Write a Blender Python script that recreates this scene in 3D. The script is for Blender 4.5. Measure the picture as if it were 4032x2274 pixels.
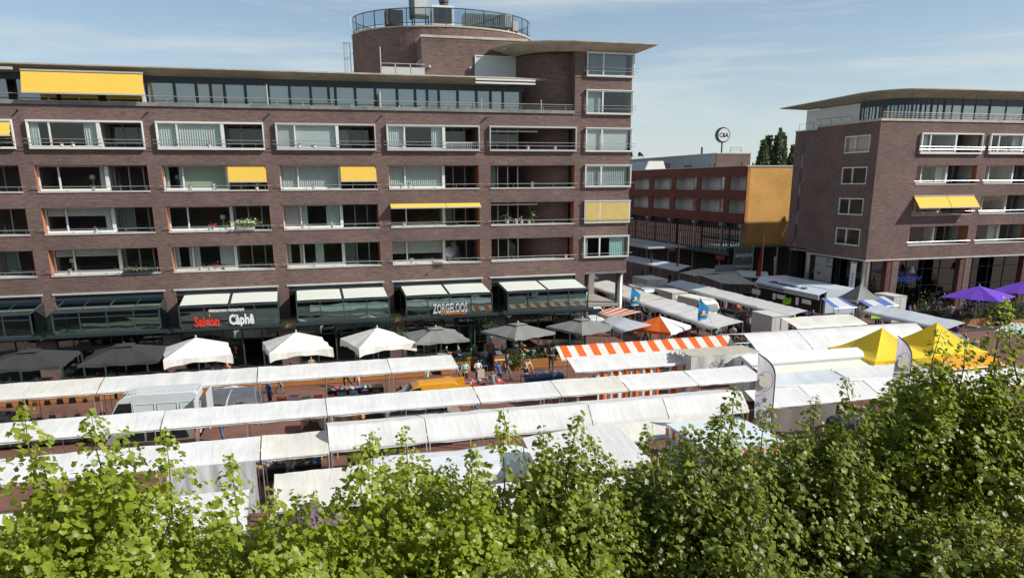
import bpy, bmesh, math, random
import numpy as np
from mathutils import Vector, Matrix, noise
random.seed(7)
S = bpy.context.scene
for o in list(bpy.data.objects): bpy.data.objects.remove(o)
COL = S.collection
R = math.radians

# ------------------------------------------------------------------ camera
CAMZ = 13.0
YAW, PITCH, ROLL, FPX = R(15.418), R(14.796), R(-0.3927), 2982.6
fw = Vector((math.sin(YAW)*math.cos(PITCH), math.cos(YAW)*math.cos(PITCH), -math.sin(PITCH)))
rt = Vector((math.cos(YAW), -math.sin(YAW), 0)); up = rt.cross(fw)
rt2 = rt*math.cos(ROLL) + up*math.sin(ROLL); up2 = up*math.cos(ROLL) - rt*math.sin(ROLL)
cam_d = bpy.data.cameras.new('camera'); cam = bpy.data.objects.new('camera', cam_d); COL.objects.link(cam)
mw = Matrix((rt2, up2, -fw)).transposed().to_4x4(); mw.translation = (0, 0, CAMZ); cam.matrix_world = mw
cam_d.sensor_width = 36; cam_d.lens = FPX/4032*36; cam_d.shift_y = 375/4032; cam_d.clip_end = 3000; cam_d.clip_start = .1
S.camera = cam

# ------------------------------------------------------------------ sky and sun
SUN_AZ, SUN_EL = R(118), R(37)      # azimuth from +Y towards +X
w = bpy.data.worlds.new('World'); S.world = w; w.use_nodes = True
nt = w.node_tree; nt.nodes.clear()
N = nt.nodes.new; LK = nt.links.new
out = N('ShaderNodeOutputWorld'); bg = N('ShaderNodeBackground'); bg.inputs[1].default_value = .088
sky = N('ShaderNodeTexSky'); sky.sky_type = 'NISHITA'; sky.sun_disc = False
sky.sun_elevation = SUN_EL; sky.sun_rotation = SUN_AZ; sky.air_density = 1.0; sky.dust_density = .3; sky.ozone_density = 2.2
tc = N('ShaderNodeTexCoord'); mp = N('ShaderNodeMapping'); mp.inputs['Rotation'].default_value = (R(5), R(-6), R(25)); mp.inputs['Scale'].default_value = (1.4, 1.4, 11)
nz = N('ShaderNodeTexNoise'); nz.inputs['Scale'].default_value = 1.15; nz.inputs['Detail'].default_value = 9; nz.inputs['Roughness'].default_value = .62; nz.inputs['Distortion'].default_value = .5
cr = N('ShaderNodeMapRange'); cr.inputs[1].default_value = .42; cr.inputs[2].default_value = .62; cr.inputs[3].default_value = 0.0; cr.inputs[4].default_value = .8
mx = N('ShaderNodeMix'); mx.data_type = 'RGBA'; mx.inputs[7].default_value = (5.5, 6.2, 6.4, 1)
LK(tc.outputs['Generated'], mp.inputs[0]); LK(mp.outputs[0], nz.inputs[0]); LK(nz.outputs[0], cr.inputs[0])
sx_ = N('ShaderNodeSeparateXYZ'); hz = N('ShaderNodeMapRange'); hz.inputs[1].default_value = 0; hz.inputs[2].default_value = .3; hz.inputs[3].default_value = .5; hz.inputs[4].default_value = .0   # thin haze thickens towards the horizon
ad_ = N('ShaderNodeMath'); ad_.operation = 'MAXIMUM'; LK(tc.outputs['Generated'], sx_.inputs[0]); LK(sx_.outputs[2], hz.inputs[0]); LK(hz.outputs[0], ad_.inputs[0]); LK(cr.outputs[0], ad_.inputs[1])
LK(ad_.outputs[0], mx.inputs[0]); LK(sky.outputs[0], mx.inputs[6]); LK(mx.outputs[2], bg.inputs[0]); LK(bg.outputs[0], out.inputs[0])
sl = bpy.data.lights.new('sun', 'SUN'); sl.energy = 4.2; sl.angle = R(.53); sl.color = (1, .96, .9)
so = bpy.data.objects.new('sun', sl); COL.objects.link(so)
tosun = Vector((math.cos(SUN_EL)*math.sin(SUN_AZ), math.cos(SUN_EL)*math.cos(SUN_AZ), math.sin(SUN_EL)))
so.rotation_euler = tosun.to_track_quat('Z', 'Y').to_euler(); so.location = (0, 0, 60)
S.view_settings.view_transform = 'Standard'; S.view_settings.look = 'None'; S.view_settings.exposure = 0.4; S.view_settings.gamma = 1
S.view_settings.use_curve_mapping = False
S.render.engine = 'CYCLES'
S.cycles.max_bounces = 8; S.cycles.transparent_max_bounces = 16; S.cycles.diffuse_bounces = 4; S.cycles.glossy_bounces = 3
S.cycles.caustics_reflective = False; S.cycles.caustics_refractive = False

# ------------------------------------------------------------------ materials
MATS = {}
def nodes(name):
    m = bpy.data.materials.new(name); m.use_nodes = True; t = m.node_tree; t.nodes.clear()
    o = t.nodes.new('ShaderNodeOutputMaterial'); p = t.nodes.new('ShaderNodeBsdfPrincipled')
    t.links.new(p.outputs[0], o.inputs[0]); MATS[name] = m
    return m, t, p, o
def nd(t, typ, **kw):
    n = t.nodes.new(typ)
    for k, v in kw.items(): setattr(n, k, v)
    return n
def noisy(t, col, var, scale, src='Object', stretch=(1, 1, 1), detail=4):
    c = nd(t, 'ShaderNodeTexCoord'); m = nd(t, 'ShaderNodeMapping'); m.inputs['Scale'].default_value = stretch
    n = nd(t, 'ShaderNodeTexNoise'); n.inputs['Scale'].default_value = scale; n.inputs['Detail'].default_value = detail
    t.links.new(c.outputs[src], m.inputs[0]); t.links.new(m.outputs[0], n.inputs[0])
    r = nd(t, 'ShaderNodeMapRange'); r.inputs[1].default_value = .25; r.inputs[2].default_value = .75
    r.inputs[3].default_value = 1-var; r.inputs[4].default_value = 1+var
    t.links.new(n.outputs[0], r.inputs[0])
    h = nd(t, 'ShaderNodeVectorMath', operation='SCALE'); h.inputs[0].default_value = col[:3]
    t.links.new(r.outputs[0], h.inputs['Scale'])
    return h.outputs[0], n.outputs[0]
def bump(t, p, src, strength=.2, dist=.02):
    b = nd(t, 'ShaderNodeBump'); b.inputs['Strength'].default_value = strength; b.inputs['Distance'].default_value = dist
    t.links.new(src, b.inputs['Height']); t.links.new(b.outputs[0], p.inputs['Normal'])
def mk(name, col, rough=.6, metal=0, var=.1, scale=2.5, bmp=0, spec=.4, stretch=(1, 1, 1), coat=0):
    if name in MATS: return MATS[name]
    m, t, p, o = nodes(name)
    c, n = noisy(t, col, var, scale, stretch=stretch); t.links.new(c, p.inputs['Base Color'])
    p.inputs['Roughness'].default_value = rough; p.inputs['Metallic'].default_value = metal
    p.inputs['Specular IOR Level'].default_value = spec
    if coat: p.inputs['Coat Weight'].default_value = coat; p.inputs['Coat Roughness'].default_value = .08
    if bmp: bump(t, p, n, bmp, .03)
    return m
def brick(name, c1, c2, mortar, streak=.3, scl=1.0):
    m, t, p, o = nodes(name)
    c = nd(t, 'ShaderNodeTexCoord')
    b = nd(t, 'ShaderNodeTexBrick'); b.inputs['Scale'].default_value = 1
    b.inputs['Brick Width'].default_value = .22*scl; b.inputs['Row Height'].default_value = .066*scl; b.inputs['Mortar Size'].default_value = .007*scl
    b.inputs['Color1'].default_value = (*c1, 1); b.inputs['Color2'].default_value = (*c2, 1); b.inputs['Mortar'].default_value = (*mortar, 1)
    t.links.new(c.outputs['UV'], b.inputs[0])
    mp = nd(t, 'ShaderNodeMapping'); mp.inputs['Scale'].default_value = (1.3, 8.5, 1)
    n = nd(t, 'ShaderNodeTexNoise'); n.inputs['Scale'].default_value = 1; n.inputs['Detail'].default_value = 3; n.inputs['Roughness'].default_value = .7
    t.links.new(c.outputs['UV'], mp.inputs[0]); t.links.new(mp.outputs[0], n.inputs[0])
    n2 = nd(t, 'ShaderNodeTexNoise'); n2.inputs['Scale'].default_value = .35; n2.inputs['Detail'].default_value = 4
    t.links.new(c.outputs['UV'], n2.inputs[0])
    r = nd(t, 'ShaderNodeMapRange'); r.inputs[1].default_value = .3; r.inputs[2].default_value = .7; r.inputs[3].default_value = 1-streak; r.inputs[4].default_value = 1+streak
    t.links.new(n.outputs[0], r.inputs[0])
    r2 = nd(t, 'ShaderNodeMapRange'); r2.inputs[1].default_value = .3; r2.inputs[2].default_value = .7; r2.inputs[3].default_value = .84; r2.inputs[4].default_value = 1.14
    t.links.new(n2.outputs[0], r2.inputs[0])
    mu = nd(t, 'ShaderNodeMath', operation='MULTIPLY'); t.links.new(r.outputs[0], mu.inputs[0]); t.links.new(r2.outputs[0], mu.inputs[1])
    v = nd(t, 'ShaderNodeVectorMath', operation='SCALE'); t.links.new(b.outputs[0], v.inputs[0]); t.links.new(mu.outputs[0], v.inputs['Scale'])
    t.links.new(v.outputs[0], p.inputs['Base Color']); p.inputs['Roughness'].default_value = .85; p.inputs['Specular IOR Level'].default_value = .25
    iv = nd(t, 'ShaderNodeMath', operation='SUBTRACT'); iv.inputs[0].default_value = 1; t.links.new(b.outputs['Fac'], iv.inputs[1])
    bump(t, p, iv.outputs[0], .5, .012)
    return m
def glass(name, tint, base_refl, ior=1.5, rough=.01, gcol=(.96, 1, .98)):
    m, t, p, o = nodes(name); t.nodes.remove(p)
    tr = nd(t, 'ShaderNodeBsdfTransparent'); tr.inputs[0].default_value = (*tint, 1)
    g = nd(t, 'ShaderNodeBsdfGlossy'); g.inputs[0].default_value = (*gcol, 1); g.inputs[1].default_value = rough
    lw = nd(t, 'ShaderNodeLayerWeight'); lw.inputs[0].default_value = .5; f = nd(t, 'ShaderNodeMath', operation='POWER'); f.inputs[1].default_value = 4.5; t.links.new(lw.outputs['Facing'], f.inputs[0])
    a = nd(t, 'ShaderNodeMath', operation='ADD', use_clamp=True); a.inputs[1].default_value = base_refl+((ior-1)/(ior+1))**2
    c = nd(t, 'ShaderNodeTexCoord'); n = nd(t, 'ShaderNodeTexNoise'); n.inputs['Scale'].default_value = .9; n.inputs['Detail'].default_value = 1
    b = nd(t, 'ShaderNodeBump'); b.inputs['Strength'].default_value = .05; b.inputs['Distance'].default_value = .05
    t.links.new(c.outputs['Object'], n.inputs[0]); t.links.new(n.outputs[0], b.inputs['Height']); t.links.new(b.outputs[0], g.inputs['Normal'])
    mxx = nd(t, 'ShaderNodeMixShader')
    t.links.new(f.outputs[0], a.inputs[0]); t.links.new(a.outputs[0], mxx.inputs[0]); t.links.new(tr.outputs[0], mxx.inputs[1]); t.links.new(g.outputs[0], mxx.inputs[2])
    t.links.new(mxx.outputs[0], o.inputs[0])
    return m
def canvas(name, col, stripes=None, period=1.0, dirt=.06, trans=.22, rough=.75, bm=.5):
    m, t, p, o = nodes(name)
    c, n = noisy(t, col, dirt, .7, detail=6)
    if stripes:
        uv = nd(t, 'ShaderNodeTexCoord'); sp = nd(t, 'ShaderNodeSeparateXYZ'); t.links.new(uv.outputs['UV'], sp.inputs[0])
        md = nd(t, 'ShaderNodeMath', operation='PINGPONG'); md.inputs[1].default_value = period/2; t.links.new(sp.outputs[0], md.inputs[0])
        gt = nd(t, 'ShaderNodeMath', operation='GREATER_THAN'); gt.inputs[1].default_value = period/4; t.links.new(md.outputs[0], gt.inputs[0])
        mi = nd(t, 'ShaderNodeMix', data_type='RGBA'); t.links.new(gt.outputs[0], mi.inputs[0]); t.links.new(c, mi.inputs[6]); mi.inputs[7].default_value = (*stripes, 1)
        c = mi.outputs[2]
    t.links.new(c, p.inputs['Base Color']); p.inputs['Roughness'].default_value = rough; p.inputs['Specular IOR Level'].default_value = .25
    co = nd(t, 'ShaderNodeTexCoord'); mp = nd(t, 'ShaderNodeMapping'); mp.inputs['Scale'].default_value = (2.6, .7, .7)
    nn = nd(t, 'ShaderNodeTexNoise'); nn.inputs['Scale'].default_value = 1.1; nn.inputs['Detail'].default_value = 5; nn.inputs['Distortion'].default_value = .6
    t.links.new(co.outputs['Object'], mp.inputs[0]); t.links.new(mp.outputs[0], nn.inputs[0])
    bump(t, p, nn.outputs[0], bm, .08)
    tl = nd(t, 'ShaderNodeBsdfTranslucent'); t.links.new(c, tl.inputs[0])
    ms = nd(t, 'ShaderNodeMixShader'); ms.inputs[0].default_value = trans
    t.links.new(p.outputs[0], ms.inputs[1]); t.links.new(tl.outputs[0], ms.inputs[2]); t.links.new(ms.outputs[0], o.inputs[0])
    return m
def leafmat(name, cols, trans=.45, rough=.45):
    m, t, p, o = nodes(name)
    g = nd(t, 'ShaderNodeNewGeometry'); oi = nd(t, 'ShaderNodeObjectInfo')
    ad = nd(t, 'ShaderNodeMath', operation='ADD'); t.links.new(g.outputs['Random Per Island'], ad.inputs[0]); t.links.new(oi.outputs['Random'], ad.inputs[1])
    fr = nd(t, 'ShaderNodeMath', operation='FRACT'); t.links.new(ad.outputs[0], fr.inputs[0])
    r = nd(t, 'ShaderNodeValToRGB'); e = r.color_ramp.elements
    e[0].position = 0; e[0].color = (*cols[0], 1); e[1].position = 1; e[1].color = (*cols[-1], 1)
    for i, c in enumerate(cols[1:-1]): x = e.new((i+1)/(len(cols)-1)); x.color = (*c, 1)
    t.links.new(fr.outputs[0], r.inputs[0]); t.links.new(r.outputs[0], p.inputs['Base Color'])
    p.inputs['Roughness'].default_value = rough; p.inputs['Specular IOR Level'].default_value = .4
    tl = nd(t, 'ShaderNodeBsdfTranslucent')
    hs = nd(t, 'ShaderNodeHueSaturation'); hs.inputs['Hue'].default_value = .485; hs.inputs['Saturation'].default_value = 1.1; hs.inputs['Value'].default_value = 1.5
    t.links.new(r.outputs[0], hs.inputs['Color']); t.links.new(hs.outputs[0], tl.inputs[0])
    ms = nd(t, 'ShaderNodeMixShader'); ms.inputs[0].default_value = trans
    t.links.new(p.outputs[0], ms.inputs[1]); t.links.new(tl.outputs[0], ms.inputs[2]); t.links.new(ms.outputs[0], o.inputs[0])
    return m
def emis(name, col, s):
    m, t, p, o = nodes(name)
    c, n = noisy(t, col, .05, 3); t.links.new(c, p.inputs['Emission Color']); p.inputs['Emission Strength'].default_value = s
    p.inputs['Base Color'].default_value = (*col, 1)
    return m

BR = brick('brick_brown', (.215, .135, .113), (.14, .093, .084), (.185, .145, .128), .27)
BRD = brick('brick_soldier', (.18, .12, .11), (.12, .085, .085), (.22, .18, .16), .3)
BRO = brick('brick_orange', (.52, .2, .09), (.42, .15, .07), (.2, .12, .09), .15)
BRR = brick('brick_red', (.21, .066, .044), (.17, .054, .038), (.16, .06, .048), .14)
BRP = brick('brick_reddish_brown', (.17, .075, .055), (.13, .06, .048), (.14, .08, .065), .2)
BRY = brick('brick_ochre', (.74, .41, .12), (.66, .35, .1), (.6, .36, .15), .1)
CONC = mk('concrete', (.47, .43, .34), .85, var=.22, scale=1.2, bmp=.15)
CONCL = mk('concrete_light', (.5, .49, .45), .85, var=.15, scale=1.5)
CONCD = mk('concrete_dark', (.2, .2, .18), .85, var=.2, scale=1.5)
WHT = mk('white_paint', (.74, .74, .68), .45, var=.04, scale=1.5)
WHTG = mk('grey_paint', (.48, .49, .47), .5, var=.06)
STEEL = mk('steel_rail', (.62, .62, .6), .35, .7, .05)
STEELB = mk('brushed_steel', (.5, .47, .4), .3, .9, .1, 2, stretch=(1, 1, .15))
DARK = mk('dark_steel', (.035, .046, .052), .45, .1, .1)
DARK2 = mk('dark_frame', (.05, .066, .072), .45, 0, .1)
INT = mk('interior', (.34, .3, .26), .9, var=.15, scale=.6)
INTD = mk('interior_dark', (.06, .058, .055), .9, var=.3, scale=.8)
GL = glass('window_glass', (.93, .97, .95), .03, 1.5)
GLD = glass('shop_glass_dark', (.16, .2, .2), .06, 1.5)
GLT = glass('teal_glass', (.42, .6, .56), .3, 1.6, gcol=(.62, .88, .83))
GLB = glass('top_glass', (.62, .7, .7), .22, 1.55)
GLC = glass('clear_glass', (.82, .93, .9), .04, 1.45)
CUR = mk('curtain_white', (.5, .54, .53), .9, var=.08, scale=6)
CURG = mk('curtain_green', (.42, .5, .47), .9, var=.08, scale=6)
BLG = mk('blind_grey', (.4, .42, .42), .8, var=.04)
BLGR = mk('blind_green', (.36, .42, .32), .8, var=.04)
YEL = canvas('awning_yellow', (.93, .6, .1), dirt=.03, trans=.18, bm=.06)
YEL2 = canvas('tent_yellow', (.92, .69, .05), dirt=.03, trans=.25)
CREAM = canvas('blind_cream_fabric', (.7, .72, .64), dirt=.04, trans=.1, bm=.08)
W1 = canvas('canvas_white', (.78, .78, .755), dirt=.12, trans=.2)
W2 = canvas('canvas_cream', (.76, .74, .66), dirt=.14, trans=.2)
W3 = canvas('canvas_grey', (.7, .7, .67), dirt=.08, trans=.15)
W4 = canvas('canvas_bluegrey', (.62, .67, .69), dirt=.08, trans=.15)
BEI = canvas('canvas_beige', (.5, .47, .38), dirt=.12, trans=.1)
STR = canvas('canvas_orange_stripes', (.78, .76, .7), (.82, .16, .03), 1.0)
STRV = canvas('canvas_orange_stripes_fine', (.78, .76, .7), (.82, .16, .03), .8)
STB = canvas('canvas_blue_stripes', (.12, .2, .5), (.7, .72, .75), 2.2)
GRYC = canvas('canvas_dark_grey', (.22, .225, .21), trans=.05)
BLKC = canvas('canvas_charcoal', (.045, .046, .045), trans=.03)
UMW = canvas('parasol_white', (.88, .87, .79), trans=.2, dirt=.03)
PUR = canvas('parasol_purple', (.16, .06, .5), trans=.12, dirt=.05)
PLUM = canvas('parasol_plum', (.2, .115, .22), trans=.15)
ORG = canvas('canvas_orange', (.78, .15, .02), trans=.2, dirt=.03)
ORY = canvas('canvas_amber', (.95, .42, .03), trans=.25, dirt=.03)
TARP = mk('silver_tarp', (.7, .72, .74), .32, .2, .1, 1.2, bmp=.8)
WOOD = mk('planter_wood', (.42, .17, .05), .55, 0, .25, 3, stretch=(.4, .4, 6))
WOODL = mk('pine_wood', (.55, .36, .15), .6, 0, .2, 3, stretch=(1, 6, 1))
BLACK = mk('black_plastic', (.015, .015, .016), .5, var=.2)
RUB = mk('rubber', (.02, .02, .02), .8)
SIGNW = mk('sign_white', (.85, .85, .82), .4, var=.02)
SIGNR = mk('sign_red', (.72, .05, .03), .4, var=.04)
SIGNO = mk('sign_orange', (.6, .18, .05), .4, var=.04)

# ------------------------------------------------------------------ mesh helpers
OFF = {}
class MB:
    def __init__(s): s.v = []; s.f = []; s.m = []; s.uv = {}
    def face(s, pts, mi=0, uv=None):
        n = len(s.v); s.v += [tuple(p) for p in pts]; s.f.append(tuple(range(n, n+len(pts)))); s.m.append(mi)
        if uv: s.uv[len(s.f)-1] = uv
        return s
    def box(s, x0, x1, y0, y1, z0, z1, mi=0):
        if x0 > x1: x0, x1 = x1, x0
        if y0 > y1: y0, y1 = y1, y0
        n = len(s.v)
        s.v += [(x, y, z) for z in (z0, z1) for y in (y0, y1) for x in (x0, x1)]
        for q in ((0, 2, 3, 1), (4, 5, 7, 6), (0, 1, 5, 4), (2, 6, 7, 3), (0, 4, 6, 2), (1, 3, 7, 5)): s.f.append(tuple(n+i for i in q)); s.m.append(mi)
        return s
    def tube(s, a, b, r, n=6, r2=None, mi=0, caps=True):
        a = Vector(a); b = Vector(b); r2 = r if r2 is None else r2
        d = (b-a).normalized(); x = d.orthogonal().normalized(); y = d.cross(x); k = len(s.v)
        for P, rr in ((a, r), (b, r2)):
            for i in range(n):
                t = 2*math.pi*i/n; s.v.append(tuple(P + x*rr*math.cos(t) + y*rr*math.sin(t)))
        for i in range(n): j = (i+1) % n; s.f.append((k+i, k+j, k+n+j, k+n+i)); s.m.append(mi)
        if caps: s.f.append(tuple(k+i for i in reversed(range(n)))); s.f.append(tuple(k+n+i for i in range(n))); s.m += [mi, mi]
        return s
    def path(s, pts, r, n=6, mi=0):
        for a, b in zip(pts, pts[1:]): s.tube(a, b, r, n, mi=mi)
        return s
    def grid(s, fn, nu, nv, mi=0, uvs=None):
        k = len(s.v)
        for j in range(nv+1):
            for i in range(nu+1): s.v.append(tuple(fn(i/nu, j/nv)))
        for j in range(nv):
            for i in range(nu):
                a = k+j*(nu+1)+i; s.f.append((a, a+1, a+nu+2, a+nu+1)); s.m.append(mi)
                if uvs: s.uv[len(s.f)-1] = [uvs(x/nu, y/nv) for x, y in ((i, j), (i+1, j), (i+1, j+1), (i, j+1))]
        return s
    def prism(s, poly, y0, y1, mi=0):     # polygon in (x,z) swept along y
        n = len(poly); k = len(s.v)
        for y in (y0, y1): s.v += [(p[0], y, p[1]) for p in poly]
        s.f.append(tuple(k+i for i in range(n))); s.f.append(tuple(k+n+i for i in reversed(range(n)))); s.m += [mi, mi]
        for i in range(n): j = (i+1) % n; s.f.append((k+i, k+n+i, k+n+j, k+j)); s.m.append(mi)
        return s
    def slab(s, poly, z0, z1, mi=0):      # polygon in (x,y) swept along z
        n = len(poly); k = len(s.v)
        for z in (z0, z1): s.v += [(p[0], p[1], z) for p in poly]
        s.f.append(tuple(k+i for i in reversed(range(n)))); s.f.append(tuple(k+n+i for i in range(n))); s.m += [mi, mi]
        for i in range(n): j = (i+1) % n; s.f.append((k+i, k+j, k+n+j, k+n+i)); s.m.append(mi)
        return s
    def lathe(s, prof, n=12, c=(0, 0), mi=0):
        k = len(s.v)
        for r, z in prof:
            for i in range(n): t = 2*math.pi*i/n; s.v.append((c[0]+r*math.cos(t), c[1]+r*math.sin(t), z))
        for j in range(len(prof)-1):
            for i in range(n): q = (i+1) % n; s.f.append((k+j*n+i, k+j*n+q, k+(j+1)*n+q, k+(j+1)*n+i)); s.m.append(mi)
        return s
    def mesh(s, name, mats, off=(0, 0, 0), smooth=False, bevel=0, fixn=False):
        me = bpy.data.meshes.new(name)
        ox, oy, oz = off
        me.from_pydata([(x-ox, y-oy, z-oz) for x, y, z in s.v], [], s.f)
        for m in (mats if isinstance(mats, (list, tuple)) else [mats]): me.materials.append(m)
        if any(s.m): me.polygons.foreach_set('material_index', s.m)
        ul = me.uv_layers.new(name='uv'); V = s.v; dat = []
        for p in me.polygons:
            q = s.uv.get(p.index)
            if q: dat += [c for u in q for c in u]; continue
            n = p.normal; ax, ay, az = abs(n.x), abs(n.y), abs(n.z)
            for vi in p.vertices:
                x, y, z = V[vi]
                dat += (x, y) if az > ax and az > ay else ((y, z) if ax > ay else (x, z))
        ul.data.foreach_set('uv', dat)
        if bevel or fixn:
            b = bmesh.new(); b.from_mesh(me)
            if fixn: bmesh.ops.remove_doubles(b, verts=b.verts, dist=1e-4); bmesh.ops.recalc_face_normals(b, faces=b.faces)
            if bevel:
                bmesh.ops.bevel(b, geom=[e for e in b.edges if len(e.link_faces) == 2 and e.calc_face_angle(0) > .45], offset=bevel, segments=2, affect='EDGES', profile=.6)
            b.to_mesh(me); b.free()
        if smooth: me.polygons.foreach_set('use_smooth', [True]*len(me.polygons))
        me.update()
        return me
    def obj(s, name, mats, parent=None, loc=None, **kw):
        off = OFF.get(parent, (0, 0, 0)) if parent else (loc or (0, 0, 0))
        o = bpy.data.objects.new(name, s.mesh(name, mats, off, **kw)); COL.objects.link(o)
        if parent: o.parent = parent; OFF[o] = off
        elif loc: o.location = loc; OFF[o] = tuple(loc)
        return o
def tag(o, label=None, cat=None, group=None, kind=None):
    if label: o['label'] = label
    if cat: o['category'] = cat
    if group: o['group'] = group
    if kind: o['kind'] = kind
    return o
def thing(name, label, cat, loc=(0, 0, 0), group=None, rz=0):
    o = bpy.data.objects.new(name, None); COL.objects.link(o); o.location = loc; o.rotation_euler.z = rz; o.empty_display_size = .3
    OFF[o] = (0, 0, 0) if rz else tuple(loc)      # rotated things take local coordinates
    return tag(o, label, cat, group)
def dup(root, loc, rz=0, label=None, group=None, mats=None):
    r = root.copy(); COL.objects.link(r); r.location = loc; r.rotation_euler.z = rz
    if label: r['label'] = label
    if group: r['group'] = group
    for ch in root.children:
        c = ch.copy(); COL.objects.link(c); c.parent = r
        for g in ch.children: d = g.copy(); COL.objects.link(d); d.parent = c
    return r
def text(name, s, mat, size, loc, parent=None, outline=0, rot=(R(90), 0, 0), extrude=.012, offset=0, align='LEFT', xs=1, shear=0):
    cu = bpy.data.curves.new(name, 'FONT'); cu.body = s; cu.size = size; cu.extrude = extrude; cu.offset = offset; cu.align_x = align; cu.shear = shear; cu.resolution_u = 2
    if outline: cu.fill_mode = 'NONE'; cu.extrude = 0; cu.bevel_depth = outline; cu.bevel_resolution = 0
    t = bpy.data.objects.new('tmp', cu); COL.objects.link(t)
    dg = bpy.context.evaluated_depsgraph_get(); dg.update()
    me = bpy.data.meshes.new_from_object(t.evaluated_get(dg)); bpy.data.objects.remove(t)
    me.materials.clear(); me.materials.append(mat)
    o = bpy.data.objects.new(name, me); COL.objects.link(o); o.scale = (xs, 1, 1); o.rotation_euler = rot
    off = OFF.get(parent, (0, 0, 0))
    o.location = Vector(loc)-Vector(off)
    if parent: o.parent = parent
    return o
# ------------------------------------------------------------------ ground
def paving():
    m, t, p, o = nodes('red_clinker_paving')
    c = nd(t, 'ShaderNodeTexCoord'); b = nd(t, 'ShaderNodeTexBrick'); b.inputs['Scale'].default_value = 1
    b.inputs['Brick Width'].default_value = .2; b.inputs['Row Height'].default_value = .1; b.inputs['Mortar Size'].default_value = .006
    b.inputs['Color1'].default_value = (.2, .088, .06, 1); b.inputs['Color2'].default_value = (.155, .07, .05, 1); b.inputs['Mortar'].default_value = (.1, .065, .05, 1)
    t.links.new(c.outputs['Object'], b.inputs[0])
    n = nd(t, 'ShaderNodeTexNoise'); n.inputs['Scale'].default_value = .5; n.inputs['Detail'].default_value = 6; t.links.new(c.outputs['Object'], n.inputs[0])
    r = nd(t, 'ShaderNodeMapRange'); r.inputs[1].default_value = .3; r.inputs[2].default_value = .7; r.inputs[3].default_value = .75; r.inputs[4].default_value = 1.2; t.links.new(n.outputs[0], r.inputs[0])
    v = nd(t, 'ShaderNodeVectorMath', operation='SCALE'); t.links.new(b.outputs[0], v.inputs[0]); t.links.new(r.outputs[0], v.inputs['Scale'])
    t.links.new(v.outputs[0], p.inputs['Base Color']); p.inputs['Roughness'].default_value = .8
    bump(t, p, b.outputs['Fac'], .3, .01)
    return m
g = MB().face([(-900, -300, 0), (1200, -300, 0), (1200, 1800, 0), (-900, 1800, 0)]).obj('market_square_paving', paving()); tag(g, kind='structure')

tag(MB().face([(-30, 51.95, .004), (24.6, 51.95, .004), (24.6, 57.4, .004), (-30, 57.4, .004)]).obj('terrace_shade_sheet', mk('paving_in_shade', (.06, .042, .036), .85, var=.25, scale=2)), kind='structure')  # dark sheet over the red paving; terrace shade is put into its colour
# ------------------------------------------------------------------ main apartment building
YF = 60.0
B = thing('apartment_building', 'long dark brick apartment block with flat overhanging roof and round roof tower behind the market', 'building', (5, 60, 0))
LS = [-24.85 + 7.945*k for k in range(6)]          # left edge of each opening, 7.1 m wide
LS[0] = -24.86
OW = 7.08
ROWS = [(15.52, 17.27, -.17), (12.68, 14.44, .48), (9.82, 11.6, .75), (6.96, 8.76, 1.1)]   # z0, z1, inset
XL, XR = -27.0, 26.72
wm = MB()
ROWZ = sorted([(a, b) for a, b, _ in ROWS])
PIERS = [(XL, LS[0])] + [(LS[k]+OW, LS[k+1]) for k in range(5)] + [(LS[5]+OW, 22.95)]
for a, b in PIERS: wm.box(a, b, YF, YF+.36, 6.4, 18.34)
levels = [6.4] + [z for r in ROWZ for z in r] + [18.34]
for k in range(6):
    a, b = LS[k], LS[k]+OW
    for z0, z1 in zip(levels[0::2], levels[1::2]): wm.box(a, b, YF, YF+.36, z0, z1)
# lower band: over the conservatories, and the corner without ground floor
wm.box(XL, 22.95, YF, YF+.36, 5.73, 6.4)
BAYZ = [(7.03, 8.72), (9.86, 11.57), (12.73, 14.4), (15.5, 17.26), (18.37, 20.12), (21.18, 22.9)]
z = 5.79
for a, b in BAYZ + [(22.95, 22.96)]:
    wm.box(22.95, XR, YF, YF+.36, z, a); z = b
wm.box(21.86, 22.95, YF, YF+.36, 18.34, 22.95)
for a, b in BAYZ: wm.box(26.5, XR, YF, YF+.36, a, b)
wm.box(XR-.36, XR, YF+.36, 76, 5.79, 22.95)           # end wall, hidden side
wm.box(XL, XR-.36, 75.7, 76, 0, 20.4)
wm.obj('wall', BR, B)
# soldier courses over the openings, light coping over the ground-floor bays, parapet coping
for k in range(6):
    for z0, z1, ins in ROWS[1:]:
        MB().box(LS[k]-.06, LS[k]+OW+.06, YF-.012, YF+.02, z1, z1+.21).obj('soldier_course', BRD, B)
    MB().box(LS[k]-.15, LS[k]+OW+.15, YF-.06, YF+.3, 5.6, 5.73).obj('concrete_lintel', CONCL, B)
COPS = [CONCD, mk('coping_b', (.23, .23, .205), .85, var=.2), mk('coping_c', (.26, .25, .22), .85, var=.2)]
for i in range(24):
    x0 = XL + (21.86-XL)/24*i; x1 = XL + (21.86-XL)/24*(i+1)-.012
    MB().box(x0, x1, YF-.1, YF+.42, 18.34, 18.59).obj('coping_stone', COPS[i % 3], B)
# interior: floors and party walls
im = MB()
for z in (3.0, 5.95, 8.95, 11.8, 14.65, 17.5, 20.45): im.box(XL+.1, XR-.4 if z < 20 else 17.9, YF+.37 if z < 20 else 61.8, 75.6, z-.25, z)
im.obj('floor_slab', INT, B)
im = MB()
for k in range(6): im.box(LS[k]-.5, LS[k]-.35, YF+2.7, 70, 0, 20.2)
im.box(XL+.2, XR-.5, 66.0, 66.2, 0, 20.2)
im.obj('party_wall', INT, B)

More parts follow.
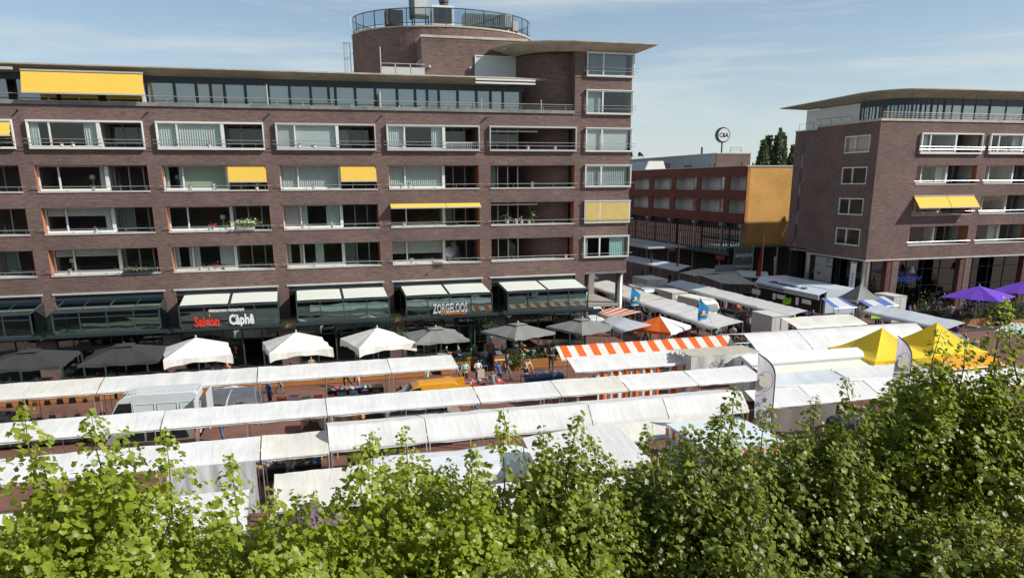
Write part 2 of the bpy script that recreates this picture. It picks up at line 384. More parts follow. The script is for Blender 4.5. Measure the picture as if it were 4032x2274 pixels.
def curtain(parent, x0, x1, y, z0, z1, mat, amp=.035, per=.16):
    n = max(4, int((x1-x0)/per*4))
    MB().grid(lambda u, v: (x0+(x1-x0)*u, y+amp*math.sin(u*(x1-x0)/per*2*math.pi)*(1-.35*v), z0+(z1-z0)*v), n, 2).obj('curtain', mat, parent, smooth=True)
def blind(parent, x0, x1, y, z0, z1, mat): MB().box(x0, x1, y, y+.03, z0, z1).obj('blind', mat, parent)
def awning(parent, x0, x1, y, ztop, drop, outd, mat=YEL, val=.0):
    m = MB().grid(lambda u, v: (x0+(x1-x0)*u, y-outd*v, ztop-drop*v+.03*math.sin(v*math.pi)), 6, 4)
    a = m.obj('sun_awning', mat, parent, smooth=True)
    bar = MB().box(x0-.02, x1+.02, y-outd-.05, y-outd+.02, ztop-drop-.09, ztop-drop)
    bar.box(x0-.02, x1+.02, y-.06, y+.08, ztop, ztop+.1)
    bar.tube((x0+.05, y, ztop-.6*drop), (x0+.05, y-outd, ztop-drop), .02, 5).tube((x1-.05, y, ztop-.6*drop), (x1-.05, y-outd, ztop-drop), .02, 5)
    bar.obj('awning_bar', WHTG, a)
def frame(x0, x1, y0, y1, z0, z1, posts, t=.075, mid=None):
    m = MB().box(x0, x0+t, y0, y1, z0, z1).box(x1-t, x1, y0, y1, z0, z1).box(x0+t, x1-t, y0, y1, z0, z0+t).box(x0+t, x1-t, y0, y1, z1-t, z1)
    for p, pw in posts: m.box(p-pw/2, p+pw/2, y0-.005, y1+.005, z0+t, z1-t)
    return m
WIN = {  # (row, column): narrow pane, wide pane
 (0,0):('c','s'),(0,1):('l','r'),(0,2):('c','c'),(0,3):('bg','bb'),(0,4):('c','r'),
 (1,0):('-','-'),(1,1):('-','rr'),(1,2):('s','bgr'),(1,3):('c','c'),(1,4):('c','c'),
 (2,0):('-','-'),(2,1):('t','ts'),(2,2):('-','-'),(2,3):('bg','s2'),(2,4):('-','-'),
 (3,0):('-','-'),(3,1):('t','t'),(3,2):('s','s2'),(3,3):('s','m'),(3,4):('h','h')}
def dress(parent, code, x0, x1, y, z0, z1):
    w_ = x1-x0
    if code == 'c': curtain(parent, x0, x1, y, z0, z1, CUR)
    elif code == 'l': curtain(parent, x0, x0+.45*w_, y, z0, z1, CURG)
    elif code in ('r', 'rr'): curtain(parent, x1-(.28 if code == 'r' else .12)*w_, x1, y, z0, z1, CUR)
    elif code == 's': curtain(parent, x0, x0+.22*w_, y, z0, z1, CURG); curtain(parent, x1-.22*w_, x1, y, z0, z1, CUR)
    elif code == 's2': curtain(parent, x0, x0+.16*w_, y, z0, z1, CURG); curtain(parent, x1-.35*w_, x1, y, z0, z1, CURG)
    elif code == 'm': curtain(parent, x0+.3*w_, x0+.52*w_, y, z0, z1, CURG)
    elif code == 'bg': blind(parent, x0, x1, y, z0+.05, z1, BLG)
    elif code == 'bb':
        for i in range(12): blind(parent, x0, x1, y, z0+.05+i*.125, z0+.05+i*.125+.118, CUR)
    elif code == 'bgr': blind(parent, x0, x1, y, z0+.1, z1, BLGR)
    elif code in ('t', 'ts'):
        for i in range(3): blind(parent, x0, x1, y, z1-.18*(i+1)+.012, z1-.18*i, CUR)
        if code == 'ts': curtain(parent, x1-.15*w_, x1, y+.06, z0, z1-.5, CUR)
    elif code == 'h': blind(parent, x0, x1, y, z0+.62, z1, BLG)
    elif code == 'y': blind(parent, x0, x1, y-.2, z0, z1, CUR)
for ri, (z0, z1, ins) in enumerate(ROWS):
    for k in range(6):
        L = LS[k]; Rr = L+OW; y = YF+ins
        if k == 0 and ri >= 0: L0 = L
        lab = 'bay' if ri == 0 else None
        mp_, md_ = L+1.32, L+4.26
        if k < 5:
            fx0, fx1 = (L+.02, md_+.14)
            m = frame(fx0, fx1, y, y+.12, z0+.1, z1, [(mp_, .1)], .09)
            m.box(md_-.06, md_+.16, y-.02, y+.2, z0+.1, z1-.0)
            wo = m.obj('window', WHT, B)
            for a, b in ((fx0+.1, mp_-.05), (mp_+.05, md_-.06)):
                MB().face([(a, y+.06, z0+.19), (b, y+.06, z0+.19), (b, y+.06, z1-.09), (a, y+.06, z1-.09)]).obj('pane', GL, wo)
            c = WIN[(ri, k)]
            dress(wo, c[0], fx0+.12, mp_-.03, y+.2, z0+.1, z1-.06); dress(wo, c[1], mp_+.03, md_-.08, y+.2, z0+.1, z1-.06)
            ls, ld = md_+.16, Rr
            # loggia beside the window
            wl = MB().box(md_+.0, md_+.12, y+.2, YF+2.5, z0-.3, z1+.3).obj('loggia_wall', CONCL, B)
        else:
            wo = None; ls, ld = L, Rr
        dy = YF + (2.2 if k < 5 else 1.7)
        if k < 5: px = [ls+.05, ls+.05+(ld-ls)*.36, ls+.05+(ld-ls)*.72, ld+.3]
        else: px = [L-.05, L+1.05, L+1.9, L+2.75]
        dm = MB()
        for p in px: dm.box(p-.04, p+.04, dy, dy+.08, z0-.25, z1+.2)
        dm.box(px[0], px[-1], dy, dy+.08, z1+.02, z1+.1).box(px[0], px[-1], dy, dy+.08, z0-.3, z0-.2)
        do = dm.obj('balcony_door', WHTG if (k+ri) % 2 else WHT, B)
        for a, b in zip(px, px[1:]):
            MB().face([(a+.04, dy+.04, z0-.2), (b-.04, dy+.04, z0-.2), (b-.04, dy+.04, z1+.02), (a+.04, dy+.04, z1+.02)]).obj('pane', GL, do)
        if (k+ri) % 3 == 0: curtain(do, px[0]+.05, px[1]-.1, dy+.25, z0-.2, z1, CURG)
        # loggia floor and soffit close the recess
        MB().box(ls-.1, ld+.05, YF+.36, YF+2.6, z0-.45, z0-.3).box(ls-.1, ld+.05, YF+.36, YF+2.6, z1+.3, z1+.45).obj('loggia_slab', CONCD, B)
        MB().box(ld, ld+.35, YF+.36, YF+2.6, z0-.3, z1+.3).obj('loggia_wall', BR, B)
        # jambs of orange brick, sill, rails
        if ri:
            for x in (L-.002, Rr-.022): MB().box(x, x+.024, YF-.004, YF+ins+.1, z0, z1).obj('jamb_bricks', BRO, B)
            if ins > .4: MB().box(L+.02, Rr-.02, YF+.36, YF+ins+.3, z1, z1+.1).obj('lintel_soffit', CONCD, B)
            MB().box(L, Rr, YF-.05, YF+ins+.05, z0-.06, z0+.05).obj('sill', CONCL, B)
            if k < 5: MB().box(L+.05, md_+.1, YF-.03, YF+ins+.02, z0+.05, z0+.1).obj('sill', WHT, B)
            rm = MB().tube((L-.25, YF-.14, z0+.34), (Rr+.25, YF-.14, z0+.34), .022, 6)
            for i in range(5): x = L+.2+i*(OW-.4)/4; rm.tube((x, YF-.02, z0+.02), (x, YF-.14, z0+.34), .014, 5)
            rm.obj('railing', STEEL, B)
        else:
            bm_ = MB().box(L-.03, Rr+.03, YF-.22, YF-.002, z1-.03, z1+.09).box(L-.03, Rr+.03, YF-.22, YF-.002, z0-.04, z0+.1)
            bm_.box(L-.03, L+.05, YF-.22, YF-.002, z0+.1, z1-.03).box(Rr-.05, Rr+.03, YF-.22, YF-.002, z0+.1, z1-.03)
            bm_.obj('bay_frame', WHT if k < 3 else WHTG, B)
            rm = MB()
            for zz in (.36, .6): rm.tube((L-.28, YF-.34, z0+zz), (Rr+.28, YF-.34, z0+zz), .02, 6)
            for x in (L+.1, mp_, md_, L+5.7, Rr-.1): rm.tube((x, YF-.2, z0+.36), (x, YF-.34, z0+.36), .014, 5).tube((x, YF-.2, z0+.6), (x, YF-.34, z0+.6), .014, 5)
            rm.obj('railing', STEEL, B)
bl = MB().box(LS[4]+4.45, LS[4]+OW-.05, YF+.02, YF+.06, 16.06, 16.11)
for i in range(17): x = LS[4]+4.5+i*.155; bl.box(x-.014, x+.014, YF+.025, YF+.055, 15.6, 16.06)
bl.obj('balustrade', WHT, B)
# awnings over the loggias
awning(B, LS[2]+4.4, LS[2]+OW-.05, YF+.1, 14.42, 1.1, .3)
awning(B, LS[3]+4.4, LS[3]+OW-.05, YF+.1, 14.42, 1.1, .3)
awning(B, LS[0]+4.4, LS[0]+OW-.05, YF-.2, 17.2, .85, .45)
awning(B, LS[4]+.02, LS[4]+4.3, YF+.05, 11.6, .28, .55); awning(B, LS[4]+4.34, LS[4]+OW-.02, YF+.05, 11.6, .28, .55)
# drain spouts in the parapet
for x in (-17.3, -9.4, -1.4, 6.6, 14.6): MB().tube((x, YF+.1, 17.95), (x, YF-.24, 17.9), .055, 8).obj('drain_spout', BLACK, B)
# rounded brick wall in the last loggia column and on the top floors
def arc(cx, cy, r, a0, a1, n): return [(cx+r*math.cos(R(a0+(a1-a0)*i/n)), cy+r*math.sin(R(a0+(a1-a0)*i/n))) for i in range(n+1)]
def curvewall(pts, z0, z1, mat, name, parent, th=None):
    L_ = [0]
    for a, b in zip(pts, pts[1:]): L_.append(L_[-1]+math.dist(a, b))
    m = MB(); n = len(pts)-1
    for i in range(n):
        (x0, y0), (x1, y1) = pts[i], pts[i+1]
        m.face([(x0, y0, z0), (x1, y1, z0), (x1, y1, z1), (x0, y0, z1)], 0, [(L_[i], z0), (L_[i+1], z0), (L_[i+1], z1), (L_[i], z1)])
    return m.obj(name, mat, parent, smooth=True)
cw = arc(21.87, 63.9, 3.85, 180, 270, 14)
cw = [(18.02, 67.5)] + [(x, y+.85) for x, y in cw]
curvewall(cw, 18.3, 22.98, BR, 'rounded_wall', B)
cw2 = [(x, y+.1) for x, y in cw[1:]] ; cw2 = [(17.75, 64)] + [(x-.1, y) for x, y in cw2]
for z0, z1, ins in ROWS: curvewall(cw2, z0-.3, z1+.3, BR, 'rounded_wall', B)
MB().box(21.87, 22.3, YF+.36, 61.3, 18.3, 22.95).obj('pilaster_return', BR, B)
# bay windows in the end column
BAYC = ['-', 'clear', 'bgr', 'c', 'yel', 'cy'][::-1]
for i, (z0, z1) in enumerate(BAYZ):
    x0, x1, y = 22.78, 26.82, YF-.2
    code = BAYC[i]
    m = frame(x0, x1, y, y+.1, z0, z1, [(x0+1.38, .12)], .09)
    m.box(x0-.04, x1+.04, y-.05, y+.32, z1, z1+.06).box(x1-.09, x1, y+.1, y+1.6, z0, z0+.09).box(x1-.09, x1, y+.1, y+1.6, z1-.09, z1).box(x1-.09, x1, y+1.5, y+1.6, z0+.09, z1-.09)
    m.box(x0, x1, y+.02, y+.2, z0-.05, z0)
    wo = m.obj('bay_window', WHT, B)
    for a, b in ((x0+.09, x0+1.32), (x0+1.44, x1-.09)):
        MB().face([(a, y+.05, z0+.09), (b, y+.05, z0+.09), (b, y+.05, z1-.09), (a, y+.05, z1-.09)]).obj('pane', GLC if code == 'clear' else GL, wo)
    MB().face([(x1-.04, y+.1, z0+.09), (x1-.04, y+1.5, z0+.09), (x1-.04, y+1.5, z1-.09), (x1-.04, y+.1, z1-.09)]).obj('pane', GLC, wo)
    if code == 'bgr': blind(wo, x0+.1, x1-.1, y+.2, z0+.08, z1-.1, CUR)
    if code == 'c': curtain(wo, x0+.1, x1-.3, y+.25, z0+.05, z1-.1, CUR)
    if code == 'yel':
        ybl = mk('blind_yellow', (.62, .47, .16), .8, var=.05)
        blind(wo, x0+.1, x0+1.32, y-.02, z0+.1, z1-.1, ybl); blind(wo, x0+1.44, x1-.1, y-.02, z0+.1, z1-.1, ybl)
    if code == 'cy': curtain(wo, x0+.1, x0+.4, y+.25, z0+.05, z1-.1, CURG); curtain(wo, x0+2.35, x1-.1, y+.25, z0+.05, z1-.1, mk('curtain_mint', (.45, .68, .62), .9, var=.06))
    if code == '-': blind(wo, x0+.1, x1-.6, y+.35, z0+.1, z1-.1, mk('reflection_slate', (.2, .24, .27), .8, var=.05))  # slate panel behind the top pane paints its grey reflection
    if code == 'clear': blind(wo, x0+.12, x0+1.3, y+.3, z0+.1, z1-.1, BLG)
    rm = MB(); zs = (.36, .6) if i >= 3 else (.32,)
    for zz in zs: rm.tube((x0-.3, y-.12, z0+zz), (x1+.25, y-.12, z0+zz), .018, 6)
    for x in (x0+.06, x0+1.38, x1-.06):
        for zz in zs: rm.tube((x, y, z0+zz), (x, y-.12, z0+zz), .013, 5)
    rm.obj('railing', STEEL, B)
# end canopy over the rounded wall: thin edge, underside rising outwards
edge = [(28.3, 58.65), (24.2, 58.62), (21.4, 58.7)] + [(19.7, 59.05), (18.0, 59.85), (16.75, 61.3), (16.05, 62.9), (15.9, 66.5)] + [(28.3, 66.5)]
inn = [(26.8, 60), (24.2, 60), (21.87, 60.02), (20.3, 60.4), (19.0, 61.3), (18.2, 62.7), (18.02, 63.9), (18.02, 66.4), (26.8, 66.4)]
m = MB(); n = len(edge)
m.face([(x, y, 23.52) for x, y in edge])
for i in range(n):
    j = (i+1) % n
    m.face([(*edge[i], 23.44), (*edge[j], 23.44), (*edge[j], 23.52), (*edge[i], 23.52)])
    m.face([(*inn[i], 22.94), (*inn[j], 22.94), (*edge[j], 23.44), (*edge[i], 23.44)])
m.obj('end_canopy', CONC, B, fixn=True)
# ------------------------------------------------------------------ top floor: curtain wall, terrace, main roof slab
YT = 61.6
posts = [-26, -9.58, -7.71, -6.26, -5.3, -4.37, -2.94, -1.34, .15, 1.65, 2.95, 3.45, 4.9, 6.4, 8.05, 9.43, 10.36, 11.26, 12.75, 14.25, 15.4, 16.4, 17.85]
tb = [3, 2, 1, 0, 2, 1, 3, 0, 0, 1, 3, 1, 3, 2, 1, 0, 1, 1, 0, 3, 0, 0]
tm = MB().box(-26, 18.1, YT-.02, YT+.15, 20.05, 20.5)
for p in posts: tm.box(p-.1, p+.1, YT-.02, YT+.15, 18.3, 20.05)
tm.box(-26, 18.1, YT, YT+.12, 17.5, 18.7)
to = tm.obj('curtain_wall', DARK2, B)
for i, (a, b) in enumerate(zip(posts[1:], posts[2:])):
    MB().face([(a+.1, YT+.05, 18.7), (b-.1, YT+.05, 18.7), (b-.1, YT+.05, 20.05), (a+.1, YT+.05, 20.05)]).obj('pane', GLB, to)
    c = tb[(i) % len(tb)]
    if c == 1: curtain(to, a+.12, b-.12, YT+.3, 18.6, 20.05, CUR)
    if c == 3: blind(to, a+.1, b-.1, YT+.2, 18.7, 20.1, CUR)
    if c == 2: blind(to, a+.1, b-.1, YT+.2, 18.7, 20.1, BLG)
for x0 in (-25.9, -22, -17.9): pass
for a in (-25.5, -23, -20.5, -17.6, -15, -12.2):
    MB().face([(a, YT+.05, 18.7), (a+2.3, YT+.05, 18.7), (a+2.3, YT+.05, 20.05), (a, YT+.05, 20.05)]).obj('pane', GLB, to)
MB().box(-26, 18.1, YF+.4, YT, 18.1, 18.25).obj('terrace_floor', CONCD, B)
# roof slab, wing-shaped in section
for i in range(6):
    xa, xb = -27+7.7*i, -27+7.7*(i+1)-.015
    if i == 5: xb = 16.6
    m = MB().prism([(60.1, 20.84), (60.1, 20.93), (75.9, 20.93), (75.9, 20.5), (61.55, 20.5)], xa, xb)
    m.v = [(y, x, z) for x, y, z in m.v]
    m.obj('roof_slab', CONC, B, fixn=True)
m = MB(); tip = (19.85, 60.35, 20.88)
q = [(16.6, 60.1, 20.84), (16.6, 60.1, 20.93), (16.6, 62.6, 20.93), (16.6, 62.6, 20.5), (16.6, 61.55, 20.5)]
for i in range(5): m.face([q[i], q[(i+1) % 5], tip])
m.obj('roof_tip', CONC, B, fixn=True)
# terrace railing
rm = MB().tube((XL, YF+.12, 19.02), (21.8, YF+.12, 19.02), .028, 6)
for zz in (18.72, 18.86): rm.tube((9.5, YF+.12, zz), (21.8, YF+.12, zz), .009, 4)
for i in range(27): x = XL+.6+1.83*i; rm.path([(x, YF+.3, 18.59), (x, YF+.3, 18.85), (x, YF+.12, 19.02)], .016, 5)
rm.obj('terrace_railing', STEEL, B)
for x in (-9.6, -1.4, 6.55): MB().box(x-.03, x+.03, YF-.02, YT-.2, 18.6, 19.95 if x < 6 else 19.6).obj('terrace_divider', WHTG, B)
MB().tube((6.62, YF+.1, 18.6), (6.62, YF+.1, 19.75), .03, 6).obj('divider_post', WHTG, B); MB().tube((14.3, YF+.1, 18.6), (14.3, YF+.1, 19.4), .03, 6).obj('divider_post', WHTG, B); MB().tube((19.1, YF+.1, 18.6), (19.1, YF+.1, 19.35), .035, 6).obj('divider_post', WHTG, B)
# big yellow awning, boxes for the retracted ones
awning(B, -16.8, -9.42, 60.05, 20.42, 1.36, .5)
MB().box(-20, -17.25, 59.95, 60.12, 20.45, 20.62).obj('awning_cassette', WHTG, B)
for zz in (20.42, 20.66): MB().box(13.85, 18.6, 60.0, 60.14, zz, zz+.12).obj('awning_cassette', WHT, B)
MB().box(LS[5]+.05, LS[5]+4.0, YF+.3, YF+.42, 16.95, 17.03).obj('awning_cassette', WHT, B)
MB().box(LS[5]+.05, LS[5]+4.0, YF+.3, YF+.42, 11.36, 11.44).obj('awning_cassette', WHT, B)
# roof tower, flattened round plan
TC, TA, TB_, TZ = (13.7, 72.0), 7.95, 6.0, 25.5
def ell(n, a, b): return [(TC[0]+a*math.cos(2*math.pi*i/n), TC[1]+b*math.sin(2*math.pi*i/n)) for i in range(n+1)]
curvewall(ell(72, TA, TB_), 20.5, TZ-.12, BR, 'tower_wall', B)
m = MB(); e1_, e2_ = ell(72, TA+.06, TB_+.06), ell(72, TA-.2, TB_-.2)
for i in range(72):
    m.face([(*e1_[i], TZ-.12), (*e1_[i+1], TZ-.12), (*e1_[i+1], TZ), (*e1_[i], TZ)]).face([(*e1_[i], TZ), (*e1_[i+1], TZ), (*e2_[i+1], TZ), (*e2_[i], TZ)])
m.face([(*p, TZ-.03) for p in e2_[:-1]])
m.obj('tower_coping', CONC, B)
er = ell(60, TA-.12, TB_-.12); m = MB()
for i in range(60):
    for zz, r_ in ((1.32, .04), (.22, .028)): m.tube((*er[i], TZ+zz), (*er[i+1], TZ+zz), r_, 5)
    if i % 2 == 0: m.tube((*er[i], TZ-.02), (*er[i], TZ+1.32), .032 if i % 4 else .045, 5)
tr = m.obj('tower_railing', DARK, B)
meshg = glass('wire_mesh', (.62, .7, .74), 0, 1.05, .4)
m = MB()
for i in range(60): m.face([(*er[i], TZ+.24), (*er[i+1], TZ+.24), (*er[i+1], TZ+1.3), (*er[i], TZ+1.3)])
m.obj('mesh_panel', meshg, tr)
# plant on the tower roof: each its own thing
def plant_box(name, label, x0, x1, y0, y1, z0, z1, mat, ribs=0, legs=True, group=None):
    t = thing(name, label, 'air unit', ((x0+x1)/2, (y0+y1)/2, TZ))
    MB().box(x0, x1, y0, y1, z0, z1).obj('housing', mat, t, bevel=.03)
    for i in range(ribs):
        x = x0+.06+(x1-x0-.12)*i/(ribs-1); MB().box(x-.03, x+.03, y0-.04, y0-.002, z0+.05, z1-.05).obj('rib', mat, t)
    if legs:
        for x in (x0+.1, x1-.1):
            for y in (y0+.1, y1-.1): MB().box(x-.05, x+.05, y-.05, y+.05, TZ-.03, z0).obj('leg', DARK, t)
    return t
HV = mk('galvanised_unit', (.42, .43, .42), .5, .3, .12)
HVD = mk('dark_unit', (.07, .075, .08), .6, .2, .2)
plant_box('air_handler', 'dark grey box-shaped air unit at the left of the tower roof', 8.2, 9.6, 67.6, 68.8, TZ+.15, TZ+1.3, HVD)
t = plant_box('exhaust_cabinet', 'tall pale grey ventilation cabinet on the tower roof', 10.4, 11.75, 67.4, 68.8, TZ+.9, TZ+2.5, HV)
MB().box(10.55, 11.6, 67.36, 67.398, TZ+1.0, TZ+2.35).obj('panel', mk('panel_pale', (.55, .56, .55), .5), t); MB().box(10.3, 10.5, 67.3, 68.9, TZ+.85, TZ+2.5).obj('side_duct', HVD, t)
t = thing('intake_hood', 'square white-framed air intake with dark grille on the tower roof', 'air unit', (12.85, 68, TZ))
MB().box(11.95, 13.8, 67.3, 67.42, TZ+.25, TZ+1.75).box(12.0, 13.75, 67.42, 68.6, TZ+.3, TZ+1.7).obj('frame', WHT, t, bevel=.04)
MB().box(12.14, 13.6, 67.24, 67.29, TZ+.42, TZ+1.58).obj('grille', HVD, t)
for x in (12.1, 13.65): MB().box(x-.05, x+.05, 67.5, 67.6, TZ-.03, TZ+.3).obj('leg', DARK, t)
MB().lathe([(.0, TZ+1.7), (.36, TZ+1.7), (.38, TZ+1.95), (.3, TZ+2.1), (.42, TZ+2.12), (.42, TZ+2.35), (0, TZ+2.45)], 14, (13.1, 68.1)).obj('fan_cowl', HVD, t)
plant_box('louvred_chiller', 'long ribbed grey chiller standing at the right of the tower roof', 14.7, 18.7, 67.2, 68.6, TZ+.3, TZ+1.28, mk('chiller_metal', (.33, .34, .32), .55, .2, .15), 26)
plant_box('roof_cabinet', 'small beige cabinet beside the ribbed chiller on the tower roof', 18.9, 19.4, 67.5, 68.3, TZ+.1, TZ+.85, mk('cabinet_beige', (.4, .39, .33), .6))
# caged ladder and lightning mast on the tower's left flank
m = MB(); lx, ly = 5.25, 72.0
for dy in (-.25, .25): m.tube((lx+.25, ly+dy, 20.9), (lx+.25, ly+dy, 24.85), .03, 5)
for i in range(14): m.tube((lx+.25, ly-.25, 21+.28*i), (lx+.25, ly+.25, 21+.28*i), .016, 4)
for i in range(7):
    a = R(90+30*i); m.tube((lx+.25+.55*math.cos(a), ly+.45*math.sin(a), 21.4), (lx+.25+.55*math.cos(a), ly+.45*math.sin(a), 24.9), .016, 4)
for zz in (21.4, 22.3, 22.4, 23.6, 24.85):
    m.path([(lx+.25+.55*math.cos(R(90+20*i)), ly+.45*math.sin(R(90+20*i)), zz) for i in range(10)], .02, 4)
for zz in (21.2, 22.6, 24): m.tube((lx+.25, ly, zz), (lx+.55, ly, zz), .025, 4)
m.obj('caged_ladder', STEEL, B)
MB().tube((5.55, 69.7, 24.9), (5.45, 69.7, 26.9), .022, 5).tube((5.45, 69.7, 26.6), (5.45, 69.7, 26.85), .06, 6).obj('lightning_rod', STEEL, B)
# penthouse in front of the tower
MB().box(10.42, 19.1, 63.9, 68, 20.93, 24.18).obj('penthouse_wall', BR, B)
MB().box(10.36, 19.16, 63.84, 68.05, 24.18, 24.36).obj('penthouse_coping', CONC, B)
MB().box(10.41, 19.11, 63.885, 63.9, 23.95, 24.17).obj('soldier_course', BRD, B)
m = frame(14.7, 18.3, 63.8, 63.9, 21.35, 23.0, [], .08); wo = m.obj('penthouse_window', WHT, B)
MB().box(14.78, 18.22, 63.86, 63.89, 21.43, 22.92).obj('blind', mk('blind_pale', (.55, .58, .56), .35, var=.02), wo)
m = frame(64.3, 66.4, 0, .06, 21, 22.6, [(65.4, .08)], .08); m.v = [(10.36+y*.9, x, z) for x, y, z in m.v]; wo = m.obj('terrace_door', WHT, B)
MB().box(10.37, 10.4, 64.38, 66.32, 21.08, 22.5).obj('pane', GLB, wo)
for x in (11.0, 14.3): MB().lathe([(0, 21.95), (.09, 21.97), (.11, 22.05), (0, 22.12)], 10, (x, 63.78)).tube((x, 63.9, 22.1), (x, 63.78, 22.05), .03, 5).obj('wall_lamp', WHT, B)
m = MB().tube((7.0, 62.3, 21.95), (10.4, 62.3, 21.95), .025, 5).tube((7.0, 62.3, 20.93), (7.0, 62.3, 23.1), .03, 5)
for x in (8.1, 9.25): m.tube((x, 62.32, 20.93), (x, 62.32, 21.95), .03, 5)
ro = m.obj('roof_balustrade', STEEL, B)
for a, b in ((7.06, 8.05), (8.15, 9.2), (9.3, 10.35)): MB().box(a, b, 62.28, 62.31, 20.98, 21.7).obj('panel', WHTG, ro)
MB().tube((17.5, 62.4, 23.3), (16.8, 62.3, 23.35), .05, 8).lathe([(0, 23.2), (.09, 23.28), (.1, 23.4), (0, 23.5)], 8, (16.75, 62.3)).obj('security_camera', WHT, B)
# steel columns under the cut-away corner
for x, y in ((26.4, 60.7), (24.35, 63.5)):
    MB().lathe([(.33, 0), (.33, 5.62), (0, 5.62)], 24, (x, y)).obj('steel_column', STEELB, B, smooth=True)
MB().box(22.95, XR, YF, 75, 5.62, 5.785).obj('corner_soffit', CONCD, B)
# ------------------------------------------------------------------ ground floor: conservatories
for k in range(6):
    L = LS[k]; a, b, yf = L+.47, L+7.22, 56.8
    MB().box(L, L+OW, YF+.08, YF+.3, 4.95, 5.6).box(L, L+OW, YF-.02, YF+.08, 5.18, 5.3).obj('steel_fascia', DARK, B)
    zb, zf = 5.15, 4.82
    m = MB()
    for x in (a, b-.09): m.box(x, x+.09, yf, yf+.09, 3.33, zf); m.tube((x+.045, yf+.04, zf), (x+.045, YF+.05, zb), .055, 4)
    nx = 4
    for i in range(1, nx): x = a+(b-a)*i/nx; m.box(x-.03, x+.03, yf+.01, yf+.07, 3.33, zf); m.tube((x, yf+.04, zf), (x, YF+.05, zb), .035 if i % 2 else .06, 4)
    m.box(a, b, yf, yf+.09, zf-.05, zf+.05).box(a, b, yf+.02, yf+.08, 4.42, 4.47).box(a, b, yf, yf+.12, 3.33, 3.42)
    m.box(a, a+.07, YF-.1, YF, 3.33, 5.1).box(b-.07, b, YF-.1, YF, 3.33, 5.1)
    if k < 2: m.box(a, b, 58.2, 58.26, 4.94, 5.0)
    co = m.obj('conservatory', DARK2, B)
    MB().box(L+.05, L+7.62, yf-.14, yf+.1, 3.06, 3.33).box(L+.05, L+7.62, yf-.22, yf-.02, 3.14, 3.2).obj('edge_beam', DARK, B)
    for i in range(nx):
        x0, x1 = a+(b-a)*i/nx+.035, a+(b-a)*(i+1)/nx-.035
        MB().face([(x0, yf+.05, 3.42), (x1, yf+.05, 3.42), (x1, yf+.115, zf-.05), (x0, yf+.115, zf-.05)]).obj('pane', GLT, co)
        if k < 2: MB().face([(x0, yf+.1, zf+.02), (x1, yf+.1, zf+.02), (x1, YF, zb+.02), (x0, YF, zb+.02)]).obj('roof_pane', GLT, co)
    for x in (a+.03, b-.03): MB().face([(x, yf+.1, 3.42), (x, YF, 3.42), (x, YF, zb-.04), (x, yf+.1, zf-.05)]).obj('side_pane', GLT, co)
    if k >= 2:
        for i in range(2):
            x0, x1 = a+(b-a)*i/2+.1, a+(b-a)*(i+1)/2-.1
            MB().grid(lambda u, v: (x0+(x1-x0)*u, yf+.25+(YF-.1-yf-.25)*v, zf+.09+(zb-zf+.02)*v+.02*math.sin(u*math.pi)), 4, 4).obj('roof_blind', CREAM, co, smooth=True)
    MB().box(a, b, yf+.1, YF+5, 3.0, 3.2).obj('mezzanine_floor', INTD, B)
    # shopfront below
    gy = 57.35; m = MB()
    gp = [a+(b-a)*i/5 for i in range(6)]
    for x in gp: m.box(x-.05, x+.05, gy, gy+.1, .12, 3.0)
    m.box(a, b, gy, gy+.1, 2.25, 2.33).box(a, b, gy-.01, gy+.11, 0, .12)
    so_ = m.obj('shopfront', DARK2, B)
    for i in range(5):
        if (k, i) in ((2, 3), (4, 2), (3, 1), (5, 1), (5, 2)): continue
        MB().face([(gp[i]+.05, gy+.05, .12), (gp[i+1]-.05, gy+.05, .12), (gp[i+1]-.05, gy+.05, 2.25), (gp[i]+.05, gy+.05, 2.25)]).obj('pane', GLT, so_)
    for i in range(5): MB().face([(gp[i]+.05, gy+.05, 2.33), (gp[i+1]-.05, gy+.05, 2.33), (gp[i+1]-.05, gy+.05, 3.0), (gp[i]+.05, gy+.05, 3.0)]).obj('pane', GLT, so_)
    if k == 4:
        curtain(so_, gp[3]+.8, gp[4]-.1, gy+.3, .1, 2.9, mk('curtain_teal', (.12, .3, .28), .8))
    # brick pier and deck to the left of this bay
    MB().box(L-.83, L+.4, 57.25, 60, 0, 2.95).obj('pier', BR, B)
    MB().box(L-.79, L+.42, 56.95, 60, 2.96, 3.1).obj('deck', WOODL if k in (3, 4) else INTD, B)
    MB().box(L-.845, L-.02, YF, YF+.36, 3.1, 5.73).obj('pier', BR, B)
    for x in (L-.04, L-.85): MB().box(x, x+.03, YF-.006, YF+.5, 4.2, 5.6).obj('jamb_bricks', BRO, B)
MB().box(22.1, 22.95, YF, YF+.36, 0, 5.73).obj('pier', BR, B)
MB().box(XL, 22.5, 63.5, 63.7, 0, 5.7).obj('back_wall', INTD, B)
MB().box(22.5, 22.7, YF+.36, 75, 0, 5.62).obj('passage_wall', INTD, B)
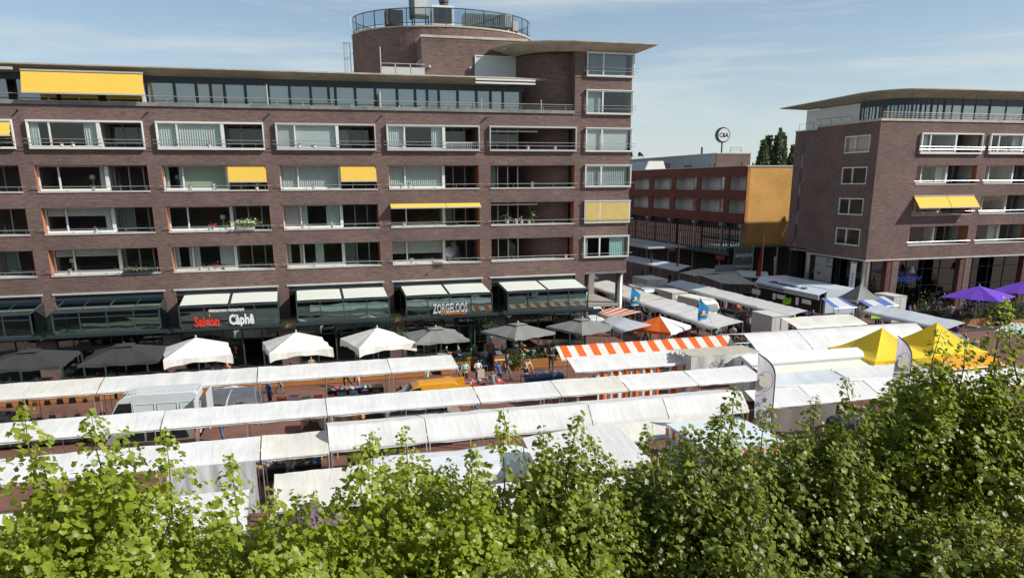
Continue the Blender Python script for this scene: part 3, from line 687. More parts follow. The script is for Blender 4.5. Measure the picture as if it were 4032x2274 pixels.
# shop lettering
def sign_text(s, mat, size, x, z, y=56.7, **kw): return text('sign_letters', s, mat, size, (x, y, z), B, **kw)
sign_text('ZORGELOOS', SIGNW, 1.0, 9.45, 3.52, offset=.028, xs=.45); sign_text('ZORGELOOS', BLACK, 1.0, 9.45, 3.52, y=56.685, offset=-.04, xs=.45)
sign_text('ETEN&DRINKEN', SIGNO, .3, 10.0, 3.36, offset=.006, xs=.9, y=56.6)
sign_text('Saigon', SIGNR, .98, -7.5, 3.44, offset=.04, xs=.66); sign_text('Càphê', SIGNW, .98, -5.2, 3.48, offset=.04, xs=.66)
sign_text('vietnamese restaurant', SIGNW, .34, -6.5, 4.42, offset=.008, xs=.78)
for x, zz, r_ in ((-6.62, 4.2, .07), ): MB().lathe([(0, zz-.18), (r_*.7, zz-.08), (r_*.5, zz+.05), (0, zz+.2)], 8, (x+.15, 56.68)).obj('sign_flame', SIGNO, B)
# satellite dish on the fourth column, ornaments and flowers on the sills
t = thing('satellite_dish', 'dark grey round satellite dish on a sill railing above the restaurant sign', 'satellite dish', (11.4, 59.7, 7.0))
m = MB()
rings = [(0, .0), (.15, .01), (.3, .05), (.42, .1)]
m.lathe([(r_, z_) for r_, z_ in rings], 20); m.v = [(11.4+x, 59.45+.1-z*1.0, 7.85+y) for x, y, z in m.v]; m.obj('dish', mk('dish_grey', (.1, .105, .11), .5), t, smooth=True)
MB().tube((11.4, 59.7, 7.0), (11.4, 59.6, 7.8), .03, 6).obj('mast', STEEL, t); MB().tube((11.4, 59.5, 7.5), (11.35, 59.1, 7.6), .02, 5).box(11.31, 11.39, 59.0, 59.1, 7.56, 7.66).obj('feed_arm', STEEL, t)
# ------------------------------------------------------------------ second brick block on the right
C = thing('apartment_building', 'dark brick corner block with curved roof edge at the right of the square', 'building', (62, 61.5, 0))
YR = 61.5; XC = 52.2; OPS = [56.83, 64.88, 72.9]
wm = MB(); RZ = sorted((a, b) for a, b, _ in ROWS)
lv = [5.73] + [z for r in RZ for z in r] + [18.38]
for a, b in [(XC, OPS[0])] + [(OPS[i]+7.1, OPS[i+1]) for i in range(2)] + [(OPS[2]+7.1, 82)]: wm.box(a, b, YR, YR+.36, 5.73, 18.38)
for L in OPS:
    for z0, z1 in zip(lv[0::2], lv[1::2]): wm.box(L, L+7.1, YR, YR+.36, z0, z1)
# left flank with four windows
LW = [(15.66, 17.25), (12.75, 14.36), (9.86, 11.45), (6.95, 8.58)]
lz = [5.73] + [z for r in sorted(LW) for z in r] + [18.38]
wm.box(XC, XC+.36, YR+.36, 62.62, 5.73, 18.38).box(XC, XC+.36, 66.12, 70.5, 5.73, 18.38)
for z0, z1 in zip(lz[0::2], lz[1::2]): wm.box(XC, XC+.36, 62.62, 66.12, z0, z1)
wm.box(XC+.06, XC+.4, 70.5, 74.2, 6.1, 18.15)
wm.box(XC+.4, 82, 74, 74.2, 5.73, 18.15).box(81.7, 82, YR+.36, 74, 0, 18.3)
wm.obj('wall', BR, C)
MB().box(XC-.05, 82, YR-.08, YR+.4, 18.38, 18.6).box(XC-.05, XC+.42, YR+.4, 70.5, 18.38, 18.6).box(XC, XC+.45, 70.5, 74.25, 18.15, 18.28).obj('parapet_coping', CONC, C)
MB().box(XC-.05, 82, YR-.05, YR+.3, 5.6, 5.73).box(XC-.05, XC+.3, YR+.3, 70.5, 5.6, 5.73).obj('concrete_lintel', CONCL, C)
MB().box(XC+.45, 81.6, YR+.4, 73.9, 8.7, 8.9).box(XC+.45, 81.6, YR+.4, 73.9, 11.6, 11.8).box(XC+.45, 81.6, YR+.4, 73.9, 14.5, 14.7).box(XC+.45, 81.6, YR+.4, 73.9, 17.4, 17.6).box(XC+.4, 81.6, YR+.3, 73.9, 5.75, 5.95).obj('floor_slab', INT, C)
MB().box(56.2, 56.35, YR+.4, 73.9, 5.95, 17.4).box(64.3, 64.45, YR+2, 73.9, 5.8, 17.4).box(XC+.5, 81, 67.5, 67.7, 5.95, 17.4).obj('party_wall', INT, C)
for z0, z1 in LW:
    m = frame(62.62, 66.12, XC-.02, XC+.1, z0, z1, [(64.6, .12)], .1); m.v = [(y, x, z) for x, y, z in m.v]
    wo = m.obj('window', WHT, C, fixn=True)
    for a, b in ((62.72, 64.54), (64.66, 66.02)): MB().face([(XC+.05, a, z0+.1), (XC+.05, b, z0+.1), (XC+.05, b, z1-.1), (XC+.05, a, z1-.1)]).obj('pane', GL, wo)
    MB().tube((XC-.1, 62.4, z0+.3), (XC-.1, 66.35, z0+.3), .018, 5).obj('rail', DARK, wo)
    if z0 > 15: rose_refl = MB().grid(lambda u, v: (XC+.35+.03*math.sin(u*70), 62.75+3.2*u, z0+.1+1.4*v), 60, 1).obj('curtain', mk('reflection_rose', (.5, .3, .24), .9), wo)  # wavy rose sheet paints the red block's reflection into the top window
for i in range(4): MB().box(XC+.03, XC+.059, 72.6, 72.95, 15.6-2.95*i-.1, 17.3-2.95*i).obj('slot_window', DARK, C)
for i in range(4): MB().box(XC+.0, XC+.028, 72.6, 72.66, 14.6-2.95*i, 15.9-2.95*i).obj('slot_frame', WHTG, C)
for ri, (z0, z1, ins) in enumerate(ROWS):
    for k, L in enumerate(OPS):
        ins2 = ins; y = YR+ins2; Rr = L+7.1; mp_, md_ = L+1.02, L+3.92
        m = frame(L+.05, md_+.1, y, y+.12, z0+.1, z1, [(mp_, .12)], .1); m.box(md_-.06, md_+.14, y-.02, y+.2, z0+.1, z1)
        wo = m.obj('window', WHT, C)
        for a, b in ((L+.15, mp_-.06), (mp_+.06, md_-.06)): MB().face([(a, y+.06, z0+.2), (b, y+.06, z0+.2), (b, y+.06, z1-.1), (a, y+.06, z1-.1)]).obj('pane', GL, wo)
        if (k+ri) % 2 == 0: curtain(wo, L+.15, mp_-.1, y+.3, z0+.1, z1-.1, CURG)
        if (k+ri) % 3 == 1: curtain(wo, md_-1.0, md_-.1, y+.3, z0+.1, z1-.1, CURG)
        MB().box(md_, md_+.12, y+.2, YR+2.3, z0-.2, z1+.2).obj('loggia_wall', CONCL, C); MB().box(Rr, Rr+.3, YR+.36, YR+2.3, z0-.2, z1+.2).obj('loggia_wall', WHTG, C)
        dm = MB()
        for p in (md_+.2, md_+1.3, md_+2.4): dm.box(p-.04, p+.04, YR+2.1, YR+2.2, z0-.2, z1+.2)
        do = dm.obj('balcony_door', WHTG, C); MB().face([(md_+.2, YR+2.15, z0-.2), (Rr, YR+2.15, z0-.2), (Rr, YR+2.15, z1+.2), (md_+.2, YR+2.15, z1+.2)]).obj('pane', GL, do)
        MB().box(L, Rr, YR-.04, y+.06, z0-.04, z0+.04).obj('sill', WHTG, C)
        if ri == 0: MB().box(L-.03, Rr+.03, YR-.22, YR-.002, z1-.02, z1+.1).box(L-.03, Rr+.03, YR-.22, YR-.002, z0-.05, z0+.1).box(L-.03, L+.05, YR-.22, YR-.002, z0+.1, z1-.02).box(Rr-.05, Rr+.03, YR-.22, YR-.002, z0+.1, z1-.02).obj('bay_frame', WHT, C)
        else:
            for x in (L-.002, Rr-.022): MB().box(x, x+.024, YR-.004, y+.1, z0, z1).obj('jamb_bricks', BRO, C)
        rm = MB()
        for zz in ((.36, .6) if ri == 0 else (.34,)): rm.tube((L-.25, YR-.3 if ri == 0 else YR-.14, z0+zz), (Rr+.25, YR-.3 if ri == 0 else YR-.14, z0+zz), .015, 5)
        rm.obj('railing', STEEL, C)
awning(C, 56.86, 60.6, YR-.05, 11.58, 1.0, .85); awning(C, 60.66, 63.95, YR-.05, 11.58, 1.0, .85)
MB().tube((58.9, YR-.2, 10.0), (61.9, YR-.5, 9.95), .02, 5).lathe([(0, 9.9), (.08, 9.98), (0, 10.06)], 8, (59.9, YR-.5)).obj('awning_crank', WHT, C)
# rounded curtain wall of the top floor and the white flank
cv = [(55.0, 67.8), (54.85, 66.4), (55.15, 64.9), (55.9, 63.8), (57.0, 63.2), (59.0, 62.95), (62.5, 62.8), (70, 62.8), (81.5, 62.8)]
def subdiv(P, n=4):
    o_ = []
    for i in range(len(P)-1):
        p0 = P[max(i-1, 0)]; p1 = P[i]; p2 = P[i+1]; p3 = P[min(i+2, len(P)-1)]
        for j in range(n):
            t = j/n; o_.append(tuple(.5*((2*p1[c])+(-p0[c]+p2[c])*t+(2*p0[c]-5*p1[c]+4*p2[c]-p3[c])*t*t+(-p0[c]+3*p1[c]-3*p2[c]+p3[c])*t**3) for c in (0, 1)))
    return o_+[P[-1]]
cvs = subdiv(cv, 4)
m = MB()
for i, (p, q) in enumerate(zip(cvs, cvs[1:])):
    m.face([(*p, 18.2), (*q, 18.2), (*q, 18.65), (*p, 18.65)]).face([(*p, 20.0), (*q, 20.0), (*q, 20.7), (*p, 20.7)])
    m.tube((*p, 18.2), (*p, 20.6), .09 if i % 2 == 0 else .05, 5)
to = m.obj('curtain_wall', DARK2, C)
for i, (p, q) in enumerate(zip(cvs, cvs[1:])):
    MB().face([(p[0], p[1]+.05, 18.65), (q[0], q[1]+.05, 18.65), (q[0], q[1]+.05, 20), (p[0], p[1]+.05, 20)]).obj('pane', GLB, to)
    if i % 3 != 1:
        for j in range(6): MB().face([(p[0]+.1, p[1]+.25, 18.7+j*.21), (q[0]+.1, q[1]+.25, 18.7+j*.21), (q[0]+.1, q[1]+.25, 18.88+j*.21), (p[0]+.1, p[1]+.25, 18.88+j*.21)]).obj('blind_slat', CUR, to)
MB().box(55.0, 55.3, 67.8, 76.4, 18.2, 20.55).obj('white_flank_wall', mk('render_white', (.72, .7, .64), .8, var=.06), C)
MB().slab([(XC+.4, YR+.4), (82, YR+.4), (82, 74), (XC+.4, 74)], 18.0, 18.15).obj('terrace_floor', CONCD, C)
MB().slab([(56, 66), (82, 66), (82, 76), (56, 76)], 18.15, 20.4).obj('core', INTD, C)
ie = [(55.3, 76.5), (55.0, 67.9)] + cvs[1:-1] + [(82, 62.8)]
oe = []
for i, p in enumerate(ie):
    a = ie[max(i-1, 0)]; b = ie[min(i+1, len(ie)-1)]; d = Vector((b[0]-a[0], b[1]-a[1])).normalized(); nrm = Vector((d.y, -d.x))
    if nrm.dot(Vector((-1, -1))) < 0: nrm = -nrm
    oe.append((p[0]+nrm.x*1.15, p[1]+nrm.y*1.15))
oe[0] = (54.0, 80.0)
m = MB()
for i in range(len(ie)-1):
    z_o = [21.05 if j < 1 else 21.25 for j in (i, i+1)]
    m.face([(*ie[i], 20.62), (*ie[i+1], 20.62), (*oe[i+1], z_o[1]), (*oe[i], z_o[0])])
    m.face([(*oe[i], z_o[0]), (*oe[i+1], z_o[1]), (*oe[i+1], z_o[1]+.09), (*oe[i], z_o[0]+.09)])
m.face([(*p, 21.12 if i < 1 else 21.34) for i, p in enumerate(oe)] + [(82, 80, 21.3)])
m.obj('roof_slab', CONC, C)
rm = MB()
for zz in (.75, .55, .38): rm.tube((XC+.2, YR+.15, 18.4+zz), (82, YR+.15, 18.4+zz), .025 if zz > .7 else .014, 5)
for i in range(18): x = XC+.2+1.6*i; rm.path([(x, YR+.35, 18.6), (x, YR+.35, 18.95), (x, YR+.15, 19.15)], .016, 4)
rm.path([(XC-.3, 70.3, 19.15), (XC-.1, YR+4, 19.1)], .02, 5)
for i in range(5): y = 70.3-i*1.6; rm.path([(XC+.2, y, 18.6), (XC+.2, y, 18.9), (XC-.28, y, 19.15)], .018, 4)
rm.path([(XC+.2, 73.9, 18.2), (XC+.2, 73.9, 18.9), (XC+.2, 71.5, 18.9), (XC+.2, 71.5, 18.2)], .02, 4)
rm.obj('terrace_railing', DARK, C)
tag(MB().face([(53, 53.2, .004), (84, 53.2, .004), (84, 64.2, .004), (53, 64.2, .004)]).obj('terrace_shade_sheet', MATS['paving_in_shade']), kind='structure')  # second dark sheet, shade of the corner terrace painted as paving colour
# ground floor of the right block
for x in (55.4, 64.16, 72.2): MB().box(x, x+.74, YR+.02, YR+.7, 0, 5.6).obj('pier', BR, C); MB().box(x-.6, x, YR+.06, YR+.68, 0, 5.6).obj('pier_side', BRP, C)
m = MB()
for i in range(14): x = 53.2+2.1*i; m.box(x-.05, x+.05, 64.2, 64.3, 0, 5.6)
for z in (2.6, 4.3): m.box(53, 81, 64.21, 64.29, z-.04, z+.04)
so_ = m.obj('shopfront', DARK2, C)
for i in range(13): MB().face([(53.25+2.1*i, 64.25, 0), (55.25+2.1*i, 64.25, 0), (55.25+2.1*i, 64.25, 5.6), (53.25+2.1*i, 64.25, 5.6)]).obj('pane', GLD, so_)
m = MB()
for y in (64.5, 66.05): m.box(53.0, 53.1, y-.05, y+.05, 0, 5.6)
for y in (69.4, 70.6, 72, 73.6): m.box(53.9, 54.0, y-.05, y+.05, 0, 5.7)
m.box(53.9, 54.0, 69, 74, 2.6, 2.7)
fo = m.obj('flank_glazing', DARK2, C); MB().face([(53.95, 69, 0), (53.95, 74, 0), (53.95, 74, 5.9), (53.95, 69, 5.9)]).obj('pane', GLD, fo); MB().box(55.5, 55.7, 66, 74, 0, 6).obj('lobby_wall', INTD, C); MB().box(52.8, 56, 74.0, 74.2, 0, 6).obj('lobby_wall', INTD, C)
MB().face([(53.05, 62.6, 0), (53.05, 66.0, 0), (53.05, 66.0, 5.6), (53.05, 62.6, 5.6)]).obj('pane', GLD, fo)
MB().box(53.3, 81, 67, 67.2, 0, 5.6).obj('back_wall', INTD, C)
for x, y in ((52.75, 62.0), (53.0, 71.0)): MB().lathe([(.36, 0), (.36, 5.6)], 20, (x, y)).obj('steel_column', STEELB, C, smooth=True)
bo = MB().box(52.12, 52.2, 66.14, 68.8, 3.05, 5.5).obj('poster_board', mk('board_grey', (.34, .33, .31), .7, var=.06), C)
MB().box(52.12, 52.2, 66.14, 68.8, 1.6, 3.0).obj('poster_board', mk('board_grey2', (.27, .26, .25), .7, var=.06), C)
def flank_text(s, z, y, size, xs=1): text('poster_letters', s, BLACK, size, (52.1, y, z), C, rot=(R(90), 0, R(-90)), extrude=.004, xs=xs)
flank_text('KOOPS', 4.55, 67.0, .26); flank_text('Pluk', 3.75, 68.35, .34); flank_text('**', 4.6, 68.5, .3)
m = MB(); hp = [(.16*(math.sin(t)**3), .012*(13*math.cos(t)-5*math.cos(2*t)-2*math.cos(3*t)-math.cos(4*t))) for t in [i*math.pi/10 for i in range(21)]]
m.path([(52.1, 66.75-x*1.6, 5.2+z*1.4) for x, z in hp], .018, 4); m.obj('heart_outline', BLACK, C)
NEON = emis('blue_neon', (.06, .12, .6), .3)
text('neon_letters', 'popov', NEON, .95, (58.2, 64.0, 3.15), C, outline=.016, xs=1.3, shear=.15)
for i, x in enumerate((53.9, 59.7, 66.2)):
    t = thing('pendant_lamp', ['white dome lamp hanging behind the glazing left of the neon word', 'white dome lamp hanging above the blue neon word', 'white dome lamp hanging in the right-hand glazing near the purple parasol'][i], 'lamp', (x, 63.6, 4.0), 'dome lamps in the corner block')
    MB().lathe([(.05, 4.75), (.12, 4.7), (.16, 4.5), (.34, 4.1), (.35, 4.05)], 14, (x, 63.6)).obj('shade', SIGNW, t, smooth=True); MB().tube((x, 63.6, 4.7), (x, 63.6, 5.6), .015, 4).obj('cord', BLACK, t)

# ------------------------------------------------------------------ red and ochre building behind
D = thing('shop_and_flats_building', 'red brick flats with ochre gable over a glazed shopping arcade', 'building', (58, 90, 0))
XD = 55.6; YD0, YD1 = 88.25, 150
BAYS = [(88.45, 92.8), (93.7, 100.5), (101.3, 108.2), (109.1, 115.75), (116.75, 123.4), (124.3, 131), (131.9, 138.6)]
RD = [(12.02, 13.78), (9.08, 10.88)]
m = MB(); m.box(XD, XD+.4, YD0, YD1, 7.78, 9.08).box(XD, XD+.4, YD0, YD1, 10.88, 12.02).box(XD, XD+.4, YD0, YD1, 13.78, 15.02)
for z0, z1 in RD:
    prev = YD0
    for a, b in BAYS + [(YD1, YD1)]: m.box(XD, XD+.4, prev, a, z0, z1); prev = b
m.obj('wall', BRR, D)
MB().box(XD, 80, YD0-.002, YD0+.3, 4.6, 14.9).obj('gable_wall', BRY, D)
MB().box(XD-.05, 80, YD0-.08, YD0+.4, 14.9, 15.08).box(XD-.05, XD+.4, YD0+.4, YD1, 15.02, 15.12).obj('roof_edge', WHTG, D)
m = MB()
for i in range(64):
    z = 5.8+.144*i
    m.box(XD-.02, XD+.3 if i % 2 else XD+.45, YD0-.02, YD0+.22 if i % 2 else YD0+.1, z, z+.07)
m.obj('quoin_bricks', BRO, D)
MB().box(XD+.4, 79, YD0+.4, YD1, 14.7, 14.95).box(XD+.4, 79, YD0+.4, YD1, 11.3, 11.5).box(XD+.4, 79, YD0+.4, YD1, 7.8, 8.0).obj('floor_slab', INT, D)
for j, (z0, z1) in enumerate(RD):
    for a, b in BAYS:
        xb = XD+1.6
        MB().box(xb, xb+.1, a+(b-a)*.5, b+.5, z0-.5, z1+.5).obj('recess_wall', WHT, D); MB().box(xb+.6, xb+.7, max(a-.3, 88.7), a+(b-a)*.5, z0-.4, z1+.4).obj('room', INTD, D)
        MB().box(XD+.4, xb, b, b+.15, z0-.3, z1+.3).obj('recess_side', WHT, D); MB().box(XD-.01, XD+.4, b-.03, b-.002, z0, z1).obj('jamb_bricks', BRO, D); MB().box(XD+.4, xb, max(a-.15, 88.56), max(a, 88.6), z0-.3, z1+.3).obj('recess_side', BRR, D)
        fr = frame(max(a-.1, 88.6), a+(b-a)*.52, xb-.1, xb-.0, z0-.1, z1+.0, [(a+(b-a)*.12, .1)], .09); fr.v = [(y, x, z) for x, y, z in fr.v]
        wo = fr.obj('window', WHT, D, fixn=True)
        MB().face([(xb-.05, a, z0), (xb-.05, a+(b-a)*.5, z0), (xb-.05, a+(b-a)*.5, z1), (xb-.05, a, z1)]).obj('pane', glass('pane_red', (.5, .55, .5), .05) if 'pane_red' not in MATS else MATS['pane_red'], wo)
        MB().tube((XD-.04, a, z0+.25), (XD-.04, b, z0+.25), .02, 4).obj('rail', DARK, D)
# arcade: posts, transoms and glazing
m = MB()
for y in (88.6, 93.4, 100.9, 108.6, 116.4, 124.0, 131.6): m.tube((XD-.15, y, 0), (XD-.15, y, 7.4), .14, 8).box(XD-.45, XD+.4, y-.3, y+.3, 7.4, 7.76)
m.obj('arcade_column', mk('galvanised', (.3, .32, .33), .5, .3), D)
m = MB(); y = 88.5; i = 0
while y < 140:
    m.box(XD+.45, XD+.55, y-.05, y+.05, 0 if i % 4 == 0 else 3.9, 7.7); y += .62; i += 1
for z in (3.9, 5.0, 6.1, 6.9, 7.65): m.box(XD+.46, XD+.54, 88.5, 140, z-.05, z+.05)
for i in range(84): m.box(XD+.4, XD+.56, 88.6+.62*i, 88.78+.62*i, 6.95, 7.6)
ao = m.obj('arcade_glazing', BLACK, D)
arcg = glass('arcade_glass', (.22, .27, .27), .3, 1.6)
for i in range(7): MB().face([(XD+.5, 88.5+7.4*i, 3.9), (XD+.5, 95.8+7.4*i, 3.9), (XD+.5, 95.8+7.4*i, 7.6), (XD+.5, 88.5+7.4*i, 7.6)]).obj('pane', arcg, ao)
MB().box(XD+2.5, XD+2.7, 88.5, 140, 0, 7.7).obj('arcade_back_wall', INTD, D)
MB().box(XD-1.2, XD+2, 88.6, 138, 3.6, 3.85).obj('arcade_canopy', DARK, D)
for y in (90.5, 104.5): MB().box(XD-1.24, XD-1.2, y, y+2.2, 3.0, 3.5).obj('shop_sign', mk('sign_dark_red', (.3, .02, .02), .5), D)
# rooflights and pipes on the red building
t = MB().prism([(59.2, 15.1), (63, 15.1), (62.4, 16.6), (59.9, 16.6)], 126.4, 149); t.obj('roof_lantern', mk('lantern_grey', (.3, .34, .37), .5), D)
m = MB(); m.prism([(59.05, 15.1), (63.1, 15.1), (62.5, 16.7), (59.75, 16.7)], 126, 126.38); m.obj('lantern_gable', WHT, D)
for i in range(8): MB().box(59.95+i*.3, 60.05+i*.3, 126.4, 149, 16.6, 16.66).obj('lantern_bar', WHTG, D)
for x, y in ((57, 99), (57.4, 101), (57, 92), (58, 91)): MB().tube((x, y, 15), (x, y, 15.5), .1, 6).obj('roof_vent', DARK, D)
# lean-to steel stair frame against the gable
MB().tube((62.6, 87.6, 0), (62.6, 87.6, 9.6), .12, 6).tube((62.6, 87.6, 9.5), (66, 86.5, 8.2), .12, 6).tube((62.6, 87.6, 9.6), (60, 86.3, 6.2), .08, 5).obj('brace_frame', WHTG, D)
# grey department store with roof sign
Gb = thing('department_store', 'low grey clad store with brown brick end behind the red flats', 'building', (84, 142, 0))
MB().box(81, 88.6, 140.4, 240, 0, 18.5).obj('cladding', mk('grey_cladding', (.27, .3, .33), .6, var=.08, scale=.3), Gb)
MB().box(81, 88.6, 140, 140.38, 0, 18.5).obj('brick_end', BR, Gb); MB().box(80.9, 88.7, 139.9, 240, 18.5, 18.7).obj('roof_edge', CONCL, Gb)
for y, z0, z1 in ((172, 16.2, 17.4), (160, 15.8, 17.3), (150, 15.9, 16.6)): MB().box(80.93, 80.99, y, y+3.2, z0, z1).obj('window', DARK2, Gb)
MB().tube((84.3, 152, 18.6), (84.3, 152, 20.3), .2, 6).tube((85.2, 142, 18.6), (85.2, 142, 19.8), .05, 4).tube((87.6, 142, 18.6), (87.6, 142, 19.8), .05, 4).tube((85.2, 142, 19.8), (87.6, 142, 19.8), .05, 4).tube((85.2, 142, 19.3), (87.6, 142, 19.3), .04, 4).obj('roof_fittings', DARK, Gb)
MB().box(83, 86, 185, 188, 18.7, 19.6).box(84, 88, 195, 197, 18.7, 19.9).obj('roof_plant', WHTG, Gb)
sg = thing('roof_sign', 'round scalloped sign with dark letters on a pole above the grey store', 'sign', (87.9, 150, 18.7))
m = MB(); sc = [((1.5+.09*math.cos(16*t))*math.cos(t), (1.5+.09*math.cos(16*t))*math.sin(t)) for t in [2*math.pi*i/96 for i in range(96)]]
m.prism(sc, 149.6, 150.6); m.v = [(x+87.9, y, z+22.68) for x, y, z in m.v]; m.obj('drum', DARK, sg)
m = MB(); m.prism([(1.3*math.cos(2*math.pi*i/40), 1.3*math.sin(2*math.pi*i/40)) for i in range(40)], 149.54, 149.598); m.v = [(x+87.9, y, z+22.68) for x, y, z in m.v]; m.obj('face', mk('sign_face', (.62, .63, .64), .4, var=.03), sg)
text('letters', 'C&A', mk('ink_blue', (.02, .025, .05), .5), 1.25, (87.9, 149.5, 22.25), sg, align='CENTER', xs=.85, offset=.02)
MB().tube((87.9, 150.1, 18.6), (87.9, 150.1, 21.2), .16, 8).obj('pole', DARK, sg)
# steel pergola in the side street, kiosk sign, side canopy
P_ = thing('steel_pergola', 'pale steel canopy frame with slats over the side street stalls', 'canopy', (47, 100, 0))
m = MB()
for x in (44.6, 49.8): m.box(x-.12, x+.12, 93, 111, 4.55, 4.8)
for y in (92.9, 111): m.box(44.4, 50, y, y+.2, 4.6, 4.85)
m.obj('frame', WHTG, P_)
for i in range(20): y = 93.5+.88*i; MB().box(44.8, 49.6, y, y+.34, 4.7, 4.76).obj('slat', WHTG if i % 2 else CONCL, P_)
for x, y in ((45.2, 93.4), (49.2, 94), (45.2, 102), (49.2, 102), (45.2, 110.5)): MB().box(x-.08, x+.08, y-.08, y+.08, 0, 4.55).obj('post', DARK, P_)
K = thing('sign_kiosk', 'grey kiosk wall with pale city lettering beside the arcade', 'kiosk', (50.8, 81, 0))
MB().box(49.6, 51.95, 80.2, 80.5, 3.6, 5.6).obj('sign_board', mk('sign_taupe', (.16, .15, .135), .6, var=.04), K)
MB().box(47.2, 51.95, 80.25, 80.5, .2, 3.55).obj('lower_wall', mk('panel_grey', (.3, .3, .3), .6, var=.08), K)
for z0, z1 in ((3.2, 3.5), (1.8, 3.1)): MB().box(49.7, 51.8, 80.2, 80.245, z0, z1).obj('poster', WHTG if z0 > 3 else mk('poster_brown', (.25, .22, .17), .6), K)
text('letters', 'amstlvn', SIGNW, .78, (50.78, 80.16, 4.45), K, align='CENTER', xs=.95, offset=.008); text('letters', '- o o o o -', SIGNW, .2, (50.78, 80.16, 4.2), K, align='CENTER', xs=1.3)
MB().tube((52.05, 80.3, 0), (52.05, 80.3, 5.7), .08, 6).obj('post', WHTG, K)
K2 = thing('entrance_canopy', 'flat glass and steel canopy over the passage entrance', 'canopy', (55, 84, 0))
m = MB().box(49, 64, 82, 82.15, 5.35, 5.55).box(49, 64, 86, 86.15, 5.35, 5.55)
for i in range(9): m.box(49+1.85*i, 49.1+1.85*i, 82.15, 86, 5.38, 5.5)
m.obj('frame', mk('frame_grey', (.2, .22, .23), .5, .3), K2); MB().face([(49, 82.1, 5.58), (64, 82.1, 5.58), (64, 86, 5.58), (49, 86, 5.58)]).obj('pane', GLT, K2)
for x in (52.6, 56.6, 58.6): MB().tube((x, 82.1, 0), (x, 82.1, 5.4), .09, 6).obj('post', WHTG, K2)
MB().box(52.5, 62, 86.3, 86.5, 0, 5.3).obj('entrance_wall', INTD, K2)
# poplars and far trees
def blob_leaves(n, fn, size, rnd, tri=False):
    P = np.array([fn(rnd) for _ in range(n)]); k = n
    a = np.random.RandomState(rnd.randint(0, 9999)); nrm = a.normal(size=(n, 3)); nrm /= np.linalg.norm(nrm, axis=1)[:, None]
    t = np.cross(nrm, a.normal(size=(n, 3))); t /= np.linalg.norm(t, axis=1)[:, None]; b = np.cross(nrm, t)
    s = size*(.6+.8*a.rand(n))[:, None]
    q = np.stack([P-t*s, P-b*s*.6, P+t*s, P+b*s*.6], 1).reshape(-1, 3)
    f = np.arange(n*4).reshape(-1, 4)
    return q, f
def np_mesh(name, q, f, mat, parent, off):
    me = bpy.data.meshes.new(name); me.from_pydata((q-np.array(off)).tolist(), [], f.tolist()); me.materials.append(mat); me.update()
    o = bpy.data.objects.new(name, me); COL.objects.link(o); o.parent = parent; OFF[o] = off
    return o
FOLD = leafmat('foliage_poplar', [(.06, .085, .04), (.085, .115, .05), (.115, .15, .065)], .3)
BARK = mk('bark', (.16, .14, .11), .9, var=.25, scale=5)
rnd = random.Random(3)
pops = [(143.4, 220, 25.8, 2.4, 'shortest tall poplar at the left of the group behind the ochre gable'), (146.2, 221, 29.0, 2.3, 'tall narrow poplar second from left behind the ochre gable'), (149.2, 220, 29.8, 2.4, 'tallest poplar in the middle of the group behind the ochre gable'), (152, 222, 28.6, 2.3, 'tall poplar right of the tallest behind the ochre gable'), (154.6, 220, 24.5, 2.2, 'lower poplar next to the right brick block'), (98.8, 222, 22.2, 1.6, 'small distant poplar left of the grey store roof'), (102.4, 222, 22.6, 1.3, 'thin distant poplar near the grey store roof'), (97, 222, 21.5, 1.2, 'tiny distant poplar close to the apartment block corner')]
for x, y, h, r_, lab in pops:
    t = thing('poplar_tree', lab, 'tree', (x, y, 0), 'poplars behind the shops')
    MB().tube((x, y, 0), (x, y, h*.85), .4, 6, .1).obj('trunk', BARK, t)
    sp = [(rnd.uniform(-.5, .5)*r_, rnd.uniform(-.5, .5)*r_, rnd.uniform(.72, 1)*h, rnd.uniform(.5, .85)*r_) for _ in range(10)]
    def fn(q, x=x, y=y, h=h, r_=r_, sp=sp):
        s_ = q.choice(sp); u = q.random()**.8; zz = 8+(s_[2]-8)*u; rr = s_[3]*(1-(abs(u-.45)/.6)**2*.8)
        a = q.uniform(0, 6.3); k = math.sqrt(q.random())*max(rr, .15)
        return (x+s_[0]+k*math.cos(a), y+s_[1]+k*math.sin(a), zz)
    q_, f_ = blob_leaves(6500, fn, .42, rnd); np_mesh('crown', q_, f_, FOLD, t, (x, y, 0))
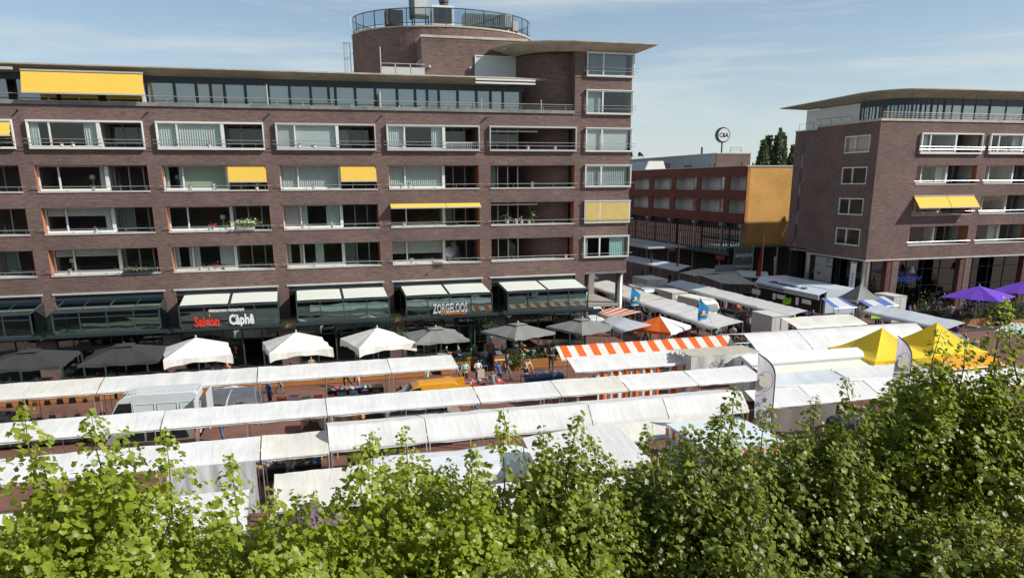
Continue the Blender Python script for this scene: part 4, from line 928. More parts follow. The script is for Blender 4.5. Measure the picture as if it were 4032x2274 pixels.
# ------------------------------------------------------------------ market stalls
rng = random.Random(11)
def cloth(rows, nu, sag=.03, wr=.02, hem=.1, seed=0, span=None):
    """rows: list of (left point, right point) from back to front; returns a sagging cloth"""
    R_ = [(Vector(a), Vector(b)) for a, b in rows]
    m = MB(); Ln = (R_[0][1]-R_[0][0]).length; span = span or Ln/max(1, round(Ln/3.9))
    pts = []
    for i in range(len(R_)-1):
        for j in range(5):
            if j == 0 and i: continue
            t = j/4; pts.append((R_[i][0].lerp(R_[i+1][0], t), R_[i][1].lerp(R_[i+1][1], t), math.sin(t*math.pi)))
    if hem: a, b, _ = pts[-1]; pts.append((a-Vector((0, 0, hem)), b-Vector((0, 0, hem)), 0))
    acc = [0]
    for p, q in zip(pts, pts[1:]): acc.append(acc[-1]+(q[0]-p[0]).length)
    def P(u, v):
        k = round(v*(len(pts)-1)); a, b, s_ = pts[k]; p = a.lerp(b, u)
        d = u*Ln; ph = abs(math.sin(math.pi*d/span))
        dz = -sag*s_*ph - .014*ph*(1 if k >= len(pts)-2 else .3)
        dz += wr*noise.noise(Vector((d*1.7+seed*9.1, k*.35, seed)))*2
        # creases running down from the poles
        f_ = (d/span) % 1.0; dd = min(f_, 1-f_); dz += .022*math.exp(-(dd*span/.12)**2)*s_
        return (p.x, p.y, p.z+dz)
    uv = lambda u, v: (u*Ln, acc[round(v*(len(pts)-1))])
    return m.grid(P, nu, len(pts)-1, uvs=uv)
ST = {}
def stall(label, rows, mat, poles=None, name='market_stall', counter=None, group='market stalls', hem=.1, sag=.03, solid_side=False, cmat=None):
    a, b = Vector(rows[0][0]), Vector(rows[-1][1]); c = (a+b)/2
    t = thing(name, label, 'stall', (c.x, c.y, 0), group)
    Ln = (Vector(rows[0][1])-Vector(rows[0][0])).length
    cloth(rows, max(10, int(Ln*4)), sag=sag, hem=hem, seed=rng.random()*50).obj('canopy', mat, t, smooth=True)
    n = max(1, round(Ln/3.9))
    for r_ in (rows[0], rows[-1]):
        for i in range(n+1):
            p = Vector(r_[0]).lerp(Vector(r_[1]), min(.985, max(.015, i/n))); MB().tube((p.x, p.y, 0), (p.x, p.y, p.z-.03), .025, 6).obj('pole', STEEL, t)
    m = MB()
    for r_ in (rows[0], rows[-1]): m.tube(Vector(r_[0])-Vector((0, 0, .04)), Vector(r_[1])-Vector((0, 0, .04)), .02, 5)
    m.obj('crossbar', STEEL, t)
    if counter:
        (x0, x1, y0, y1, h) = counter
        m = MB().box(x0, x1, y0, y1, h-.05, h)
        for x in (x0+.06, (x0+x1)/2, x1-.06):
            for y in (y0+.06, y1-.06): m.box(x-.03, x+.03, y-.03, y+.03, 0, h-.05)
        m.obj('counter', WOODL, t)
        if cmat: MB().grid(lambda u, v: (x0-.02+(x1-x0+.04)*u, y0-.03+.02*math.sin(u*60), h+.01-(h-.2)*v), 40, 2).grid(lambda u, v: (x0-.02+(x1-x0+.04)*u, y0-.03+(y1-y0+.05)*v, h+.012), 2, 1).obj('table_cloth', cmat, t)
    return t
def rowx(x0, x1, prof): return [((x0, y, z), (x1, y, z)) for y, z in prof]
PA = [(45.1, 2.85), (43.0, 2.5)]; PB = [(37.2, 2.85), (35.4, 2.5)]; PC = [(31.95, 2.85), (30.0, 2.5)]
for i, (a, b, mt, lab) in enumerate([(-21, -10.9, W2, 'cream market canopy at the far left in front of the charcoal parasols'), (-10.86, -2.85, W3, 'greyish canopy behind the long white van'), (-2.8, 4.58, W1, 'white canopy in front of the white parasols, third along the terrace row'), (4.62, 8.55, W1, 'short white canopy ending next to the women by the red table')]):
    stall(lab, rowx(a, b, PA), mt, counter=(a+.3, b-.3, 44.0, 45.0, .8), cmat=None)
for i, (a, b, mt, lab) in enumerate([(-20, -6.65, W1, 'long white canopy at the left edge behind the plane tree tops'), (-6.6, .66, W1, 'white canopy just below the long white van'), (.7, 8.1, W1, 'white canopy just below the yellow van'), (8.15, 12.36, W1, 'white canopy directly below the red market table'), (12.4, 16.12, W2, 'cream canopy left of the orange striped side curtains'), (16.16, 20.18, W1, 'creased white canopy above the orange striped side curtains'), (20.22, 24.2, W1, 'white canopy ending beside the left feather flag')]):
    stall(lab, rowx(a, b, PB), mt, counter=(a+.3, b-.3, 36.1, 37.1, .8) if i not in (0, 3) else None)
for a, b, mt, lab in [(-17, -2.15, W1, 'white canopy half hidden by the leftmost plane tree'), (-2.1, .55, W2, 'short cream canopy above the open gap with red paving')]:
    stall(lab, rowx(a, b, PC), mt, counter=(a+.3, b-.3, 30.8, 31.6, .8))
PG = [(33.5, 2.7), (31.25, 3.2), (30.5, 2.42)]
for a, b, mt, lab in [(.58, 4.66, W1, 'ridged white canopy beginning right of the short cream canopy'), (4.7, 8.18, W1, 'ridged white canopy above the silver tarpaulin'), (8.22, 12.2, W1, 'ridged white canopy above the dark parked car'), (12.24, 15.96, W1, 'ridged white canopy above the food trailer'), (16, 20.2, W1, 'ridged white canopy left of the left feather flag')]:
    stall(lab, rowx(a, b, PG), mt)
PF = [(32.25, 2.9), (30.8, 2.42)]
for a, b, mt, lab in [(21.0, 24.1, W1, 'white canopy right beside the left feather flag pole'), (24.14, 28, W1, 'white canopy midway between the two feather flags'), (28.04, 33, W1, 'white canopy behind the right feather flag'), (33.04, 39, W1, 'white canopy seen through the rightmost tree crown')]:
    stall(lab, rowx(a, b, PF), mt)
# plain back cloth hanging under the canopy between the feather flags
t = tag(MB().grid(lambda u, v: (21.2+4.2*u, 30.82+.02*math.sin(u*20), 2.36-(1.35-.9*abs(2*u-.9)**2*.5)*v), 20, 4).obj('hanging_cloth', mk('cloth_taupe', (.22, .19, .17), .9), smooth=True), 'taupe cloth hanging below the white canopy beside the left feather flag', 'cloth')
# rows below, seen through the tree crowns
for i, (a, b, y, mt, lab) in enumerate([(-12, -2.3, 26.2, W1, 'white canopy low behind the left tree crown'), (-1.5, 3.5, 27.4, W2, 'white canopy above the plum parasol'), (3.6, 9, 24.2, W1, 'white canopy glimpsed through the second tree crown'), (9.1, 14.4, 23.6, W1, 'white canopy glimpsed through the middle of the foliage'), (14.6, 20, 23.4, W1, 'white canopy glimpsed below the food trailer'), (20.2, 27, 24.2, W1, 'white canopy glimpsed low between the right tree crowns'), (27.2, 35, 25.5, W1, 'white canopy glimpsed at the bottom right')]):
    stall(lab, rowx(a, b, [(y, 2.8), (y-2.4, 2.35)]), mt)
for i, (a, b, y, mt, lab) in enumerate([(4, 10.4, 20.6, W1, 'white canopy deep behind the second and third trees'), (10.6, 18, 20.2, W1, 'white canopy deep behind the dark right trees')]):
    stall(lab, rowx(a, b, [(y, 2.8), (y-2.2, 2.35)]), mt)
# white sheet hanging down, silver tarps, grey sail
tag(MB().grid(lambda u, v: (-5.6+3.3*u, 29.95+.025*math.sin(u*17)+.012*math.sin(u*41), 2.48-2.2*v), 40, 3).obj('hanging_sheet', canvas('sheet_blue_white', (.8, .82, .84), trans=.25), smooth=True), 'pale blue-white sheet hanging behind the left trees', 'cloth')
def tarp(label, x0, x1, y0, y1, z0, z1, mat, seed, amp=.18, zlow=.3):
    def f(u, v):
        n_ = noise.noise(Vector((u*3.2+seed, v*3.1, seed)))+.5*noise.noise(Vector((u*8+seed, v*7, seed)))
        e = (1-(2*u-1)**6)*(1-(2*v-1)**6)
        return (x0+(x1-x0)*u, y0+(y1-y0)*v, zlow+((z0+(z1-z0)*v)-zlow)*e**.6+amp*n_*e)
    tag(MB().grid(f, 36, 24).obj('tarpaulin', mat, smooth=True), label, 'tarpaulin', 'tarpaulins over goods')
tarp('silver tarpaulin draped behind the long white van', -6.1, -2.7, 43.9, 46.6, 1.0, 1.7, TARP, 2)
tarp('silver tarpaulin heap under the ridged canopies', .9, 9.6, 28.0, 30.7, 1.75, 2.2, TARP, 5, .12, .9)
stall('grey sail-like canopy below the dark parked car', [((8.4, 28.9, 2.75), (12.6, 29.2, 2.95)), ((8.2, 25.6, 2.2), (12.9, 25.7, 2.3))], W3)
stall('white draped canopy left of the food trailer', [((12.3, 30.2, 2.5), (17.8, 30.2, 2.5)), ((12.2, 28.8, 2.15), (17.6, 28.8, 2.15))], W2)
# striped canopies
stall('long orange and white striped canopy beside the grey parasols', rowx(15.1, 27.35, [(45.3, 2.75), (44.4, 3.1), (43.15, 2.5)]), STR, counter=(15.5, 21.5, 43.3, 44.6, .8))
stall('white canopy attached in front of the orange striped canopy', rowx(14.95, 22.3, [(42.0, 2.9), (40.3, 2.42)]), W1, counter=(15.3, 22, 40.8, 41.8, .8))
for i, (a, b) in enumerate([(16.4, 18.4), (18.5, 20.4), (21.0, 22.4)]):
    tag(MB().grid(lambda u, v: (a+(b-a)*u, 40.4+.06*math.sin(u*26), 2.36-2.0*v), 30, 2, uvs=lambda u, v: (u*(b-a)*1.1, v)).obj('side_curtain', STRV, smooth=True), ['orange striped curtain left under the front canopy', 'orange striped curtain in the middle under the front canopy', 'orange striped curtain at the right end next to the beige stall'][i], 'curtain', 'orange striped stall curtains')
# beige box stall with plant drawing
t = thing('covered_stall', 'beige tarpaulin box stall with a green plant drawing on its front', 'stall', (24.4, 40.6, 0))
m = cloth(rowx(22.05, 26.75, [(41.75, 2.98), (39.65, 2.98)]), 24, .06, .02, 0); m.obj('roof', BEI, t, smooth=True)
MB().grid(lambda u, v: (22.05+4.7*u, 39.64+.03*math.sin(u*23), 2.97-1.7*v), 30, 3).grid(lambda u, v: (22.05, 41.7-2.05*u, 2.97-2.4*v), 8, 3).obj('front_cloth', W3, t, smooth=True)
m = MB(); gy = 39.58
m.path([(23.85, gy, 1.7), (23.9, gy, 2.1), (24.05, gy, 2.45), (24.2, gy, 2.7)], .025, 5)
for cx, cz, rx, rz in ((23.6, 2.45, .2, .14), (24.25, 2.35, .22, .1), (23.55, 2.0, .24, .1), (24.3, 1.95, .22, .1)):
    m.path([(cx+rx*math.cos(i*math.pi/7), gy, cz+rz*math.sin(i*math.pi/7)) for i in range(15)], .014, 4)
m.obj('plant_drawing', mk('drawing_green', (.05, .14, .06), .7), t)
MB().grid(lambda u, v: (21.6+.6*u, 40.2+1.4*v+.2*noise.noise(Vector((u*4, v*4, 1))), 2.95+.28*noise.noise(Vector((u*5, v*5, 3)))), 12, 14).obj('rolled_cloth', W3, t, smooth=True)
for x in (22.1, 26.7):
    for y in (39.7, 41.7): MB().tube((x, y, 0), (x, y, 2.95), .03, 6).obj('pole', STEEL, t)
# big gable canopies
PBG = [(46.4, 2.72), (42.9, 3.4), (41.1, 2.52)]
stall('large white gable canopy left part behind the sales trailer', rowx(27.6, 31.6, PBG), W1); stall('large white gable canopy right part behind the yellow tents', rowx(31.64, 41.2, PBG), W1)
# white sales trailer with lifted flap
t = thing('sales_trailer', 'long smooth white sales trailer with pitched roof beside the yellow tents', 'trailer', (29, 38.3, 0))
TRW = mk('trailer_white', (.8, .81, .79), .3, var=.02, coat=.2)
m = MB().prism([(39.9, .5), (39.9, 2.6), (38.9, 3.02), (37.75, 2.72), (37.75, .5)], 24.9, 33.1); m.v = [(y, x, z) for x, y, z in m.v]; m.obj('body', TRW, t, fixn=True)
MB().box(24.85, 33.15, 37.6, 37.76, 2.55, 2.7).obj('roof_rim', WHTG, t); MB().box(24.87, 24.9, 38.6, 38.7, 2.4, 2.75).obj('vent', BLACK, t)
MB().face([(25, 37.6, 2.56), (33, 37.6, 2.56), (33.2, 36.2, 2.38), (25, 36.2, 2.38)]).obj('flap', mk('flap_cream', (.78, .76, .62), .4, var=.03), t)
for x in (27, 31):
    for y in (37.85, 39.8): m = MB().lathe([(0, -.1), (.33, -.1), (.33, .1), (0, .1)], 16); m.v = [(x+a, y+c_, .34+b) for a, b, c_ in m.v]; m.obj('wheel', RUB, t)
tarp_l = [('pale grey sheet stretched in front of the sales trailer', 24.1, 28.8), ('white sheet stretched below the yellow tent', 28.9, 34.5)]
for i, (lab, a, b) in enumerate(tarp_l): stall(lab, [((a, 35.9, 2.62), (b, 35.9, 2.6)), ((a, 34.2, 2.38), (b, 33.9, 2.36))], W4 if i == 0 else W3, sag=.16)
# peaked tents
def tent(label, cx, cy, h, ze, zp, mat, val=.35, cat='tent'):
    t = thing('peaked_tent', label, cat, (cx, cy, 0), 'peaked market tents')
    m = MB(); cs = [(-h, -h), (h, -h), (h, h), (-h, h)]
    for i in range(4):
        a, b = cs[i], cs[(i+1) % 4]
        def f(u, v):
            x = a[0]+(b[0]-a[0])*u; y = a[1]+(b[1]-a[1])*u; k = 1-v
            ridge = abs(2*u-1)
            return (cx+x*k, cy+y*k, ze+(zp-ze)*(v**1.35) - .1*(1-ridge**2)*math.sin(v*math.pi))
        m.grid(f, 10, 8)
        m.grid(lambda u, v: (cx+a[0]+(b[0]-a[0])*u, cy+a[1]+(b[1]-a[1])*u, ze-val*v), 8, 1)
    m.obj('canopy', mat, t, smooth=True)
    for x, y in cs: MB().tube((cx+x*.97, cy+y*.97, 0), (cx+x*.97, cy+y*.97, ze), .03, 6).obj('pole', STEEL, t)
    return t
tent('left yellow peaked tent above the white sales trailer', 34.6, 38.65, 2.15, 2.65, 4.2, YEL2); tent('right yellow peaked tent partly behind the right feather flag', 39.0, 38.9, 2.15, 2.65, 4.25, YEL2)
stall('amber canopy in front of the right yellow tent', [((36.9, 36.7, 2.6), (40.8, 36.7, 2.6)), ((36.6, 34.9, 2.3), (40.5, 34.9, 2.3))], ORY)
tent('grey peaked tent between the blue striped canopies', 48.6, 57.5, 1.5, 2.7, 4.1, GRYC)
stall('left blue and white striped canopy in front of the fish truck', [((44.6, 57.6, 2.95), (46.6, 57.6, 2.95)), ((43.9, 54.9, 2.5), (46.3, 54.9, 2.5))], STB); stall('right blue and white striped canopy below the grey peak', [((47.5, 57.0, 2.95), (50.7, 57.0, 2.95)), ((47.3, 54.6, 2.5), (50.4, 54.6, 2.5))], STB)
# side street rows running away from the square
def rowy(y0, y1, x0, z0, x1, z1): return [((x0, y0, z0), (x0, y1, z0)), ((x1, y0, z1), (x1, y1, z1))]
for a, b, mt, lab in [(49.3, 55.6, W1, 'near end of the long white canopy row by the steel column'), (55.64, 62, W1, 'second canopy of the white row by the steel column'), (62.04, 68.5, W2, 'third canopy of the white row by the steel column'), (68.54, 76, W2, 'farthest canopy of the white row behind the steel column')]:
    t = stall(lab, [((31.6, b, 2.95), (31.6, a, 2.95)), ((29.0, b, 2.5), (29.0, a, 2.5))], mt)
for a, b, mt, lab in [(52.5, 57.2, W3, 'near end of the narrow canopy row right of the vans'), (57.24, 62, W3, 'second canopy of the narrow row right of the vans'), (62.04, 67, W3, 'third canopy of the narrow row right of the vans'), (67.04, 74, W4, 'farthest bluish canopy of the narrow row behind the vans')]:
    stall(lab, [((39.3, b, 2.9), (39.5, a, 2.9)), ((37.5, b, 2.5), (37.7, a, 2.5))], mt)
stall('off-white canopy crossing in front of the small box trailer', rowx(35.3, 41.5, [(50.1, 2.9), (48.0, 2.5)]), W2, counter=(35.6, 41, 48.6, 49.6, .8))
stall('long blue-grey canopy in front of the purple parasols', [((46.9, 53.2, 2.95), (46.8, 44.1, 2.95)), ((44.9, 52.8, 2.5), (44.8, 43.9, 2.5))], W4)
stall('small blue-grey canopy at the right edge above the foliage', [((50.1, 43.4, 2.9), (53.5, 41.6, 2.9)), ((47.6, 42.4, 2.5), (49, 40.2, 2.5))], W4)
stall('white canopy behind the steel column in the far passage', [((27.2, 84, 2.9), (33, 84, 2.9)), ((27, 80.5, 2.6), (32.5, 80.5, 2.6))], W1)
stall('grey canopy with writing strip in the far side street', [((46.2, 102, 2.9), (47.3, 86.4, 2.9)), ((44.2, 102, 2.5), (44.7, 85, 2.5))], W4)
for i, (p, lab) in enumerate([(((42.6, 80.5, 2.85), (46.5, 83.2, 2.9), (43.2, 78.2, 2.7), (47, 80, 2.75)), 'left drab grey canopy below the arcade'), (((46.6, 83.2, 2.95), (50.6, 80.8, 2.95), (47.1, 79.8, 2.7), (49.6, 77.5, 2.7)), 'middle drab grey canopy below the arcade'), (((49.7, 80, 2.95), (52.3, 77.5, 2.95), (48, 76, 2.75), (50, 73.6, 2.75)), 'right pale grey canopy beside the red flag'), (((43.1, 77.1, 2.95), (47.6, 76.5, 2.95), (43.4, 72.6, 2.6), (46.4, 70.5, 2.6)), 'front drab grey canopy over a crowded stall')]):
    stall(lab, [(p[0], p[1]), (p[2], p[3])], BEI if i != 2 else W4)
stall('small striped canopy next to the building corner', [((25.1, 58.7, 3.0), (26.2, 55.4, 3.0)), ((23.2, 57.8, 2.6), (23.3, 55.0, 2.6))], STRV); stall('grey-white sagging canopy left of the orange parasol', [((23.3, 54.5, 3.05), (24.6, 50.3, 2.9)), ((22.3, 54.6, 2.5), (22.2, 50.2, 2.5))], W4)
# fish truck: long sales truck with sloping roof and lettering
t = thing('fish_truck', 'long silver-blue sales truck with lettered awning in front of the corner block', 'truck', (48.5, 65, 0))
m = MB().prism([(47.0, .6), (47.0, 3.0), (47.3, 3.3), (50.2, 3.3), (50.3, 3.1), (50.3, .6)], 60, 71.2); m.obj('body', mk('truck_silver', (.6, .66, .7), .35, 0, .04), t, fixn=True)
MB().face([(47.2, 59.8, 3.26), (47.2, 71.2, 3.26), (45.7, 69.6, 2.95), (45.7, 59.3, 2.95)]).obj('awning', mk('awning_pale_blue', (.62, .68, .74), .5, var=.05), t)
MB().box(46.93, 46.99, 60.3, 70.8, 1.0, 2.92).obj('serving_hatch', INTD, t)
MB().box(45.62, 45.72, 59.3, 69.8, 2.5, 2.95).obj('sign_board', mk('signboard', (.5, .51, .52), .5), t)
NAVY = mk('ink_navy', (.02, .04, .14), .5)
text('letters', 'Kloosterman Vis', NAVY, .8, (46.2, 68.2, 3.1), t, rot=(R(12), R(0), R(-90)), xs=1.1, offset=.01, shear=.3); text('letters', 'Verse Zeevis, gerookte vis en schaaldieren', NAVY, .3, (45.6, 69.2, 2.62), t, rot=(R(90), 0, R(-90)), xs=.9)
for y in (61.5, 69.5): m = MB().lathe([(0, -.12), (.4, -.12), (.4, .12), (0, .12)], 16); m.v = [(47.1+z, y+x, .42+yy) for x, yy, z in m.v]; m.obj('wheel', RUB, t)
for i, (y, w_, z0, z1) in enumerate(((68.6, 1.5, 1.7, 2.2), (65.9, .5, 1.6, 2.2), (64.3, 1.4, 1.8, 2.2), (62.2, .45, 1.6, 2.3), (60.4, 1.3, 1.9, 2.3))): MB().box(45.66, 45.69, y, y+w_, z0, z1).obj('price_card', SIGNW, t)
for i, (x, y, lab) in enumerate(((44.8, 63.4, 'bright green price board below the fish truck awning'), (47.4, 54.4, 'bright green board hanging below the right blue striped canopy'))):
    tag(MB().box(x, x+1.15 if i else x+.9, y, y+.03, 1.5, 2.15).tube((x+.2, y, 2.15), (x+.2, y, 2.5), .01, 4).obj('price_board', mk('lime_board', (.4, .8, .02), .5, var=.03)), lab, 'sign')
# ------------------------------------------------------------------ parasols
def parasol(label, cx, cy, h, ze, zp, mat, val=.18, vent=True, rz=0, poleonly=False, nseg=4, group='terrace parasols', flap=0, pole=None, alt=None):
    t = thing('parasol', label, 'parasol', (cx, cy, 0), group, rz=rz if rz else 0)
    ox, oy = (0, 0) if rz else (cx, cy)
    m = MB(); cs = [(-h, -h), (h, -h), (h, h), (-h, h)]
    for i in range(4):
        a, b = cs[i], cs[(i+1) % 4]; vm = .84 if vent else 1; k0 = len(m.m)
        def f(u, v):
            k = 1-v*vm; s_ = .06*math.sin(u*math.pi*2)**2*(1-v)
            return (ox+(a[0]+(b[0]-a[0])*u)*k*(1-s_*.6), oy+(a[1]+(b[1]-a[1])*u)*k*(1-s_*.6), ze+(zp-ze)*v*vm-s_*.8)
        m.grid(f, 8, 4)
        m.grid(lambda u, v: tuple(Vector(f(u, 0))+Vector((0, 0, -(val+flap*(2*abs(u-.5))**3)*v+.03*math.sin(u*19)*v)) + Vector(((a[0]+b[0])*.012*v, (a[1]+b[1])*.012*v, 0))), 12, 1)
        if vent:
            m.grid(lambda u, v: (ox+(a[0]+(b[0]-a[0])*u)*.27*(1-v), oy+(a[1]+(b[1]-a[1])*u)*.27*(1-v), zp-.16*(zp-ze)+.02+(zp-ze)*.2*v), 4, 1)
        if alt and i in alt[1]: m.m[k0:] = [1]*(len(m.m)-k0)
    m.obj('canopy', [mat, alt[0]] if alt else mat, t, smooth=False)
    pm = pole or WHTG
    MB().tube((ox, oy, 0), (ox, oy, zp+.06), .04, 8).lathe([(.0, zp+.02), (.07, zp+.04), (.05, zp+.14), (0, zp+.17)], 8, (ox, oy)).obj('pole', pm, t)
    m = MB()
    for a in cs: m.tube((ox, oy, zp-.18), (ox+a[0]*.97, oy+a[1]*.97, ze+.0), .018, 4)
    m.obj('ribs', pm, t)
    MB().box(ox-.45, ox+.45, oy-.45, oy+.45, 0, .12).obj('base', CONCD, t)
    return t
parasol('charcoal parasol at the far left of the terrace', -16.75, 52.6, 2.25, 2.55, 3.25, BLKC, pole=DARK); parasol('charcoal parasol left of the white parasols', -11.3, 52.5, 2.25, 2.55, 3.3, BLKC, pole=DARK)
for x, lab in ((-7.0, 'white parasol in front of the vietnamese restaurant, leftmost of three'), (-.65, 'middle one of the three white parasols'), (4.8, 'rightmost white parasol next to the grey parasols')):
    parasol(lab, x, 52.7, 2.05, 2.5, 3.4, UMW, .32, False, rz=R(8 if x < 0 else 14), flap=.3)
for x, y, rz, lab in ((9.0, 53.1, 4, 'grey parasol nearest the rightmost white parasol'), (15.1, 53.0, 24, 'grey parasol in the middle below the glazed corner room'), (20.3, 53.4, 24, 'grey parasol next to the orange striped stall')):
    parasol(lab, x, y, 1.95, 2.48, 3.12, GRYC, .16, True, rz=R(rz))
parasol('orange and white square parasol behind the striped stall', 25.7, 51.3, 1.75, 2.55, 3.35, UMW, .2, False, rz=R(38), group='market parasols', alt=(ORG, (3, 1)))
parasol('big purple parasol on the corner terrace', 59.2, 54.9, 2.35, 2.85, 3.8, PUR, .04, False, rz=R(28), group='purple parasols', pole=WHTG); parasol('second purple parasol cut off by the right edge', 66.2, 56.4, 2.35, 2.85, 3.8, PUR, .04, False, rz=R(28), group='purple parasols')
parasol('plum parasol low behind the left tree crowns', -.25, 25.0, 1.0, 2.0, 2.5, PLUM, .12, True, rz=R(30), group='market parasols')
# ------------------------------------------------------------------ terrace: planters, tables, chairs
FOLP = leafmat('foliage_planter', [(.03, .06, .02), (.06, .11, .03), (.1, .16, .05), (.2, .2, .08)], .25)
FOLR = leafmat('flowers_red', [(.6, .02, .02), (.75, .05, .04)], .2); FOLW = leafmat('flowers_white', [(.7, .72, .6), (.8, .8, .7)], .2)
def clump(parent, name, n, fn, size, mat, off): q_, f_ = blob_leaves(n, fn, size, rnd); o = np_mesh(name, q_, f_, mat, parent, off); o['kind'] = 'stuff'; return o
def planter(label, x0, x1, y0, y1, h, bushy=1.0):
    t = thing('wooden_planter', label, 'planter', ((x0+x1)/2, y0, 0), 'wooden planters round the terrace')
    n = 3; ph = h/n
    for i in range(n): MB().box(x0, x1, y0, y0+.03, .03+i*ph, (i+1)*ph+.016).obj('plank', WOOD, t)
    for x in (x0, x1-.03): MB().box(x, x+.03, y0+.03, y1-.03, .03, h).obj('end_board', WOOD, t)
    MB().box(x0+.03, x1-.03, y1-.03, y1, .03, h).obj('back_board', WOOD, t); MB().box(x0+.04, x1-.04, y0+.04, y1-.04, h-.1, h-.06).obj('soil', mk('soil', (.03, .025, .02), .95), t)
    if bushy:
        off = OFF[t]; k = [(rnd.uniform(x0, x1), rnd.uniform(.15, .4)) for _ in range(max(2, int((x1-x0)*1.3)))]
        def fn(q):
            cx, r_ = q.choice(k); return (min(x1, max(x0, cx+q.gauss(0, .3))), (y0+y1)/2+q.gauss(0, .14), h-.05+abs(q.gauss(0, r_*bushy)))
        clump(t, 'plants', int((x1-x0)*190*bushy), fn, .07, FOLP, off)
for i, (a, b) in enumerate(((-22, -17), (-16.8, -12), (-11.8, -7), (-6.8, -2), (-1.8, 2.9), (3.0, 8.2))):
    planter(['long wooden planter at the left end of the terrace edge', 'wooden planter below the charcoal parasols', 'wooden planter behind the long white van', 'wooden planter behind the man in blue', 'wooden planter behind the bric-a-brac tables', 'wooden planter behind the yellow van'][i], a, b, 51.2, 51.75, .85, .35)
planter('wooden planter with shrubs right of the menu stand', 13.9, 18.6, 51.3, 51.9, .72, 1.0); planter('wooden planter behind the striped stall', 18.7, 24.5, 51.3, 51.9, .72, .8)
planter('small wooden planter with flowers left of the terrace entrance', 11.2, 12.0, 52.9, 53.6, .8, 1.2); planter('wooden planter behind the seated women', 9.0, 11.1, 51.3, 51.85, .85, .4)
for i, (a, b, y) in enumerate(((55, 58.4, 57.2), (58.6, 62.5, 55.6), (62.7, 68, 54.2), (69, 75, 53.5))): planter(['planter with tall plants left of the purple parasol', 'planter below the purple parasol', 'planter right of the purple parasol pole', 'planter at the far right of the corner terrace'][i], a, b, y, y+.5, .6, 2.6)
# hanging shrub spilling over the planter
t = thing('trailing_shrub', 'bushy green shrub spilling over the planter beside the menu stand', 'plant', (14.3, 51.1, 0)); clump(t, 'foliage', 700, lambda q: (14.35+q.gauss(0, .36), 51.05+q.gauss(0, .12), .65+q.gauss(0, .22)), .06, FOLP, (14.3, 51.1, 0)); MB().tube((14.3, 51.45, .55), (14.3, 51.1, .9), .03, 5).obj('stem', BARK, t)
t = thing('menu_stand', 'wooden menu stand with white sheet at the terrace entrance', 'menu stand', (13.2, 51.5, 0))
for i in range(7): MB().box(12.85, 13.6, 51.2, 51.24, .02+.17*i, .17+.17*i).obj('plank', WOOD, t)
MB().box(12.85, 12.89, 51.24, 51.75, .02, 1.2).box(13.56, 13.6, 51.24, 51.75, .02, 1.2).box(12.89, 13.56, 51.71, 51.75, .02, 1.2).obj('side_board', WOOD, t)
MB().face([(12.83, 51.18, 1.21), (13.62, 51.18, 1.21), (13.62, 51.78, 1.45), (12.83, 51.78, 1.45)]).obj('desk', DARK, t); MB().face([(13.0, 51.25, 1.25), (13.42, 51.25, 1.25), (13.42, 51.68, 1.42), (13.0, 51.68, 1.42)]).obj('menu_sheet', SIGNW, t); MB().box(12.84, 13.61, 51.185, 51.195, .82, .9).obj('trim', SIGNW, t)
t = thing('potted_tree', 'small bamboo in a pale pot on a wooden plinth by the shop door', 'plant', (13.55, 55.6, 0))
MB().box(13.25, 13.85, 55.3, 55.9, 0, 1.15).obj('plinth', WOOD, t); MB().lathe([(.18, 1.15), (.26, 1.75), (.22, 1.75), (0, 1.7)], 12, (13.55, 55.6)).obj('pot', mk('pot_mint', (.4, .5, .45), .6), t); clump(t, 'foliage', 420, lambda q: (13.55+q.gauss(0, .2), 55.6+q.gauss(0, .2), 1.8+abs(q.gauss(0, .45))), .08, FOLP, (13.55, 55.6, 0))
t = thing('potted_palm', 'spiky palm beside the grey parasol next to the white parasols', 'plant', (6.9, 55.8, 0)); clump(t, 'foliage', 260, lambda q: (6.9+q.gauss(0, .28), 55.8+q.gauss(0, .25), 1.9+q.gauss(0, .35)), .13, FOLP, (6.9, 55.8, 0)); MB().tube((6.9, 55.8, .4), (6.9, 55.8, 2.0), .05, 6, .03).obj('stem', BARK, t); MB().lathe([(.2, 0), (.28, .5), (0, .5)], 12, (6.9, 55.8)).obj('pot', DARK, t)
t = thing('olive_shrub', 'loose grey-green shrub between white and grey parasols', 'plant', (7.6, 51.9, 0)); clump(t, 'foliage', 420, lambda q: (7.6+q.gauss(0, .5), 52+q.gauss(0, .2), 1.1+q.gauss(0, .35)), .06, leafmat('foliage_olive', [(.1, .13, .08), (.16, .19, .12)], .2), (7.6, 51.9, 0)); MB().tube((7.6, 52, .3), (7.6, 52, 1.1), .03, 5).obj('stem', BARK, t)
CHM = mk('chair_grey', (.12, .14, .15), .5, .3, .1); CHD = mk('chair_dark', (.03, .03, .035), .6)
def chair_mesh():
    m = MB().box(-.22, .22, -.22, .22, .43, .47).box(-.22, .22, .2, .235, .47, .5)
    for x in (-.2, .2):
        for y in (-.2, .2): m.tube((x, y, 0), (x*.95, y*.95, .44), .016, 4)
        m.tube((x, .2, .44), (x, .27, .86), .016, 4)
    for i in range(4): m.box(-.2, .2, .225+.012*i, .24+.012*i, .54+.085*i, .6+.085*i)
    return m.mesh('chair', CHM)
CH = chair_mesh(); CH2 = CH.copy(); CH2.materials[0] = CHD
def table_mesh(mat):
    m = MB().box(-.38, .38, -.38, .38, .71, .745).tube((0, 0, .05), (0, 0, .71), .035, 6, mi=1).box(-.25, .25, -.04, .04, 0, .05, 1).box(-.04, .04, -.25, .25, 0, .05, 1)
    return m.mesh('table', [mat, DARK])
TM = [table_mesh(WOODL), table_mesh(mk('table_slat', (.3, .32, .31), .6)), table_mesh(mk('table_dark', (.06, .06, .06), .5))]
